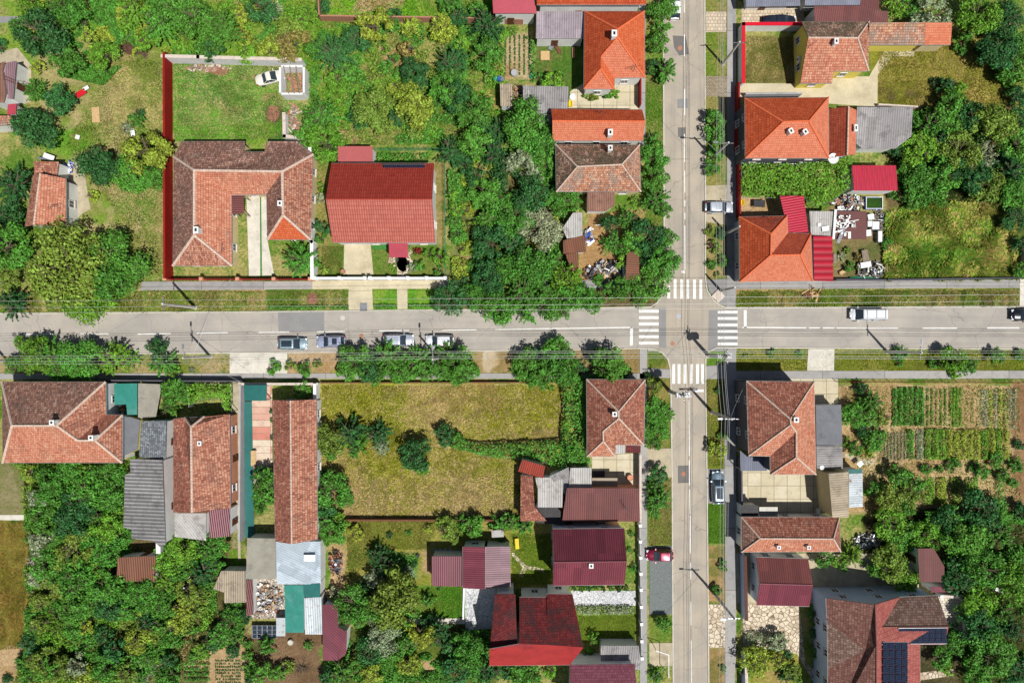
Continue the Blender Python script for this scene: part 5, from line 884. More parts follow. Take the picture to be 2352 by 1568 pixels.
TREES = '''88 75 60 D;165 28 40 G;62 12 35 B;30 60 22 G;155 140 42 G;232 122 36 B;206 84 27 Y;68 200 32 G;135 228 40 D;65 300 54 D;2 105 16 D;80 148 19 Y;22 420 58 D;10 500 40 D;12 565 62 G;48 520 30 G;20 640 40 O;22 695 44 D;222 368 52 D;335 345 62 Y;290 392 48 G;345 405 36 G;240 405 30 G;212 450 16 Y
300 14 42 B;290 50 26 B;350 45 50 G;340 90 30 B;395 35 45 G;445 40 48 G;500 55 50 G;470 95 34 G;490 118 28 D;562 30 28 Y;560 80 26 Y;566 125 24 B;380 120 16 Y;120 10 34 G;190 60 18 G;60 40 20 Y
598 15 38 D;625 20 24 S;655 75 40 O;668 100 42 N;620 105 34 Y;700 38 27 B;740 12 18 D;790 45 0 G;762 112 50 D;735 105 34 G;860 62 44 Y;895 45 24 G;815 84 34 D;842 105 20 B;943 60 29 Y;905 35 16 D;1013 62 32 Y;938 113 28 N;951 155 34 D;1033 138 46 D;1022 205 36 G;1048 222 38 D;1038 170 32 G;1118 125 38 G;1118 45 46 D;1100 20 24 G;1051 38 24 D;1035 8 28 G;1060 95 20 B;1150 75 18 B;1170 5 0 G
793 165 26 G;772 188 28 B;810 195 18 B;738 262 44 G;722 290 30 G;742 322 46 B;705 318 30 G;765 335 24 G;851 240 48 O;828 268 30 D;880 285 26 O;951 252 44 Y;940 214 34 Y;955 290 28 O;905 270 22 D;1088 252 44 G;1105 285 34 D;1060 270 24 G;1033 345 42 D;1090 330 42 G;1065 375 26 D;1132 350 42 D;1175 70 14 B;870 180 0 G;965 185 24 D;905 200 20 Y
700 30 16 D;885 112 12 B;895 150 0 G;1145 290 34 D;1213 285 58 G;1195 315 34 B;1250 330 48 G;1258 375 36 G;1201 370 42 S;1165 380 38 D;1165 300 30 G;1225 400 34 S;1270 186 28 B;1200 170 0 G;1240 175 12 G;1170 120 0 G
1113 442 40 G;1090 405 26 D;1140 420 34 D;1120 500 34 G;1126 555 46 D;1090 560 24 Y;1150 470 38 G;1230 450 52 D;1290 455 40 G;1320 470 22 G;1240 525 52 S;1185 500 48 G;1180 560 42 D;1215 600 58 G;1265 600 40 G;1300 640 40 B;1170 620 40 G;1130 640 48 D;1200 665 52 G;1250 690 46 G;1320 680 42 G;1363 690 34 G;1150 700 46 G;1210 722 30 G;1290 715 24 G;1032 688 44 D;1088 678 34 G;1065 650 24 D;1100 610 18 G;1005 675 14 G;1135 588 20 O
1040 448 22 B;1046 480 22 B;1042 512 20 G;1052 540 24 G;1066 570 20 Y;1100 590 18 G;1075 480 20 Y;1080 520 22 O
1536 547 26 G;1521 602 44 G;1496 652 42 G;1489 542 44 D;1455 560 36 G;1414 558 34 G;1446 500 34 G;1401 515 26 D;1500 590 34 D;1440 600 28 B;1445 660 36 G;1470 690 20 G;1405 665 24 G;1380 645 16 G;1460 460 18 B
1526 14 36 G;1522 62 28 G;1512 100 28 G;1530 158 35 G;1503 150 20 D;1504 358 36 G;1500 318 24 G;1506 405 34 G;1510 455 38 G;1528 482 20 G;1639 280 30 G;1646 312 24 G;1641 355 24 G;1642 388 20 G
1631 528 13 O;1656 537 15 D;1639 567 18 O;1634 607 14 G;1659 598 14 G;1650 630 8 O
2058 14 28 B;2090 20 26 G;2150 30 50 S;2120 45 26 D;2190 50 28 O;2252 28 50 B;2222 80 26 G;2210 110 18 G;2320 35 48 D;2285 60 30 D;2340 90 34 G;2290 125 46 D;2262 110 24 D;2340 150 44 G;2310 165 30 G;2340 222 28 D;2322 205 16 G;2177 195 30 D;2190 235 34 G;2150 188 16 D;2205 205 18 B
2130 285 44 G;2180 275 44 G;2235 270 40 D;2290 290 52 O;2345 280 34 D;2340 335 46 G;2114 338 46 B;2070 345 26 D;2160 330 46 D;2210 345 50 O;2270 350 48 S;2320 390 46 D;2110 420 44 G;2080 395 30 G;2165 405 46 G;2225 400 46 D;2275 425 44 O;2335 440 40 G;2150 450 34 G;2100 458 26 G;2340 500 32 D;2348 560 26 D;2350 620 20 G;2055 445 16 G;2038 560 14 G
1774 812 11 G;1840 812 11 G;2077 812 22 G;2066 830 12 G;2149 834 14 G;2200 825 34 B;2222 838 26 G;2196 852 18 B;2294 818 22 G;2345 816 14 G;1716 818 8 O
2014 922 32 G;1984 892 20 D;1969 955 32 G;2000 960 26 G;2030 955 26 O;1975 930 16 G;2010 1010 30 G;1990 990 22 D;1967 1032 20 G;1940 1015 14 B;1997 1042 16 Y;2024 1000 16 G
2059 1095 30 G;2102 1110 28 G;2080 1125 28 O;2050 1145 38 O;2114 1142 34 O;2020 1130 26 G;2085 1160 26 G;2189 1070 18 G;2130 1075 14 G;2160 1078 12 G;2297 1060 20 G;2260 1085 20 G;2302 1090 18 G;2240 1070 14 G;2344 1072 22 G;2345 1020 14 D;2330 1110 14 G;2252 1165 46 D;2300 1180 34 G;2180 1185 30 G;2346 1175 24 D;1993 1130 10 B
2048 1200 42 B;2080 1215 30 G;2127 1233 36 B;2150 1200 30 G;2224 1233 50 G;2180 1200 36 D;2311 1235 48 G;2270 1200 38 D;1891 1285 24 G;1920 1290 16 B;1965 1284 32 B;1940 1300 14 G;2044 1290 44 O;2020 1310 26 G;2088 1329 36 B;2070 1300 26 G;2202 1325 44 D;2267 1307 50 G;2230 1290 30 G;2329 1345 50 B;2254 1380 42 B;2220 1400 30 G;2259 1450 48 D;2310 1410 36 G;2202 1482 34 G;2281 1505 58 G;2158 1513 28 G;2180 1535 18 B;2333 1450 36 D;2246 1548 36 G;2340 1540 40 D;2190 1450 22 D;1865 1408 16 G;1872 1430 10 B;1786 1474 26 S;1760 1465 16 S
1741 1522 38 Y;1712 1540 18 B;1782 1512 28 Y;1812 1504 12 D;1820 1540 24 O;1860 1489 8 B;1808 1556 22 D;1836 1562 14 B;1870 1455 14 D;1880 1500 16 G
45 790 22 B;70 820 48 B;110 812 46 G;160 825 48 G;205 828 44 G;255 825 44 B;295 828 26 B;35 840 26 G;130 845 36 G;363 805 30 D;365 835 38 G;395 850 18 B;395 900 34 G;385 935 26 G;425 905 28 G;378 975 14 G
629 842 18 G;666 840 14 O;698 848 20 G;728 836 12 O;436 850 8 S
813 828 42 G;800 850 28 G;850 845 36 D;888 818 42 G;895 850 34 G;925 845 38 G;963 828 40 G;975 855 30 G;1018 805 32 G;1015 845 36 G;1051 840 44 G;1085 855 20 G;1060 865 20 G;860 865 24 G
1284 808 40 G;1290 850 50 G;1250 860 42 G;1213 835 38 G;1240 820 26 D;1195 855 26 G;1320 870 30 G;1401 840 46 G;1375 820 26 D;1430 860 28 G;1375 865 28 G;1380 890 0 G;1335 845 24 D
760 1005 42 O;720 1015 22 O;800 995 42 D;815 1025 36 G;865 1000 36 D;875 1025 26 S;760 1030 28 G;1023 1000 28 D;1048 1015 22 G;958 1045 42 D;965 1075 22 G;640 1085 0 G;613 1120 44 G;598 1090 24 D;600 1160 24 G;643 1130 20 B;695 897 25 G;763 1125 46 G;745 1165 30 D;790 1150 22 G;745 1200 32 G;762 1228 32 G;780 1200 22 B;820 1226 22 Y;740 1090 16 D;615 912 0 G
894 1230 9 D;938 1224 8 G;984 1213 14 Y;1025 1215 30 O;1060 1200 20 G;1085 1208 30 G;1045 1235 20 O;1148 1205 30 G;1175 1200 26 G;1205 1208 26 G;1153 1242 10 G;1015 1200 16 G
868 1280 34 D;886 1305 36 D;860 1330 26 S;894 1372 66 O;920 1400 44 G;850 1400 44 G;807 1395 48 G;835 1360 30 D;776 1368 26 S;784 1420 34 G;982 1382 22 G;950 1296 10 D;868 1470 48 S;848 1500 36 D;900 1495 30 G;785 1540 44 G;758 1555 28 D;965 1462 40 Y;940 1475 28 G;1004 1456 38 D;940 1530 30 Y;985 1440 24 D;1070 1510 48 G;1050 1545 38 D;1126 1540 42 D;1100 1555 30 G;1030 1480 30 D;850 1555 32 Y;1210 1545 44 G;1170 1548 26 D;1265 1540 18 B;1010 1352 8 G;895 1450 24 G
610 1485 28 G;600 1545 30 G;575 1560 16 D;706 1482 14 G;640 1550 20 G;660 1530 16 O
1365 1470 20 B;1350 1498 12 B;1343 1510 10 G;1450 1226 10 G;1447 1264 9 G;1455 1303 11 G;1526 1436 22 G;1511 1557 22 G;1500 1190 0 G;1662 1301 13 G;1647 1355 15 G;1662 1537 9 G;1660 1290 7 O
1504 888 22 O;1490 870 14 D;1509 940 34 G;1530 950 26 G;1511 985 32 G;1504 1020 22 G;1511 1090 26 D;1508 1120 24 G;1518 1148 34 G;1506 1165 22 G;1496 1060 0 G;1651 1032 26 Y;1659 1002 12 G;1654 893 12 D;1490 860 9 G;1505 1185 14 B
70 1085 28 Y;45 1092 0 G;113 1115 42 G;88 1150 38 S;150 1085 34 G;190 1090 34 B;200 1125 44 G;238 1085 36 G;275 1095 24 G;265 1130 30 G;250 1150 36 G;175 1160 42 D;130 1165 30 G;268 1180 28 B
100 1191 42 G;80 1215 28 B;163 1201 46 D;215 1190 36 G;245 1210 40 B;280 1235 26 G;88 1245 38 S;125 1235 34 G;163 1263 48 O;205 1245 34 G;238 1268 42 G;95 1295 40 G;135 1300 34 O;175 1326 46 G;215 1305 34 B;240 1345 44 G;75 1330 22 S;325 1356 38 G;290 1360 34 G;375 1338 40 B;385 1288 40 B;420 1260 38 B;400 1315 30 G;475 1260 42 G;500 1245 30 G;463 1316 40 D;440 1285 26 G;490 1300 26 G;425 1363 34 O;455 1370 26 O;90 1385 26 O;130 1360 34 O;140 1400 30 G;175 1396 42 G;215 1375 30 G;245 1395 36 D;295 1400 28 G;340 1395 34 G;375 1388 38 G;415 1405 34 Y;450 1400 24 O
125 1433 38 B;165 1440 28 G;85 1440 26 O;335 1430 30 D;365 1438 30 G;310 1420 22 O;400 1440 26 Y;190 1445 22 Y;235 1460 24 D;265 1490 30 D;310 1476 34 Y;345 1460 24 O;330 1505 22 G;375 1500 16 G;405 1476 22 G;395 1551 30 G;385 1520 22 D;63 1483 26 D;80 1520 36 O;45 1525 24 G;110 1535 30 G;140 1545 36 O;180 1525 30 S;195 1550 28 Y;235 1538 34 G;265 1520 26 G;285 1550 28 O;320 1560 22 G;12 1560 14 D;60 1560 22 G
525 1430 34 G;505 1460 30 G;488 1476 28 D;540 1465 24 G;463 1496 24 B;445 1510 18 G;530 1500 20 D;568 1480 14 G;570 1510 16 G;566 1540 15 G;555 1420 24 D;530 1395 20 G'''
BIG = [(150, 605, 98, 'O', 'wide'), (245, 605, 80, 'G', 'wide'), (185, 665, 74, 'B', 'wide'), (262, 650, 62, 'G', 'round'), (120, 660, 56, 'O', 'wide')]
for (x, y, r, t, k) in BIG: tree(x, y, r, t, k)
for ln_ in TREES.replace('\n', ';').split(';'):
    a = ln_.split()
    if len(a) == 4 and float(a[2]) > 0: tree(float(a[0]), float(a[1]), float(a[2]), a[3])
tree(683, 597, 50, 'G', 'spiky'); tree(308, 272, 24, 'G', 'spiky'); tree(320, 262, 16, 'D', 'spiky'); tree(290, 292, 18, 'S', 'spiky'); tree(905, 140, 16, 'G', 'bush'); tree(890, 162, 14, 'G', 'bush'); tree(912, 165, 14, 'G', 'bush')
for (x, y, r, t) in ((736, 430, 14, 'B'), (738, 455, 16, 'S'), (738, 520, 22, 'D'), (735, 545, 16, 'G'), (955, 578, 9, 'G'), (1010, 590, 20, 'B'), (985, 580, 16, 'B'), (945, 615, 14, 'S'), (965, 610, 16, 'G'), (1005, 620, 14, 'G'), (899, 612, 9, 'B'), (905, 622, 8, 'B'), (745, 620, 12, 'O'), (1363, 218, 16, 'O'), (1388, 218, 14, 'G'), (1412, 216, 14, 'B'), (1350, 217, 12, 'O'), (624, 945, 8, 'D'), (624, 965, 7, 'G'), (625, 1005, 8, 'D'), (1934, 590, 12, 'S'), (1950, 612, 14, 'G'), (1948, 575, 10, 'O'), (1975, 590, 12, 'N'), (2000, 610, 12, 'N'), (1290, 168, 10, 'G')): tree(x, y, r, t, 'bush')
tree(958, 577, 11, 'N', 'bush', 'red_leaved_shrub').children[0].color = g(140, 50, 40)
tree(655, 70, 0.1 + 24, 'N', 'spiky')
for i in range(9):   # little cypresses under the maroon gabled roof
    tree(1302 + i * 17, 1349 + (i % 3), 7 + (i * 5) % 4, 'D' if i % 2 else 'G', 'bush', 'cypress', zmul=1.5)
# bare grey branches on the brush piles
def bare(x, y, r, lb, mat='bark_pale', n=34, seed=1, z=.2):
    q = random.Random(seed); mb = MB(); R_ = r * K
    for i in range(n):
        az = q.uniform(0, 6.28); L = R_ * q.uniform(.5, 1.0); p = Vector((0, 0, z)); d = Vector((math.cos(az), math.sin(az), q.uniform(.15, .7))).normalized()
        for k in range(4):
            e = p + d * L / 4; mb.tube(p, e, .045 * (1 - k * .2), .045 * (.8 - k * .2), n=4, cap=False)
            if k: f = e + Vector((math.cos(az + q.uniform(-1.2, 1.2)), math.sin(az + q.uniform(-1.2, 1.2)), q.uniform(0, .4))) * L * .22; mb.tube(e, f, .02, .008, n=4, cap=False)
            p = e; az += q.uniform(-.45, .45); d = Vector((math.cos(az), math.sin(az), q.uniform(-.1, .5))).normalized()
    o = mb.build('bare_branches', mat); o.location = P(x, y); tag(o, lb, 'dead tree', 'leafless trees and branch heaps')
bare(296, 80, 20, 'bleached leafless branches lying on the brown brush heap', n=40); bare(282, 45, 16, 'thin dead branches at the top of the brown brush heap', seed=2, n=24); bare(190, 1490, 20, 'pale leafless branches on the dark brush heap in the wild wood', seed=3); bare(340, 1528, 38, 'wide pale leafless tree left of the seedling plot', seed=4, n=60)
bare(435, 75, 30, 'thin brown leafless tree between the green crowns at the top', 'bark', seed=5); bare(140, 1330, 36, 'grey dead limbs poking out left of the rusty hut', seed=6, n=30); bare(205, 1240, 30, 'grey dead limbs left of the long wavy barn', seed=7, n=20); bare(80, 1285, 20, 'grey dead twigs at the edge of the brown field', seed=8, n=26); bare(695, 1530, 26, 'twisted dry plant on the bare soil beside the mauve shed', 'bark', seed=9); bare(320, 1395, 22, 'brown dead bush below the rusty hut', 'bark', seed=10, n=50)
def brush(x, y, rx, ry, lb, seed, mat='wood_brown', n=420):
    q = random.Random(seed); mb = MB()
    for i in range(n):
        a, rr = q.uniform(0, 6.28), math.sqrt(q.random()); c = P(x + math.cos(a) * rr * rx, y + math.sin(a) * rr * ry) - P(x, y); az = q.uniform(0, 6.28); L = q.uniform(.3, .8); z = .1 + (1 - rr) * .9 * q.random(); d = Vector((math.cos(az), math.sin(az), q.uniform(-.2, .2))) * L
        mb.tube(c + Vector((0, 0, z)) - d / 2, c + Vector((0, 0, z)) + d / 2, .025, .012, n=3, cap=False)
    o = mb.build('brush_heap', mat); o.location = P(x, y); tag(o, lb, 'brush heap', kind='stuff')
brush(298, 80, 30, 46, 'heap of brown cut brushwood beside the green trees', 1); brush(215, 1485, 45, 26, 'dark brown brushwood heap in the wild wood', 2); brush(505, 165, 22, 9, 'reddish rubble and twigs on the grass plot', 3, 'brick', 200); brush(628, 262, 13, 18, 'small heap of broken bricks on the grass plot', 4, 'brick', 200); brush(718, 687, 11, 12, 'round patch of orange brick rubble on the verge', 5, 'brick', 220); brush(1980, 675 - 3, 1, 1, 'loose laths on the verge', 6, 'wood_light', 3)

# leafy volumes: hedges, vines, crops, tall grass
def in_poly(n, pw, r):
    px = [p[0] for p in pw]; py = [p[1] for p in pw]; out = np.zeros((0, 2))
    while len(out) < n:
        q = np.stack([r.uniform(min(px), max(px), n * 2), r.uniform(min(py), max(py), n * 2)], 1); out = np.concatenate([out, q[poly_sd(q[:, 0], q[:, 1], pw) < 0]])
    return out[:n]
def leafy(name, label, cat, poly, h, dens, size, tint, kind=None, group=None, base=0.0, lump=.6, seed=0, post=False):
    """hedge / vine: leaves over the top and flanks of a lumpy volume above poly (grid coords)"""
    pw = [tuple(P(*p, base + h)[:2]) for p in poly]; r = np.random.default_rng(seed + 11); A = abs(sum(pw[i][0] * pw[(i + 1) % len(pw)][1] - pw[(i + 1) % len(pw)][0] * pw[i][1] for i in range(len(pw)))) / 2
    n = int(A * dens); q = in_poly(n, pw, r); d = -poly_sd(q[:, 0], q[:, 1], pw); edge = np.clip(d / .5, 0, 1)
    keep = r.random(n) < (.35 + .65 * np.clip(vnoise(q[:, 0], q[:, 1], .9, seed) * 2 - .2, 0, 1)); q = q[keep]; edge = edge[keep]; n = len(q)
    z = base + h * (.35 + .65 * edge ** .6) * (1 - lump * .5 + lump * vnoise(q[:, 0], q[:, 1], 1.1, seed + 3)) * (1 - .45 * r.random(n) ** 2.5)
    c0 = np.array([pw[0][0], pw[0][1], 0.]); c = np.stack([q[:, 0], q[:, 1], z], 1) - c0; ln = r.uniform(.6, 1.3, n) * size
    me = leaf_mesh(name, c, np.tile([0, 0, 1.], (n, 1)), ln, ln * .6, seed=seed, jit=.6)
    if post:
        root = empty(name, c0); tag(root, label, cat, group, kind); o = link('foliage', me, root); o.color = TINT[tint][0]
        mb = MB()
        for i, p in enumerate(pw):
            a = Vector((p[0], p[1], 0)) - Vector(c0); b_ = Vector((pw[(i + 1) % len(pw)][0], pw[(i + 1) % len(pw)][1], 0)) - Vector(c0); mb.tube(a, a + Vector((0, 0, base + h * .4)), .05, n=6); mb.tube(a + Vector((0, 0, base + h * .3)), b_ + Vector((0, 0, base + h * .3)), .03, n=5)
        mb.build('trellis', 'metal_grey', root); return root
    o = link(name, me); o.location = c0; o.color = TINT[tint][0]; return tag(o, label, cat, group, kind)
leafy('grapevine', 'big leafy grapevine canopy below the salmon hip roofed house', 'grapevine', [(1706, 372), (1820, 374), (1912, 368), (1962, 352), (1962, 380), (1955, 430), (1915, 462), (1880, 470), (1850, 452), (1770, 452), (1706, 450)], .9, 60, .34, 'B', base=2.0, post=True, seed=1)
leafy('grapevine', 'leafy vine running down the left side of the brown hip roofed avenue house', 'grapevine', [(1290, 870), (1345, 872), (1352, 960), (1355, 1045), (1360, 1068), (1300, 1066), (1290, 1010), (1296, 940)], 2.4, 60, .36, 'G', post=True, seed=2)
leafy('grapevine', 'long leafy vine hedge crossing the dry empty lot', 'grapevine', [(1048, 1012), (1120, 1022), (1290, 1012), (1345, 1040), (1355, 1075), (1290, 1085), (1240, 1060), (1120, 1052), (1060, 1036)], 2.0, 60, .34, 'G', post=True, seed=3)
leafy('grapevine', 'vine arbour between western tile house yard and the street wall', 'grapevine', [(425, 882), (528, 882), (529, 945), (515, 946), (500, 915), (460, 915), (430, 935)], .7, 60, .34, 'B', base=2.0, post=True, seed=4)
leafy('vine_hedge', 'green creeper hedge along the lower side of the western tile house', 'hedge', [(10, 1066), (290, 1066), (296, 1085), (150, 1080), (30, 1078)], 2.0, 50, .34, 'B', seed=5)
leafy('creeper', 'thick green creeper covering the ground below the long wavy barn', 'creeper', [(378, 1236), (400, 1232), (520, 1236), (522, 1270), (470, 1300), (400, 1350), (358, 1340), (360, 1290)], 1.2, 55, .34, 'B', seed=6)
leafy('lavender_hedge', 'grey green lavender strip above the small lawn by the avenue', 'hedge', [(1322, 1392), (1456, 1392), (1458, 1412), (1330, 1414)], .7, 110, .25, 'S', seed=7)
leafy('lavender_bush', 'rounded sage bushes at the street edge of the crazy paving', 'hedge', [(1712, 1455), (1745, 1452), (1765, 1458), (1808, 1456), (1808, 1484), (1760, 1482), (1712, 1486)], .9, 110, .22, 'S', seed=8)
for i, (pl, lb) in enumerate((([(614, 700), (800, 700), (800, 711), (614, 711)], 'low dark clipped hedge on the verge left of the concrete driveway'), ([(857, 698), (911, 698), (911, 710), (857, 710)], 'short clipped hedge between the two concrete paths'), ([(937, 698), (1000, 698), (1000, 708), (937, 708)], 'short clipped hedge on the verge under the street tree'), ([(562, 25), (575, 25), (570, 140), (545, 140), (545, 60)], 'yellow green hedge dividing the orchard at the top'))): leafy('hedge', lb, 'hedge', pl, .8, 90, .26, 'B' if i == 3 else 'G', seed=20 + i, group='clipped hedges')
for i, (pl, lb) in enumerate((([(864, 348), (985, 350), (985, 372), (864, 374)], 'row of leafy beans behind the big red roofed house'), ([(1030, 440), (1052, 440), (1060, 500), (1050, 560), (1036, 560), (1030, 500)], 'strip of leafy creeper on the right of the red roofed house'), ([(1100, 70), (1112, 70), (1130, 180), (1112, 190), (1104, 120)], 'tall weedy strip left of the orchard tree'), ([(1205, 80), (1230, 85), (1230, 185), (1220, 185), (1218, 90)], 'weedy strip between seedling strip and orange house garden'))): leafy('plant_strip', lb, 'plants', pl, 1.1, 60, .3, 'G', seed=30 + i)
CG = 'crop rows in the fenced vegetable garden'
def crop(x0, x1, y0, y1, t, lb, h=.5, dens=60, size=.28, seed=0, grp=CG): leafy('crop_row', lb, 'crop row', rect(x0, y0, x1, y1), h, dens * 1.6, size, t, group=grp, seed=seed, lump=.8)
ys = (891, 979)
nms = ['first', 'second', 'third', 'fourth', 'fifth', 'sixth']
for i in range(6): crop(2054 + i * 12.4, 2064 + i * 12.4, 890, 978, 'G', f'{nms[i]} dark leafy row from the left in the upper vegetable bed', .6, 95, .3, i)
for i in range(5): x = (2131, 2141, 2152, 2162, 2172)[i]; crop(x, x + 4.5, 892, 978, 'G' if i != 2 else 'O', f'{nms[i]} thin row from the left in the middle of the upper vegetable bed', .4, 110, .2, 10 + i)
for i in range(4): crop(2184 + i * 7.4, 2190 + i * 7.4, 891, 981, 'B', f'{nms[i]} row of the dense bright green block in the upper vegetable bed', .5, 150, .2, 20 + i)
for i in range(3): crop(2219 + i * 13, 2226 + i * 13, 895, 982, 'O', f'{nms[i]} sparse row on pale soil in the upper vegetable bed', .3, 22, .22, 30 + i)
for i in range(3): crop(2255 + i * 6, 2260 + i * 6, 895, 980, 'S', f'{nms[i]} thin grey green row near the right end of the upper bed', .4, 80, .2, 40 + i)
for i in range(6): crop(2274 + i * 11, 2283 + i * 11, 893, 984, 'YSYOSS'[i], f'{nms[i]} yellowish grey row at the right end of the upper bed', .5, 45, .24, 50 + i)
crop(2085, 2102, 986, 1056, 'G', 'dark row beside the bare dotted soil in the lower vegetable bed', .5, 60, .26, 60); crop(2107, 2124, 986, 1056, 'S', 'bluish grey row in the lower vegetable bed', .5, 110, .22, 61)
for i in range(12): crop(2128 + i * 16.2, 2143 + i * 16.2, 985 + (i % 3), 1056, 'BBBYYYYYBYBY'[i], 'yellowish bean row in the lower vegetable bed, ' + ['first', 'second', 'third', 'fourth', 'fifth', 'sixth', 'seventh', 'eighth', 'ninth', 'tenth', 'eleventh', 'twelfth'][i] + ' from the left', .7, 95, .26, 70 + i)
for i, (x0, x1, t) in enumerate(((2130, 2150, 'B'), (2155, 2178, 'Y'), (2186, 2212, 'O'), (2221, 2250, 'B'), (2290, 2312, 'G'))): crop(x0, x1, 1098, 1158, t, ('bright narrow', 'yellowish wide', 'speckled olive', 'brightest and widest green', 'ragged bluish green')[i] + ' crop strip in the lowest vegetable bed', .6, 75 if i < 4 else 35, .25, 90 + i)
for i in range(4): leafy('crop_row', f'{nms[i]} horizontal leafy row from the top beside the dotted seedling plot', 'crop row', rect(420, 1522 + i * 12, 480, 1530 + i * 12), .5, 90, .26, 'G', group='leafy rows at the bottom edge', seed=110 + i)
leafy('kitchen_plants', 'patch of big leaved plants on the pale soil in the top orchard', 'plants', [(866, 140), (892, 138), (885, 165), (900, 172), (878, 178), (868, 165)], .5, 60, .4, 'G', seed=120)
leafy('flower_patch', 'silvery flower patch in the middle of the lawn garden', 'flowers', ell(937, 1318, 14, 18), .5, 90, .22, 'S', kind='stuff', seed=121)
leafy('weeds', 'weedy green patch with white flowers above the silvery flower patch', 'weeds', rect(897, 1270, 960, 1300), .4, 60, .26, 'G', kind='stuff', seed=122)
def dots(label, x0, x1, xs, y0, y1, ysn, tint='D', seed=0):
    r = random.Random(seed)
    cs = []; 
    for i in range(xs):
        for j in range(ysn):
            if r.random() < .1: continue
            p = P(x0 + (x1 - x0) * i / (xs - 1), y0 + (y1 - y0) * j / (ysn - 1))
            for k in range(7): cs.append((p.x + r.gauss(0, .05), p.y + r.gauss(0, .05), r.uniform(.05, .25)))
    c = np.array(cs); c0 = c[0] * np.array([1, 1, 0]); rr = np.random.default_rng(seed); ln = rr.uniform(.14, .26, len(c)); me = leaf_mesh('seedlings', c - c0, np.tile([0, 0, 1.], (len(c), 1)), ln, ln * .6, seed=seed)
    o = link('seedlings', me); o.location = c0; o.color = TINT[tint][0]; tag(o, label, 'seedlings', kind='stuff')
dots('tiny seedlings in long dotted rows on the pale strip at the top', 1161, 1215, 6, 82, 172, 30, seed=1); dots('dark seedlings in even dotted rows at the bottom edge', 497, 552, 14, 1516, 1566, 8, seed=2); dots('young seedlings in dotted rows on the brown lower bed', 2032, 2078, 7, 994, 1054, 16, 'S', seed=3); dots('a few rows of young plants by the street end of the right side garden', 1106, 1146, 7, 607, 625, 4, seed=4); dots('scattered young plants on pale soil in the top orchard', 1014, 1040, 4, 88, 130, 6, seed=5)

def blades(name, label, poly, n, ln, tints, seed, lean=.75, kind='stuff', cat='grass', big=3.4):
    r = np.random.default_rng(seed); pw = [tuple(P(*p)[:2]) for p in poly]; q = in_poly(n, pw, r); th = vnoise(q[:, 0], q[:, 1], 2.2, seed) * 9 + r.normal(0, .6, n)
    L = ln * r.uniform(.5, 1.3, n) * (.8 + .4 * vnoise(q[:, 0], q[:, 1], 1.4, seed + 5)); w = L * r.uniform(.1, .2, n) + .02; dx, dy = np.cos(th), np.sin(th); c0 = np.array([pw[0][0], pw[0][1], 0.])
    zt = L * (1 - lean * .55); h = L * lean; b0 = np.stack([q[:, 0] - dy * w, q[:, 1] + dx * w, np.zeros(n)], 1); b1 = np.stack([q[:, 0] + dy * w, q[:, 1] - dx * w, np.zeros(n)], 1)
    m1 = np.stack([q[:, 0] + dx * h * .5 + dy * w * .8, q[:, 1] + dy * h * .5 - dx * w * .8, zt * .8], 1); tp = np.stack([q[:, 0] + dx * h, q[:, 1] + dy * h, zt], 1)
    zone = (.65 * vnoise(q[:, 0], q[:, 1], big, seed + 9) + .35 * vnoise(q[:, 0], q[:, 1], .8, seed + 4)) + r.normal(0, .2, n); k = len(tints); root = None
    v = np.stack([b0, b1, m1, tp], 1) - c0; me_all = []
    order = np.clip(((zone - .15) / .7 * k).astype(int), 0, k - 1)
    me = quad_mesh(name, v.reshape(-1, 3), 'blade'); me.materials.clear()
    for t in tints: me.materials.append(blade_mat(t))
    me.polygons.foreach_set('material_index', order.astype(np.int32)); o = link(name, me); o.location = c0; tag(o, label, cat, kind=kind)
BM = {}
def blade_mat(c):
    if c not in BM:
        m, nt, b = new_mat('blade', .7, .15); rnd = nd(nt, "NewGeometry").outputs["Random Per Island"]; hs = nd(nt, "HueSaturation", {"Color": c4(srgb(*c)), "Value": math_(nt, 'ADD', .55, math_(nt, 'MULTIPLY', rnd, .8))}); nt.links.new(hs.outputs[0], b.inputs["Base Color"])
        tr_ = nd(nt, "BsdfTranslucent", {"Color": hs.outputs[0]}); mx = nd(nt, "MixShader", {0: .25, 1: b.outputs[0], 2: tr_.outputs[0]}); nt.links.new(mx.outputs[0], nt.nodes["Material Output"].inputs[0]); BM[c] = m
    return BM[c]
blades('meadow_grass', 'tall yellow green windswept grass of the overgrown meadow', [(2035, 495), (2120, 465), (2330, 470), (2336, 640), (2030, 641)], 26000, .75, [(96, 146, 50), (130, 160, 54), (150, 166, 60), (172, 172, 84), (190, 172, 104)], 1)
blades('dry_grass', 'dry tan grass with greener patches covering the empty lot', [(738, 884), (1290, 884), (1288, 1010), (1190, 1188), (740, 1188)], 60000, .3, [(146, 148, 44), (168, 166, 60), (192, 176, 112), (206, 184, 132), (186, 160, 104)], 2, big=7)
blades('verge_grass', 'rough green grass of the verge along the right half of the cross street', [(1695, 668), (2340, 665), (2340, 703), (1692, 704)], 16000, .3, [(180, 160, 104), (110, 140, 50), (90, 130, 40), (140, 150, 60)], 3)
blades('verge_grass', 'rough grass of the verge along the left half of the cross street', [(80, 668), (795, 667), (795, 713), (10, 718)], 16000, .26, [(180, 164, 108), (130, 146, 60), (100, 140, 44), (120, 140, 50)], 4)
blades('lot_grass', 'patchy dry yard grass left of the red garden wall', [(240, 110), (388, 150), (388, 636), (330, 636), (290, 520), (150, 330), (200, 250)], 24000, .24, [(186, 170, 112), (170, 156, 100), (124, 140, 56), (100, 138, 44)], 5)
blades('plot_grass', 'green and sandy grass inside the white walled plot', [(400, 150), (700, 152), (655, 322), (402, 322)], 22000, .24, [(80, 130, 54), (110, 150, 60), (180, 166, 112), (100, 160, 44)], 6)
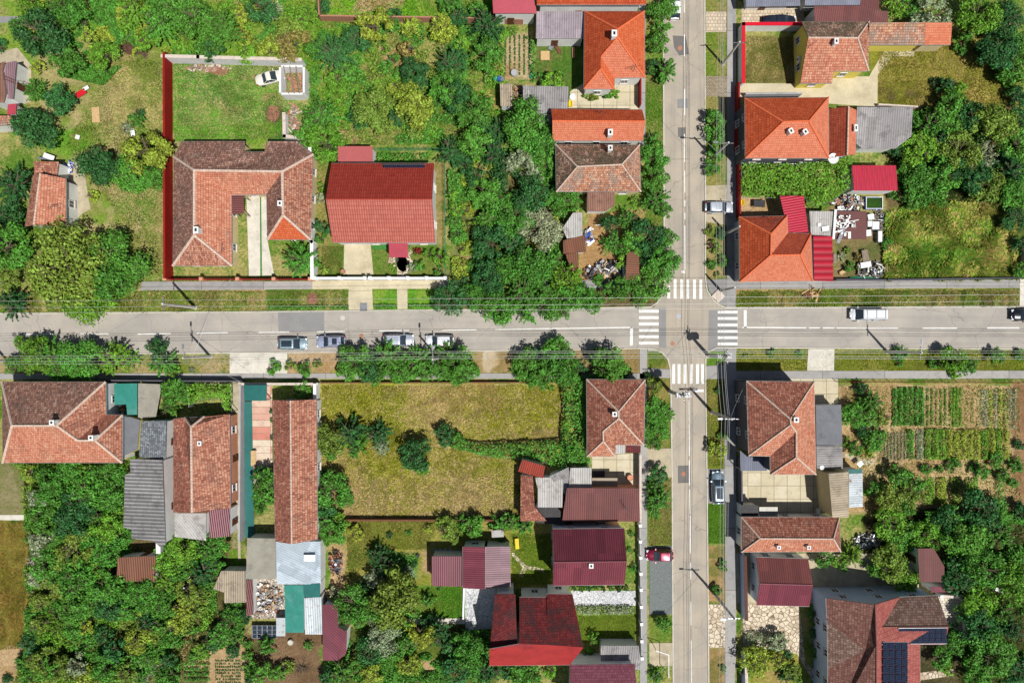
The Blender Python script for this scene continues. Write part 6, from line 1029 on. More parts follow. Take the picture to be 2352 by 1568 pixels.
blades('lawn_grass', 'olive lawn grass of the large garden in the upper right', [(2018, 120), (2245, 70), (2335, 140), (2315, 243), (2018, 243)], 18000, .2, [(120, 126, 40), (150, 140, 60), (176, 156, 90)], 7)
blades('garden_grass', 'olive grass of the garden below the dry empty lot', [(795, 1196), (1010, 1196), (980, 1260), (880, 1262), (800, 1330)], 12000, .2, [(130, 140, 50), (160, 152, 80), (110, 134, 44)], 8)
blades('undergrowth', 'mixed undergrowth between the trees of the wild wood', [(60, 1068), (280, 1068), (300, 1250), (480, 1300), (500, 1420), (400, 1568), (30, 1568), (65, 1480)], 30000, .45, [(70, 100, 40), (110, 124, 56), (150, 140, 84), (90, 120, 44)], 9)
blades('undergrowth', 'low green plants under the orchard trees at the top', [(400, 0), (1170, 0), (1150, 200), (1180, 330), (720, 335), (700, 150), (400, 130)], 36000, .32, [(110, 150, 40), (96, 140, 44), (140, 160, 60), (160, 154, 90)], 10)
blades('undergrowth', 'sparse weeds among the trees in the lower right corner', [(2000, 1170), (2352, 1170), (2352, 1568), (2200, 1568), (2200, 1340), (2020, 1260)], 16000, .4, [(60, 84, 36), (84, 104, 44), (110, 110, 60)], 11)
blades('undergrowth', 'sparse weeds among the trees right of the crimson garage', [(2060, 250), (2352, 250), (2352, 470), (2120, 466), (2060, 440)], 14000, .4, [(60, 84, 36), (84, 104, 44), (140, 124, 76)], 12)
blades('yard_grass', 'yellowish grass of the brown field at the left edge', [(0, 1195), (58, 1195), (60, 1490), (0, 1490)], 9000, .2, [(140, 132, 56), (164, 138, 74), (110, 124, 40)], 13)

blades('verge_grass', 'mown olive grass of the right side verge below the cross street', [(1692, 803), (2352, 804), (2352, 850), (1692, 850)], 14000, .16, [(110, 126, 34), (130, 142, 50), (160, 156, 84)], 14)
blades('lawn_grass', 'patchy lawn grass inside the red coped wall', [(1706, 86), (1825, 86), (1825, 190), (1706, 190)], 7000, .2, [(120, 124, 50), (160, 146, 90), (180, 160, 110)], 15)
blades('verge_grass', 'grass of the long verge between the avenue and the left pavement', [(1484, 150), (1524, 150), (1524, 640), (1484, 640)], 8000, .2, [(90, 130, 40), (110, 144, 46), (150, 148, 84)], 16)
blades('verge_grass', 'grass of the lower verge left of the gravel parking strip', [(1490, 1100), (1543, 1100), (1543, 1250), (1490, 1250)], 3500, .2, [(110, 134, 48), (140, 140, 70), (160, 150, 90)], 17)
blades('verge_grass', 'grass of the right avenue verge above the slate grey estate car', [(1622, 872), (1662, 872), (1662, 1070), (1622, 1070)], 4000, .2, [(110, 130, 38), (130, 146, 50), (160, 150, 90)], 18)
blades('verge_grass', 'fresh green grass below the slate grey estate car', [(1625, 1157), (1667, 1157), (1667, 1248), (1625, 1248)], 2600, .18, [(80, 130, 36), (110, 150, 46)], 19)
blades('lawn_grass', 'short lawn beside the lavender strip', [(1318, 1414), (1460, 1414), (1460, 1476), (1330, 1476)], 4500, .16, [(100, 128, 38), (130, 144, 50)], 20)
blades('lawn_grass', 'short lawn left of the grey terrace', [(942, 1347), (1064, 1347), (1064, 1418), (942, 1418)], 4500, .16, [(80, 130, 36), (110, 146, 46), (140, 150, 70)], 21)
blades('garden_grass', 'grass around the small maroon roofs', [(1176, 1226), (1266, 1226), (1266, 1340), (1176, 1340)], 4500, .18, [(100, 128, 40), (130, 144, 50)], 22)
blades('garden_grass', 'grass and herbs around the big red roofed house', [(738, 565), (788, 565), (788, 632), (738, 632)], 2500, .2, [(90, 130, 44), (140, 144, 70)], 23)
blades('garden_weeds', 'weeds between the rows of the fenced vegetable garden', [(1930, 886), (2344, 886), (2344, 1176), (1990, 1176)], 11000, .26, [(110, 134, 50), (150, 150, 80), (180, 160, 110)], 24)
def thicket(label, poly, n, tint, seed, h, thr=.5, sc=3.0, size=.34):
    r = np.random.default_rng(seed + 50); pw = [tuple(P(*p)[:2]) for p in poly]; q = in_poly(n, pw, r); m = vnoise(q[:, 0], q[:, 1], sc, seed + 70) * .7 + vnoise(q[:, 0], q[:, 1], sc * .35, seed + 71) * .3 - thr
    q = q[m > 0]; m = m[m > 0]; n = len(q); z = np.minimum(1, m * 4) ** .5 * h * (.55 + .45 * r.random(n)); c0 = np.array([pw[0][0], pw[0][1], 0.]); c = np.stack([q[:, 0], q[:, 1], z + .05], 1) - c0; ln = r.uniform(.6, 1.3, n) * size
    o = link('thicket', leaf_mesh('thicket', c, np.tile([0, 0, 1.], (n, 1)), ln, ln * .55, seed=seed, jit=.65)); o.location = c0; o.color = TINT[tint][0]; tag(o, label, 'undergrowth', kind='stuff')
ORC = [(400, 0), (735, 0), (740, 60), (1150, 60), (1160, 190), (1140, 330), (740, 335), (715, 240), (715, 150), (400, 130)]
thicket('green leafy garden growth between the orchard trees at the top', ORC, 44000, 'G', 1, 1.0, .58); thicket('yellow green leafy growth between the orchard trees at the top', ORC, 24000, 'O', 2, .9, .63); thicket('bright green leafy growth between the orchard trees at the top', ORC, 34000, 'B', 3, .8, .6)
WW = [(60, 1068), (280, 1068), (300, 1250), (380, 1350), (500, 1330), (505, 1440), (415, 1455), (415, 1568), (30, 1568), (65, 1480)]
thicket('green brambles filling the wild wood', WW, 44000, 'G', 4, 1.5, .54); thicket('olive brambles in the wild wood', WW, 34000, 'O', 5, 1.4, .57); thicket('bright green weeds in the wild wood', WW, 30000, 'B', 6, 1.4, .58)
thicket('dark green shrubs between the trees in the lower right corner', [(2010, 1180), (2352, 1180), (2352, 1568), (2215, 1568), (2215, 1340), (2030, 1265)], 34000, 'G', 7, 1.6, .5); thicket('shrubby growth between the trees right of the crimson garage', [(2065, 262), (2352, 262), (2352, 465), (2120, 463), (2066, 445)], 30000, 'G', 8, 1.6, .48)
thicket('green growth under the trees left of the rubbish yard', [(1030, 380), (1275, 330), (1290, 660), (1110, 712), (1040, 640)], 34000, 'G', 9, 1.4, .5); thicket('yellowish weeds under the trees left of the rubbish yard', [(1030, 380), (1275, 330), (1290, 660), (1110, 712), (1040, 640)], 22000, 'Y', 10, 1.2, .58)
thicket('leafy growth between the trees at the bottom of the lawn garden', [(755, 1440), (1130, 1440), (1130, 1568), (790, 1568)], 24000, 'G', 11, 1.4, .48); thicket('leafy weeds in the upper left garden corner', [(60, 0), (390, 0), (380, 60), (240, 200), (150, 180), (70, 60)], 30000, 'G', 12, 1.0, .52); thicket('yellowish weeds in the upper left garden corner', [(60, 0), (390, 0), (380, 60), (240, 200), (150, 180), (70, 60)], 22000, 'Y', 13, .9, .56)
# ------------------------------------------------------------------ cars
def car_paint(name, c, metal=.4):
    m, nt, b = new_mat(name, .28, .6); b.inputs["Base Color"].default_value = c4(c); b.inputs["Metallic"].default_value = metal; b.inputs["Coat Weight"].default_value = .6; b.inputs["Coat Roughness"].default_value = .08; M[name] = m
for nm, c, mt in (('paint_silverblue', srgb(150, 174, 182), .3), ('paint_lavender', srgb(176, 182, 206), .3), ('paint_white', srgb(226, 228, 230), .0), ('paint_offwhite', srgb(222, 218, 204), .0), ('paint_grey', srgb(130, 150, 164), .5), ('paint_darkred', srgb(132, 16, 52), .3), ('paint_navy', srgb(44, 50, 66), .4), ('paint_silver', srgb(196, 202, 212), .3), ('paint_black', srgb(34, 36, 42), .4)): car_paint(nm, c, mt)
def car(label, x, y, rot, paint, L=4.3, W=1.78, Hh=1.48, kind='hatch', roofmat=None, rails=False, sunroof=0):
    """front faces +X before rotation; rot in degrees"""
    root = empty('parked_car', P(x, y, .01), R(rot)); root.location = P(x, y, .8) - Vector((0, 0, .79)); tag(root, label, 'car', 'cars parked along the streets')
    hood = {'hatch': .95, 'sedan': 1.1, 'van': .55, 'estate': 1.05}[kind]; trunk = {'hatch': .12, 'sedan': .95, 'van': .08, 'estate': .12}[kind]; belt = .92 if kind != 'van' else 1.05
    N_ = 28; prof = []
    def hw(t): return W / 2 * (1 - abs(2 * t - 1) ** 7 * .34) * (1 - .05 * (t if t > .5 else 0))
    def top(xx):   # xx from rear -L/2 to front L/2
        f = L / 2 - xx; r_ = xx + L / 2; z = belt
        if f < hood + .35: z = belt - .17 + .17 * min(1, f / (hood + .35)) - .22 * max(0, 1 - f / .35) ** 2
        if r_ < .3: z = min(z, belt - .12 * (1 - r_ / .3) ** 2)
        return z
    mb = MB(); K_ = 11; vs = []
    for i in range(N_ + 1):
        t = i / N_; xx = -L / 2 + L * t; w = hw(t); z1 = top(xx); zb = .24 + .12 * max(0, abs(2 * t - 1) - .85) / .15
        sec = [(-w * .88, zb), (-w * .98, zb + .14), (-w, (zb + z1) / 2), (-w * .97, z1 - .1), (-w * .86, z1 - .01), (0, z1 + .03), (w * .86, z1 - .01), (w * .97, z1 - .1), (w, (zb + z1) / 2), (w * .98, zb + .14), (w * .88, zb)]
        vs += [(xx, a, b_) for a, b_ in sec]
    fs = [(i * K_ + j, i * K_ + j + 1, (i + 1) * K_ + j + 1, (i + 1) * K_ + j) for i in range(N_) for j in range(K_ - 1)]; fs += [((i + 1) * K_, i * K_, i * K_ + K_ - 1, (i + 1) * K_ + K_ - 1)[::-1] for i in range(N_)]; fs += [tuple(range(K_)), tuple(range(N_ * K_ + K_ - 1, N_ * K_ - 1, -1))]
    mb.add(vs, [f[::-1] for f in fs]); body = mb.build('body', paint, root, smooth=True)
    # greenhouse: glass all round, painted roof and pillars over it
    x0, x1 = -L / 2 + trunk + .02, L / 2 - hood; rk_f = {'hatch': .85, 'sedan': .8, 'van': .8, 'estate': .85}[kind]; rk_r = {'hatch': .45, 'sedan': .7, 'van': .18, 'estate': .4}[kind]; wb, wt = W / 2 * .9, W / 2 * .74
    def ring(z, s):  # s 0..1
        xa, xb = x0 + rk_r * s, x1 - rk_f * s; w = wb + (wt - wb) * s; r_ = .18; out = []
        for (cx_, cy_, a0) in ((xb - r_, w - r_, 0), (xa + r_, w - r_, 90), (xa + r_, -w + r_, 180), (xb - r_, -w + r_, 270)):
            for k in range(4): a = R(a0 + k * 30); out.append((cx_ + r_ * math.cos(a), cy_ + r_ * math.sin(a), z))
        return out
    zs = [(belt - .06, 0), (belt + (Hh - belt) * .5, .5), (Hh - .05, .96)]; n = 16; vs = []; mb = MB()
    for z, s in zs: vs += ring(z, s)
    mb.add(vs, [(j * n + i, j * n + (i + 1) % n, (j + 1) * n + (i + 1) % n, (j + 1) * n + i) for j in range(2) for i in range(n)] + [tuple(range(2 * n, 3 * n))]); mb.build('windows', 'glass', root, smooth=False)
    mb = MB(); vs = []
    for z, s, k in ((Hh - .07, .93, 1.0), (Hh - .01, 1.0, 1.0), (Hh + .015, 1.1, .9)):
        rr = ring(z, s); cx_ = sum(p[0] for p in rr) / n; vs += [(cx_ + (p[0] - cx_) * k, p[1] * k, p[2]) for p in rr]
    mb.add(vs, [(j * n + i, j * n + (i + 1) % n, (j + 1) * n + (i + 1) % n, (j + 1) * n + i) for j in range(2) for i in range(n)] + [tuple(range(2 * n, 3 * n))]); rf = mb.build('roof', roofmat or paint, root, smooth=True)
    mb = MB(); 
    for sy in (-1, 1):
        for (xa, xb) in ((x0 + .1, x0 + rk_r + .1), (x1 - .12, x1 - rk_f - .06)): mb.tube((xa, sy * (wb - .03), belt - .04), (xb, sy * (wt - .04), Hh - .05), .045, n=6)
        xm = (x0 + x1) / 2 - .1; mb.tube((xm, sy * wb * .995, belt - .04), (xm, sy * wt, Hh - .05), .035, n=6)
    mb.build('pillars', paint, root)
    if sunroof:
        mb = MB(); xc = (x0 + rk_r + x1 - rk_f) / 2; mb.box((xc, 0, Hh + .022), (sunroof, wt * 1.35, .02)); mb.build('sunroof', 'glass', rf)
    if rails or kind == 'van':
        mb = MB()
        for sy in (-1, 1): mb.tube((x0 + rk_r + .2, sy * wt * .85, Hh + .06), (x1 - rk_f - .2, sy * wt * .85, Hh + .06), .025, n=6)
        if kind == 'van':
            for xx in (x0 + .5, (x0 + x1 - rk_f) / 2, x1 - rk_f - .4): mb.tube((xx, -wt * .85, Hh + .07), (xx, wt * .85, Hh + .07), .025, n=6)
        mb.build('roof_rack', 'metal_dark', rf)
    for xx in (-L / 2 + .82, L / 2 - .85):
        for sy in (-1, 1):
            mb = MB(); mb.tube((xx, sy * (W / 2 - .2), .32), (xx, sy * (W / 2 + .005), .32), .32, n=18); wh = mb.build('wheel', 'tyre', root); mb = MB(); mb.tube((xx, sy * (W / 2 - .02), .32), (xx, sy * (W / 2 + .015), .32), .19, n=14); mb.build('rim', 'rim', wh)
    for sy in (-1, 1):
        mb = MB(); mb.box((L / 2 - .17, sy * W * .34, belt - .28), (.3, .34, .14), sy * -.35, tilt=(0, .3)); mb.build('headlight', 'headlight', root)
        mb = MB(); mb.box((-L / 2 + .1, sy * W * .38, belt - .2), (.16, .2, .26), sy * .3); mb.build('tail_light', 'tail_light', root)
        mb = MB(); mb.box((x1 - .3, sy * (W / 2 + .1), belt + .07), (.12, .2, .13), sy * .1); mb.tube((x1 - .28, sy * W / 2 * .88, belt), (x1 - .28, sy * (W / 2 + .05), belt + .05), .025, n=5); mb.build('mirror', paint, root)
    mb = MB(); mb.box((L / 2 - .03, 0, .45), (.05, W * .62, .12)); mb.build('grille', 'metal_dark', root)
    mb = MB(); mb.tube((x1 - .02, .5, belt + .02), (x1 - .18, -.1, belt + .14), .012, n=4); mb.tube((x1 - .02, -.2, belt + .02), (x1 - .18, -.7, belt + .12), .012, n=4); mb.build('wiper', 'metal_dark', root)
    return root
car('silver blue hatchback with long dark roof window, leftmost in the parked row', 671, 789, 0, 'paint_silverblue', 4.25, kind='hatch', sunroof=1.5)
car('pale lavender estate car with roof rails parked in front of a silver blue one', 760, 784, 181, 'paint_lavender', 4.2, kind='estate', rails=True, sunroof=.7)
car('silver car half hidden by the street tree, nearest the lavender estate car', 915, 781, 0, 'paint_silver', 4.4, kind='estate')
car('white car under the street tree at the right end of the parked row', 1010, 783, 180, 'paint_white', 4.1)
car('white delivery van with roof bars driving on the right half of the cross street', 1994, 722, 180, 'paint_white', 5.0, 1.86, 1.95, 'van')
car('dark car cut off by the right edge of the photo', 2360, 723, 180, 'paint_black', 4.4, kind='sedan')
car('silver white car parked across the pavement above the corner house', 1652, 476, 0, 'paint_silver', 4.0, 1.7)
car('slate grey estate car parked lengthwise beside the avenue', 1649.5, 1120, 91, 'paint_grey', 4.65, 1.85, kind='estate', roofmat=None, rails=True, sunroof=1.7)
car('dark red compact car backed into the gravel parking strip', 1516, 1275, 180, 'paint_darkred', 3.85, 1.68)
car('navy blue saloon standing on the paved court behind the red wall', 1791, 49, 0, 'paint_navy', 4.75, 1.82, 1.44, 'sedan')
car('old white saloon car abandoned on the grass plot', 620, 178, 14, 'paint_offwhite', 4.2, 1.66, 1.42, 'sedan')
car('pale car under the trees at the very top of the avenue', 1550, 12, 90, 'paint_white', 4.1)

# ------------------------------------------------------------------ poles, lamps and overhead wires
def pole(name, label, x, y, h, arms=(), lamp=None, r=.17, box=False, group='poles carrying the overhead wires'):
    root = empty(name, P(x, y)); tag(root, label, 'utility pole', group); mb = MB(); mb.tube((0, 0, 0), (0, 0, h), r * 1.25, r * .75, n=10); mb.tube((0, 0, 0), (0, 0, .25), r * 1.8, r * 1.5, n=10); mb.build('pole_shaft', 'concrete_pole', root)
    for (ang, z, L) in arms:
        mb = MB(); d = Vector((math.cos(R(ang)), math.sin(R(ang)), 0)); mb.box((0, 0, z), (L, .09, .09), R(ang)); a = mb.build('crossarm', 'metal_grey', root)
        for k in (-1, -.5, .5, 1):
            mb = MB(); p = d * L / 2 * k * .95; mb.lathe((p.x, p.y, z + .04), [(.02, 0), (.05, .03), (.03, .07), (.06, .1), (.03, .16), (0, .17)], 8); mb.build('insulator', 'insulator', a)
    if lamp:
        ang, z, L = lamp; d = Vector((math.cos(R(ang)), math.sin(R(ang)), .12)); mb = MB(); mb.tube((0, 0, z), d * L + Vector((0, 0, z)), .035, n=6); ar = mb.build('lamp_arm', 'metal_grey', root); e = d * (L + .25) + Vector((0, 0, z)); mb = MB(); mb.box(e, (.62, .24, .12), R(ang)); mb.box(e - Vector((0, 0, .08)), (.4, .17, .05), R(ang)); mb.build('lamp_head', 'metal_grey', ar)
    if box:
        mb = MB(); mb.box((.55, .1, h - 2.0), (.8, .7, 1.0)); mb.lathe((.4, .1, h - 1.5), [(.06, 0), (.08, .1), (.05, .3), (0, .32)], 8); mb.lathe((.7, .1, h - 1.5), [(.06, 0), (.08, .1), (.05, .3), (0, .32)], 8); mb.build('transformer', 'metal_grey', root); mb = MB(); mb.box((-.45, 0, h - 2.4), (.5, .6, .8)); mb.build('switch_box', 'white_paint', root)
    return root
pole('utility_pole', 'slender concrete pole on the verge below the red garden wall', 449, 706, 9.5, [(90, 9.2, 1.9)], r=.2)
pole('utility_pole', 'lamp pole on the verge below the two dashes left of the parked cars', 484, 819, 8.5, [(90, 7.9, 1.6)], (90, 8.3, 1.3))
pole('utility_pole', 'lamp pole among the street trees above the dry lot', 1009, 822, 8.5, [(90, 7.9, 1.4)], (90, 8.3, 1.3))
pole('utility_pole', 'thick corner pole with several crossarms below the crossroads', 1627, 816, 9.3, [(90, 8.9, 1.9), (0, 8.4, 1.5), (90, 8.0, 1.5)], None, .22, True)
pole('utility_pole', 'pole with lamp on the verge left of the corner tiled house', 1635, 946, 9.2, [(0, 9.0, 2.0), (0, 8.4, 1.5)], (180, 8.6, 1.2), .2)
pole('utility_pole', 'transformer pole between avenue and pavement above the brown avenue house', 1539, 899, 9.0, [(0, 8.6, 2.2), (90, 8.2, 1.6)], None, .22, True)
pole('utility_pole', 'lamp pole beside the crazy paved verge near the bottom of the avenue', 1640, 1362, 9.5, [(0, 9.0, 1.8)], (180, 9.2, 1.3))
pole('utility_pole', 'pole casting a straight shadow on the small lawn at the top of the avenue', 1660, 148, 7.5, [(0, 7.2, 1.6)])
pole('utility_pole', 'lamp pole leaning over the street tree above the long orange house', 1636, 362, 7.6, [(0, 7.2, 1.6)], (180, 7.4, 1.5))
pole('utility_pole', 'lamp pole on the grass verge below the white van', 2037, 808, 8.6, [(90, 8.2, 1.6)], (90, 8.4, 1.3))
pole('utility_pole', 'pole cut by the left edge under the street trees', 18, 828, 9.2, [(90, 8.8, 1.8)])
pole('utility_pole', 'thin pole on the corner pit beside the northern zebra crossing', 1655, 668, 6.5, [])
pole('utility_pole', 'thin bent pole at the roadside just above the bushy verge', 1668, 536, 6.0, [])
WN = 0
def wire(label, pts, group, r=.02, sag=.35):
    """pts (x, y, z) on the grid at their own heights, with a little sag per span"""
    mb = MB(); w = [P(*p) for p in pts]; o0 = w[0].copy()
    for a, b_ in zip(w[:-1], w[1:]):
        n = 10; prev = a
        for i in range(1, n + 1): t = i / n; c = a.lerp(b_, t); c.z -= sag * 4 * t * (1 - t); mb.tube(prev - o0, c - o0, r, n=5, cap=False); prev = c
    o = mb.build('overhead_wire', 'wire_metal'); o.location = o0; tag(o, label, 'wire', group)
g1 = 'wires above the upper verge of the cross street'
for k, (ya, yb, w_) in enumerate(((690, 677, 'uppermost'), (705, 692, 'middle'), (717, 702, 'lowest'))):
    wire(f'{w_} of the three wires above the upper verge of the cross street', [(-330, ya + 3, 9), (373, ya - 1, 9), (960, ya - 4, 9), (1640, (ya + yb) / 2 - 1, 9), (2250, yb, 9), (2800, yb - 1, 9)], g1)
g2 = 'wires above the lower verge of the cross street'
for k, (ya, ym, yb, w_) in enumerate(((817.6, 806, 806, 'first'), (823, 810, 811, 'second'), (830, 817, 819.6, 'third'), (836, 822, 824.6, 'fourth'))):
    wire(f'{w_} wire from the top above the lower verge of the cross street', [(-350, ya + 3, 8.4), (0, ya, 8.4), (440, ya - 1, 8.4), (1009, ym + 1, 8.4), (1660, ym, 8.4), (2118, yb - .5, 8.4), (2750, yb, 8.4)], g2, .022)
g3 = 'wires above the right side of the avenue'
for k, (xa, xm, xb, w_) in enumerate(((1650, 1647.6, 1654.5, 'leftmost'), (1656, 1656, 1662, 'second from left'), (1660, 1662.6, 1666, 'third from left'), (1663, 1666, 1672, 'rightmost'))):
    wire(f'{w_} of the wires above the right side of the avenue', [(xa, -260, 8), (xa, 96, 8), (xm - 1, 336, 8), (xm, 812, 8.2), (xm + 10, 957, 8.2), (xb, 1420, 8.4), (xb, 1850, 8.4)], g3, .022)
g4 = 'service wires running from poles to houses'
for i, (lb, pts) in enumerate((('slanting wire from the lower right roadside lamp pole up to the maroon house', [(1587, 1306, 8.5), (1470, 1345, 5)]), ('slanting wires from the thick corner pole down to the transformer pole', [(1667, 818, 8.8), (1586, 906, 8.6)]), ('second slanting wire between the thick corner pole and the transformer pole', [(1580, 800, 8.8), (1530, 856, 8.0)]),
    ('long slanting wire over the avenue near the bottom of the photo', [(1690, 1430, 8.4), (1480, 1568, 5)]), ('slanting wire crossing the avenue above the stop line bar', [(1660, 380, 7.5), (1527, 372, 5.5)]), ('thin wire slanting over the avenue beside the long orange house', [(1650, 350, 7.5), (1525, 228, 6)]), ('short wire from the avenue pole to the corner tiled house', [(1679, 957, 8.6), (1715, 878, 5)]), ('wire crossing the cross street beside the lamp pole left of the parked cars', [(440, 823, 8), (478, 720, 8.5), (530, 640, 5)]), ('wire between the lower left lamp pole and the long pink house', [(440, 826, 8), (560, 880, 5)]))): wire(lb, pts, g4, .018)

# ------------------------------------------------------------------ yard things
def thing(name, label, cat, x, y, parts, rz=0, z=0, group=None):
    root = empty(name, P(x, y, z), R(rz)); root.location.z = z; tag(root, label, cat, group)
    for pn, mt, fn in parts: mb = MB(); fn(mb); mb.build(pn, mt, root)
    return root
def bx(*a, **k): return lambda mb: mb.box(*a, **k)
thing('satellite_dish', 'round white satellite dish between the salmon hip roof and the grapevine', 'satellite dish', 1913, 365, [('dish', 'white_paint', lambda mb: mb.lathe((0, 0, 0), [(0, 0), (.5, .06), (.72, .18), (.74, .2), (.5, .1), (0, .04)], 24)), ('feed_arm', 'metal_dark', lambda mb: (mb.tube((-.5, 0, .12), (.05, .05, .65), .025), mb.tube((.4, .35, .14), (.05, .05, .65), .02), mb.box((.05, .05, .66), (.16, .1, .1)))), ('mast', 'metal_grey', lambda mb: mb.tube((0, 0, -3.5), (0, 0, 0), .05))], z=3.6)
thing('swimming_pool', 'small blue rimmed pool of green water in the junk yard', 'pool', 2003, 468, [('rim', 'blue_plastic', lambda mb: [mb.box(c, d) for c, d in (((0, .82, .32), (2.4, .12, .64)), ((0, -.82, .32), (2.4, .12, .64)), ((-1.17, 0, .32), (.12, 1.55, .64)), ((1.17, 0, .32), (.12, 1.55, .64)))]), ('edge', 'white_paint', lambda mb: [mb.box(c, d) for c, d in (((0, .82, .66), (2.5, .08, .04)), ((0, -.82, .66), (2.5, .08, .04)), ((-1.17, 0, .66), (.08, 1.5, .04)), ((1.17, 0, .66), (.08, 1.5, .04)))]), ('water', 'pool_water', bx((0, 0, .26), (2.26, 1.54, .5)))])
thing('platform', 'rust brown sheet platform strewn with white laths in the junk yard', 'platform', 1946, 520, [('deck', 'corr_redrust' if 'corr_redrust' in M else 'metal_brown_roof', bx((0, 0, 1.1), (4.4, 4.0, .1))), ('leg', 'wood_grey', lambda mb: [mb.box((sx * 2, sy * 1.8, .52), (.12, .12, 1.04)) for sx in (-1, 1) for sy in (-1, 1)])])
def sheet(lb, x, y, w, l, mat, rz=0, z=.1, nm='sheet', cat='board', th=.04, tilt=None):
    mb = MB(); mb.box((0, 0, 0), (w, l, th), 0, tilt=tilt); mb.box((w * .32, 0, th * .75), (.05, l * .96, th * .4)); mb.box((-w * .32, 0, th * .75), (.05, l * .96, th * .4)); o = mb.build(nm, mat); o.location = P(x, y, z); o.location.z = z; o.rotation_euler.z = R(rz); tag(o, lb, cat); return o
def crate(lb, x, y, w, l, h, mat, rz=0, z=0, nm='crate', cat='crate'):
    mb = MB(); t = .04; mb.box((0, 0, t / 2), (w, l, t))
    for c, d in (((0, l / 2, h / 2), (w, t, h)), ((0, -l / 2, h / 2), (w, t, h)), ((-w / 2, 0, h / 2), (t, l - t, h)), ((w / 2, 0, h / 2), (t, l - t, h))): mb.box(c, d)
    for sx in (-1, 1): mb.box((sx * w * .3, 0, h * .7), (.05, l - t * 1.2, .04))
    o = mb.build(nm, mat); o.location = P(x, y, z); o.location.z = z; o.rotation_euler.z = R(rz); tag(o, lb, cat)
def barrel(lb, x, y, r, h, mat, z=0, nm='barrel', cat='barrel'):
    mb = MB(); mb.lathe((0, 0, 0), [(r * .9, 0), (r, .08), (r * 1.03, h * .35), (r, h * .5), (r * 1.03, h * .68), (r * .95, h), (r * .8, h), (r * .78, h - .06), (0, h - .06)], 18); o = mb.build(nm, mat); o.location = P(x, y, z); o.location.z = z; tag(o, lb, cat)
def bench(lb, x, y, rz, mat='wood_grey', L=1.5, nm='bench', cat='bench'):
    thing(nm, lb, cat, x, y, [('seat', mat, lambda mb: [mb.box((0, -.18 + i * .12, .45), (L, .1, .04)) for i in range(4)]), ('backrest', mat, lambda mb: [mb.box((0, .28, .6 + i * .12), (L, .04, .09)) for i in range(3)])] + [('leg', mat, bx((sx * (L / 2 - .1), sy, .22), (.07, .07, .44))) for sx in (-1, 1) for sy in (-.15, .2)], rz)
def table(lb, x, y, rz, w, l, h, mat, legm='metal_grey', nm='table', cat='table'):
    thing(nm, lb, cat, x, y, [('tabletop', mat, bx((0, 0, h), (w, l, .05)))] + [('leg', legm, bx((sx * (w / 2 - .08), sy * (l / 2 - .08), h / 2 - .02), (.05, .05, h - .02))) for sx in (-1, 1) for sy in (-1, 1)], rz)
def appliance(lb, x, y, w, l, h, mat, rz=0, nm='appliance', cat='appliance'):
    thing(nm, lb, cat, x, y, [('cabinet', mat, bx((0, 0, h / 2), (w, l, h))), ('door', 'metal_grey', bx((0, -l / 2 - .015, h * .5), (w * .9, .03, h * .85))), ('lid', 'white_paint', bx((0, 0, h + .015), (w * .92, l * .92, .03)))], rz)
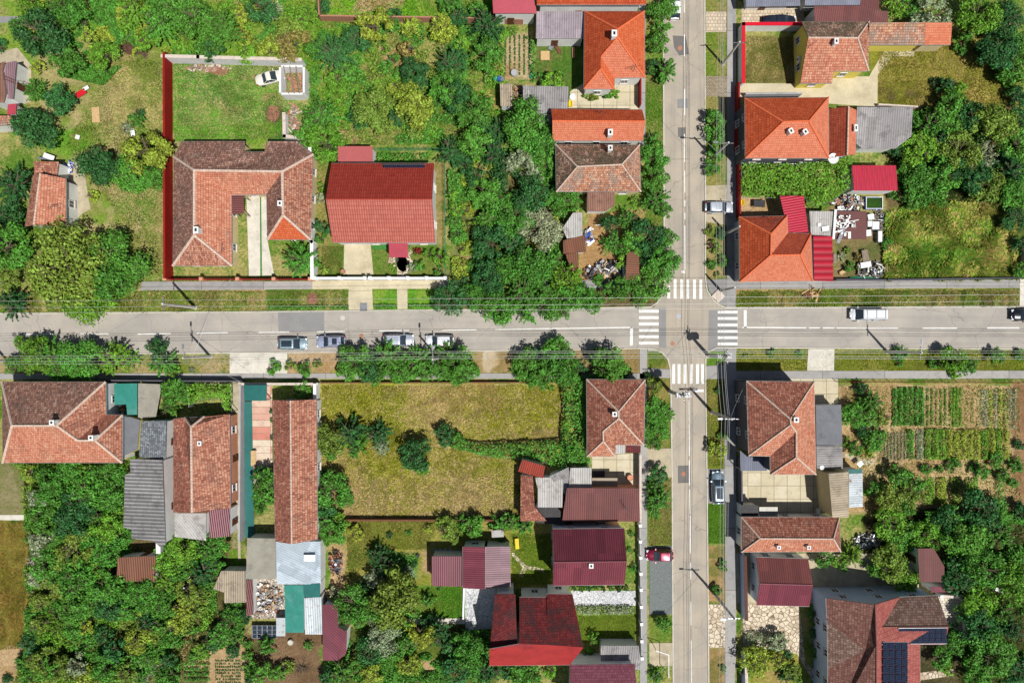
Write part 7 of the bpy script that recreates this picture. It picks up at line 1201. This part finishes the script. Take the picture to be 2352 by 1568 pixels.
# junk yard east
for i, (x, y, w, l, h, m, rz, lb) in enumerate(((1994, 500, .9, .8, .8, 'white_paint', 10, 'white appliance below the small pool'), (2004, 520, 1.0, 1.1, .9, 'white_paint', 0, 'largest white appliance in the junk yard'), (1992, 516, .7, .8, .8, 'white_paint', 0, 'white washing machine left of the largest white appliance'), (1990, 536, .9, .9, .5, 'white_paint', 5, 'white sink unit low in the junk yard'), (2014, 545, .6, 1.6, .9, 'metal_grey', 0, 'tall grey cabinet at the right of the junk yard'))): appliance(lb, x, y, w, l, h, m, rz)
for i, (x, y, w, l, mt, rz, z, lb) in enumerate(((1896, 525, 1.0, .7, 'white_paint', 10, 2.65, 'white board left on the stained ribbed roof'), (1882, 516, .5, .5, 'white_paint', 0, 2.6, 'small white board on the left of the stained ribbed roof'), (1917, 515, .35, 4.2, 'white_paint', -4, 2.7, 'long white plank between ribbed roof and platform'), (1932, 540, .5, 2.4, 'metal_grey', -22, 1.4, 'long slanting grey tube board on the brown platform'), (1951, 540, .4, 1.0, 'white_paint', 0, 1.2, 'narrow white board on the brown platform'), (1940, 505, .1, 2.6, 'white_paint', 60, 1.3, 'thin white lath across the brown platform'), (1955, 508, .08, 2.2, 'white_paint', 100, 1.3, 'thin white rod on the upper part of the brown platform'),
    (1988, 589, .9, 1.9, 'wood_grey', 8, .6, 'weathered grey slatted board below the platform'), (1989, 608, 1.5, .8, 'white_paint', 10, .8, 'white bath panel in the lower junk yard'), (1974, 616, .8, .8, 'pool_water', 30, .4, 'small green tray in the lower junk yard'), (1918, 594, .5, 1.4, 'wood_grey', 0, .5, 'grey slats beside the crimson roof'), (1935, 625, .8, .5, 'wood_light', 30, .4, 'pale board near the green canvas'), (2043, 576, .35, .9, 'metal_grey', 10, .3, 'little grey panel at the edge of the meadow'), (1905, 462, .9, .5, 'wood_brown', -30, .5, 'orange brown box lid above the stained ribbed roof'), (1955, 480, 1.0, .4, 'brick', 5, .4, 'terracotta board beside the small pool'), (1938, 482, 1.9, .3, 'white_paint', 5, .5, 'long white rail left of the terracotta board'),
    (186, 214, .8, 1.5, 'red_plastic', -60, .5, 'bright red tilted sheet on the dry yard by the dark tree'), (197, 203, .5, .9, 'white_paint', -60, .5, 'white slatted panel at the end of the bright red sheet'), (220, 264, 1.1, 2.2, 'wood_light', 3, .15, 'pale wooden pallet lying on the dry yard'), (112, 360, 1.6, .7, 'white_paint', -20, 1.0, 'white panel above the small tiled shed'), (100, 364, 1.7, .3, 'metal_grey', -5, .9, 'grey board left of the white panel'), (178, 315, .6, .6, 'white_paint', -15, .4, 'white box lid on the bright grass'), (305, 306, .6, .8, 'white_paint', 10, .5, 'white boxy sheet beside the yellow green tree'),
    (1252, 128, 1.3, 1.3, 'wood_light', 0, .2, 'yellowish pallet in the garden left of the orange hip roof'), (1268, 105, .6, 1.4, 'metal_grey', -30, .2, 'grey board above the yellowish pallet'), (1281, 112, .5, 1.5, 'wood_brown', 30, .2, 'brown board right of the yellowish pallet'), (1317, 121, .4, 1.5, 'brick', 0, .3, 'striped brown board beside the orange hip roof shadow'), (1224, 174, 1.0, .5, 'green_plastic', 30, .3, 'small green sheet at the corner of the seedling strip'),
    (1432, 622, .3, 2.4, 'white_paint', 3, .8, 'white plank along the rust shed of the rubbish yard'), (1428, 598, .8, 1.2, 'metal_redrust', -10, .6, 'rusty sheet in the rubbish yard'), (1375, 517, .9, .1, 'white_paint', 0, .9, 'white beam among the trees above the rubbish yard'), (1140, 1214, .7, 1.2, 'wood_grey', 0, .5, 'grey slatted table among the trees of the lawn garden'), (711, 1281, 1.6, .9, 'white_paint', 0, 4.0, 'white patch sheet on the silvery workshop roof'),
    (1370, 1088, 2.4, .9, 'metal_dark', 0, .05, 'dark pit cover in the slab yard'), (1389, 1107, 3.6, 1.2, 'corr_beige', 0, 2.4, 'beige awning sheet above the long brown barn'), (1976, 1065, .8, .7, 'white_paint', 40, 1.0, 'white tilted board beside the tall narrow shed'), (1880, 1173, .6, .8, 'white_paint', 0, 1.0, 'white board below the tall narrow shed'), (1765, 1175, 2.6, 1.4, 'glassy', 0, 2.2, 'glazed frame roof in the shadow of the concrete yard'), (1804, 640, .1, .1, 'white_paint', 0, 4.4, 'x'))):
    if lb != 'x': sheet(lb, x, y, w, l, mt, rz, z)
q = random.Random(77)
def heap(label, x, y, rx, ry, n, mats, seed, zmax=.9, big=.8):
    q = random.Random(seed); root = empty('scrap_heap', P(x, y)); tag(root, label, 'scrap heap', kind='stuff'); o0 = P(x, y)
    for mi, mt in enumerate(mats):
        mb = MB()
        for i in range(n // len(mats)):
            a, rr = q.uniform(0, 6.28), math.sqrt(q.random()); c = P(x + math.cos(a) * rr * rx, y + math.sin(a) * rr * ry) - o0; z = .08 + q.random() * zmax * (1 - rr * .6); t = q.random()
            if t < .5: mb.box((c.x, c.y, z), (q.uniform(.3, 1.6) * big, q.uniform(.05, .25), .05), q.uniform(0, 3.14), tilt=(q.uniform(-.3, .3), q.uniform(-.3, .3)))
            elif t < .8: mb.box((c.x, c.y, z), (q.uniform(.2, .7) * big, q.uniform(.2, .6) * big, q.uniform(.04, .3)), q.uniform(0, 3.14), tilt=(q.uniform(-.4, .4), q.uniform(-.4, .4)))
            elif t < .9: mb.lathe((c.x, c.y, z), [(.2, 0), (.24, .25), (.18, .26), (.16, .05), (0, .05)], 10)
            else: mb.tube((c.x, c.y, z), (c.x + q.uniform(-1, 1) * big, c.y + q.uniform(-1, 1) * big, z + q.uniform(-.05, .3)), .03, n=5)
        mb.build('debris', mt, root)
heap('scrap and household junk above the brown platform', 1945, 468, 36, 18, 150, ['white_paint', 'metal_grey', 'wood_grey', 'metal_dark', 'brick'], 1); heap('scrap piled right of the white appliances', 2015, 515, 12, 34, 70, ['metal_grey', 'wood_grey', 'metal_dark'], 2); heap('loose junk in the lower corner of the junk yard', 1995, 620, 34, 20, 90, ['white_paint', 'metal_grey', 'wood_grey', 'metal_dark'], 3)
heap('tangle of white laths on the stained roof and platform', 1930, 520, 26, 22, 30, ['white_paint'], 4, .3); bpy.data.objects['scrap_heap.003'].location.z = 1.3
heap('dark glossy rubbish heap with pale scraps between the trees', 1398, 618, 32, 20, 190, ['metal_dark', 'white_paint', 'plaster_grey', 'black_tarp', 'wood_light'], 5, 1.2); heap('small rubbish pile left of the dark glossy heap', 1360, 628, 22, 14, 60, ['metal_dark', 'wood_brown', 'metal_grey'], 6); heap('clutter of bottles and buckets beside the wavy shed', 1352, 545, 10, 20, 50, ['blue_plastic', 'white_paint', 'metal_grey', 'wood_brown'], 7)
heap('builders scrap of tiles and laths beside the glazed roof', 610, 1375, 40, 34, 330, ['white_paint', 'brick', 'metal_grey', 'wood_light', 'plaster_grey', 'wood_grey'], 8, .9); heap('drums and rusty scrap beside the silvery workshop', 772, 1290, 14, 30, 80, ['metal_dark', 'brick', 'metal_grey', 'wood_brown'], 9); heap('firewood and planks at the corner of the maroon shed', 762, 1362, 14, 10, 50, ['wood_grey', 'wood_brown', 'wood_light'], 10)
heap('firewood heap left of the grey ribbed shed', 1190, 215, 12, 18, 110, ['wood_grey', 'wood_light', 'wood_brown'], 11, 1.0); heap('scrap metal and pipes right of the low red tiled house', 1990, 1240, 30, 14, 140, ['metal_grey', 'metal_dark', 'wood_grey', 'white_paint'], 12); heap('rubble along the wall at the top of the grass plot', 480, 158, 50, 8, 120, ['cap_stone', 'wood_grey', 'brick'], 13, .3, .5); heap('planks and laths thrown on the right verge', 1865, 675, 22, 9, 26, ['wood_light', 'wood_brown'], 14, .3, 1.4); heap('clutter beside the small tiled shed', 160, 385, 12, 12, 40, ['metal_grey', 'white_paint', 'blue_plastic'], 15)
heap('scattered laths and stones around the rusty hut', 440, 1340, 20, 16, 40, ['white_paint', 'wood_grey', 'metal_grey'], 16); heap('garden clutter on the grey terrace of the red house', 1080, 1460, 10, 22, 40, ['white_paint', 'metal_grey'], 17); heap('broken planks and nets in the covered yard beside the western tile house', 310, 920, 46, 34, 120, ['wood_light', 'teal_tarp', 'metal_grey', 'wood_brown'], 18, 2.0)
brushmats = None
crate('blue plastic drum lying among scrap beside the workshop', 770, 1300, .9, .55, .5, 'blue_plastic', nm='drum', cat='drum'); crate('yellow crate at the end of the slab yard under the grey ribbed shed', 1310, 240, .5, .8, .4, 'yellow_plastic'); crate('yellow crate on the paved strip beside the low dark red wall', 1704, 466, .5, .7, .4, 'yellow_plastic'); crate('yellow crates stacked above the small terracotta house', 150, 392, 1.3, .7, .6, 'yellow_plastic'); crate('yellow box beside the lower end of the concrete yard', 1757, 1188, .4, .5, .4, 'yellow_plastic')
barrel('round white water tank on the veranda of the small terracotta house', 170, 480, .55, 1.1, 'white_paint', 0, 'water_tank', 'tank'); barrel('blue rimmed barrel, left of three beside the seedling strip', 1138, 185, .35, .8, 'green_plastic'); barrel('blue rimmed barrel, middle of three beside the seedling strip', 1147, 185, .35, .8, 'blue_plastic'); barrel('pale barrel, right of three beside the seedling strip', 1154, 185, .38, .8, 'metal_grey'); barrel('pale round well cover on the bare soil below the teal tarpaulins', 669, 1472, .4, .5, 'kerb', nm='well', cat='well')
barrel('terracotta pot at the corner of the concrete driveway', 789, 624, .32, .6, 'brick', nm='plant_pot', cat='pot'); barrel('dark blue pot beside the terracotta pot', 797, 636, .28, .5, 'metal_dark', nm='plant_pot', cat='pot'); barrel('round white basin beside the grey ribbed shed', 1315, 224, .45, .3, 'white_paint', nm='basin', cat='basin'); barrel('dark well ring beside the seedling strip', 1181, 170, .5, .6, 'plaster_grey', nm='well', cat='well'); barrel('round stone table in the walled slab yard', 1446, 1095, .45, .7, 'plaster_pink', nm='garden_table', cat='table'); barrel('dark pot at the edge of the lawn garden', 960, 1274, .25, .4, 'metal_dark', nm='plant_pot', cat='pot')
barrel('white satellite bowl on the roof edge of the corner tiled house', 1887, 1073, .32, .15, 'white_paint', 5.0, 'satellite_dish', 'satellite dish')
bench('yellow bench on the lawn right of the small maroon roofs', 1188, 1246, 95, 'yellow_plastic'); bench('grey slatted bench beside the striped yard', 650, 1060, 90); bench('white bench on the grey terrace of the red house', 1083, 1450, 90, 'white_paint'); table('pale table on the paved strip in front of the salmon roofs', 1740, 470, 0, 1.6, 1.0, .75, 'metal_dark'); table('long table with two pots on the striped yard', 586, 1050, 0, .7, 2.2, .7, 'wood_light')
def ladder(lb, a, b_, z):
    A, B = P(*a, z), P(*b_, z); o0 = A.copy(); d = B - A; n = Vector((-d.y, d.x, 0)).normalized() * .2; mb = MB(); mb.tube(n, d + n, .03, n=5); mb.tube(-n, d - n, .03, n=5); k = int(d.length / .3)
    for i in range(k): p = d * (i + .5) / k; mb.tube(p + n, p - n, .02, n=5)
    o = mb.build('ladder', 'wood_brown'); o.location = o0; tag(o, lb, 'ladder')
ladder('wooden ladder lying across the mauve roof at the left edge', (-6, 172), (42, 192), 3.0); ladder('long concrete lattice beam lying on the left verge', (388, 704), (440, 707), .3)
thing('air_conditioner', 'white air conditioner hanging on the shaded yellow house wall', 'air conditioner', 1835, 137, [('case', 'white_paint', bx((0, 0, 0), (.35, .9, .6))), ('fan', 'metal_dark', lambda mb: mb.tube((-.18, 0, 0), (-.2, 0, 0), .22, n=14))], 0, 2.2)
# roofless ruin beside the white car, netting yard, tennis-green strip, frames
def box_ruin():
    x0, y0, x1, y1 = 655, 166, 708, 228; root = empty('roofless_hut', P(x0, y1)); tag(root, 'roofless white walled hut full of rubble right of the old white car', 'ruin'); o0 = P(x0, y1)
    for a, b_ in (((x0, y0), (x1, y0)), ((x1, y0), (x1, y1)), ((x1, y1), (x0, y1)), ((x0, y1), (x0, y0))):
        A = P(*a) - o0; B = P(*b_) - o0; d = B - A; mb = MB(); mb.box(((A.x + B.x) / 2, (A.y + B.y) / 2, 1.1), (d.length - .32, .3, 2.2), math.atan2(d.y, d.x)); mb.build('wall', 'plaster_white', root)
    for i in range(3): mb = MB(); A = P(x0 + 8 + i * 14, y0) - o0; B = P(x0 + 20 + i * 12, y1) - o0; mb.box(((A.x + B.x) / 2, (A.y + B.y) / 2, 2.26), ((B - A).length, .12, .1), math.atan2((B - A).y, (B - A).x)); mb.build('beam', 'wood_grey', root)
    mb = MB(); q = random.Random(3)
    for i in range(90): p = P(q.uniform(x0 + 5, x1 - 5), q.uniform(y0 + 5, y1 - 5)) - o0; mb.box((p.x, p.y, q.uniform(.05, .5)), (q.uniform(.1, .6), q.uniform(.1, .4), q.uniform(.05, .2)), q.uniform(0, 3), tilt=(q.uniform(-.4, .4), 0))
    mb.build('rubble', 'brick', root)
box_ruin(); wall_('broken_wall', 'broken white wall stub above the right wing of the courtyard house', [(660, 270), (661, 320), (684, 322)], 1.5, .35, 'plaster_white', 'cap_stone'); heap('grey building rubble between the broken wall and the tree', 676, 280, 12, 40, 90, ['cap_stone', 'wood_grey', 'brick'], 20, .6)
shed('net_canopy', 'torn teal netting stretched over the yard beside the western tile house', [(262, 881), (315, 880), (315, 952), (292, 952), (290, 928), (263, 930)], [2.4] * 6, 'teal_tarp', 'canopy', posts=2); shed('net_canopy', 'pale blue grey netting on the right half of the covered yard', [(317, 880), (372, 882), (366, 915), (358, 958), (317, 962)], [2.4] * 5, 'glassy', 'canopy', posts=2)
shed('ground_mat', 'long narrow teal strip along the path of the striped yard', [(561, 922), (578, 922), (584, 1234), (563, 1234)], [.5, .4, .4, .5], 'teal_sheet', 'awning', walls=False); shed('awning', 'teal roof at the street end of the striped yard', [(560, 884), (612, 884), (612, 920), (561, 920)], [2.5, 2.5, 2.4, 2.4], 'teal_sheet', 'awning', posts=2)
thing('glass_frame', 'grid of empty window frames below the builders scrap', 'window frames', 612, 1445, [('frame', 'metal_grey', lambda mb: [mb.box((-1.8 + i * .72, 0, .8), (.06, 2.0, .06)) for i in range(6)] + [mb.box((0, -.9 + j * .6, .8), (3.7, .06, .05)) for j in range(4)]), ('pane', 'glass', bx((0, 0, .76), (3.6, 1.9, .02))), ('support', 'wood_grey', lambda mb: [mb.box((sx * 1.7, sy * .9, .38), (.07, .07, .74)) for sx in (-1, 1) for sy in (-1, 1)])])
sheet('white sheet beside the grid of window frames', 645, 1439, 1.3, 2.6, 'corr_white_rusty', 0, 1.6); sheet('green canvas roll along the street side of the junk yard', 1985, 638, 4.2, .4, 'green_plastic', 2, .3); sheet('small green lawn mat in front of the big red roof', 873, 566, 2.3, .9, 'green_lawn_cloth', 0, .1, 'lawn_mat', 'mat'); sheet('teal strip at the head of the rusty lean-to', 1964, 1082, 2.0, .6, 'teal_sheet', 3, 3.6); sheet('silver garden swing frame among the trees below the white wall', 1143, 1225, 1.7, 1.0, 'corr_light', 3, 1.8); sheet('pale sheet left under trees beside the brown villa', 2296, 1355, 1.2, .5, 'white_paint', -20, 1.0)
for i in range(4): sheet(('first', 'second', 'third', 'fourth')[i] + ' grey stepping slab from the left above the small maroon roofs', 1001 + i * 11, 1264, .5, .5, 'plaster_grey', 0, .06, 'stepping_slab', 'slab')
rocks = MB(); q = random.Random(9)
for i in range(46): a = q.uniform(0, 6.28); p = P(922 + math.cos(a) * q.uniform(16, 26), 600 + math.sin(a) * q.uniform(24, 36)) - P(922, 600); rocks.box((p.x, p.y, .12), (q.uniform(.25, .6), q.uniform(.2, .5), q.uniform(.15, .4)), q.uniform(0, 3), tilt=(q.uniform(-.3, .3), q.uniform(-.3, .3)))
o = rocks.build('pond_rocks', 'stone_crazy' ); o.location = P(922, 600); tag(o, 'ring of pale rocks around the garden pond', 'rocks', kind='stuff')
b = MB()
for i in range(24):
    a = R(15 * i); b.tube((.34 * math.cos(a), .34 * math.sin(a), .04), (.34 * math.cos(a + R(15)), .34 * math.sin(a + R(15)), .04), .03, n=6)
b.tube((.34, 0, .04), (-.34, 0, .04), .02, n=5); o = b.build('garden_hoop', 'metal_grey'); o.location = P(909, 596); tag(o, 'grey metal hoop lying beside the entrance canopy', 'hoop')
# television aerials on roofs
def aerial(lb, x, y, z, rz):
    mb = MB(); mb.tube((0, 0, -1.2), (0, 0, .6), .025, n=5); mb.box((0, 0, .5), (1.5, .03, .03), R(rz))
    for i in range(6): d = Vector((math.cos(R(rz)), math.sin(R(rz)), 0)) * (-.65 + i * .26); mb.box((d.x, d.y, .5), (.025, .7 - i * .06, .025), R(rz))
    o = mb.build('aerial', 'metal_dark'); o.location = P(x, y, z); tag(o, lb, 'aerial', 'television aerials on the roofs')
aerial('aerial on the lower right slope of the bright orange hip roof', 1458, 157, 5.8, 20); aerial('aerial on the long orange gabled roof by the slab yard', 1378, 258, 5.0, -30); aerial('aerial on the small terracotta house', 128, 475, 4.6, 10); aerial('aerial on the courtyard house roof near its lower left corner', 512, 572, 4.6, 80); aerial('aerial on the long brown barn beside the avenue', 1442, 1172, 5.0, -60); aerial('aerial on the left slope of the yellow house', 1862, 104, 6.6, 40); aerial('broken aerial on the mossy tiled roof', 1442, 400, 5.8, 60); aerial('aerial on the top slope of the salmon corner house', 1782, 507, 5.6, 15)
thing('mailbox_frame', 'metal arch frame at the pavement near the bottom of the avenue', 'frame', 1518, 1505, [('bars', 'metal_grey', lambda mb: (mb.path([Vector((-1.2, 1.8, 2.4)), Vector((.6, 1.2, 2.4)), Vector((.6, -2.0, 2.4))], .05), mb.tube((-1.2, 1.8, 0), (-1.2, 1.8, 2.4), .05), mb.tube((.6, -2.0, 0), (.6, -2.0, 2.4), .05)))])
for x, y, lb in ((1521, 1260, ''),): pass
finish_labels()
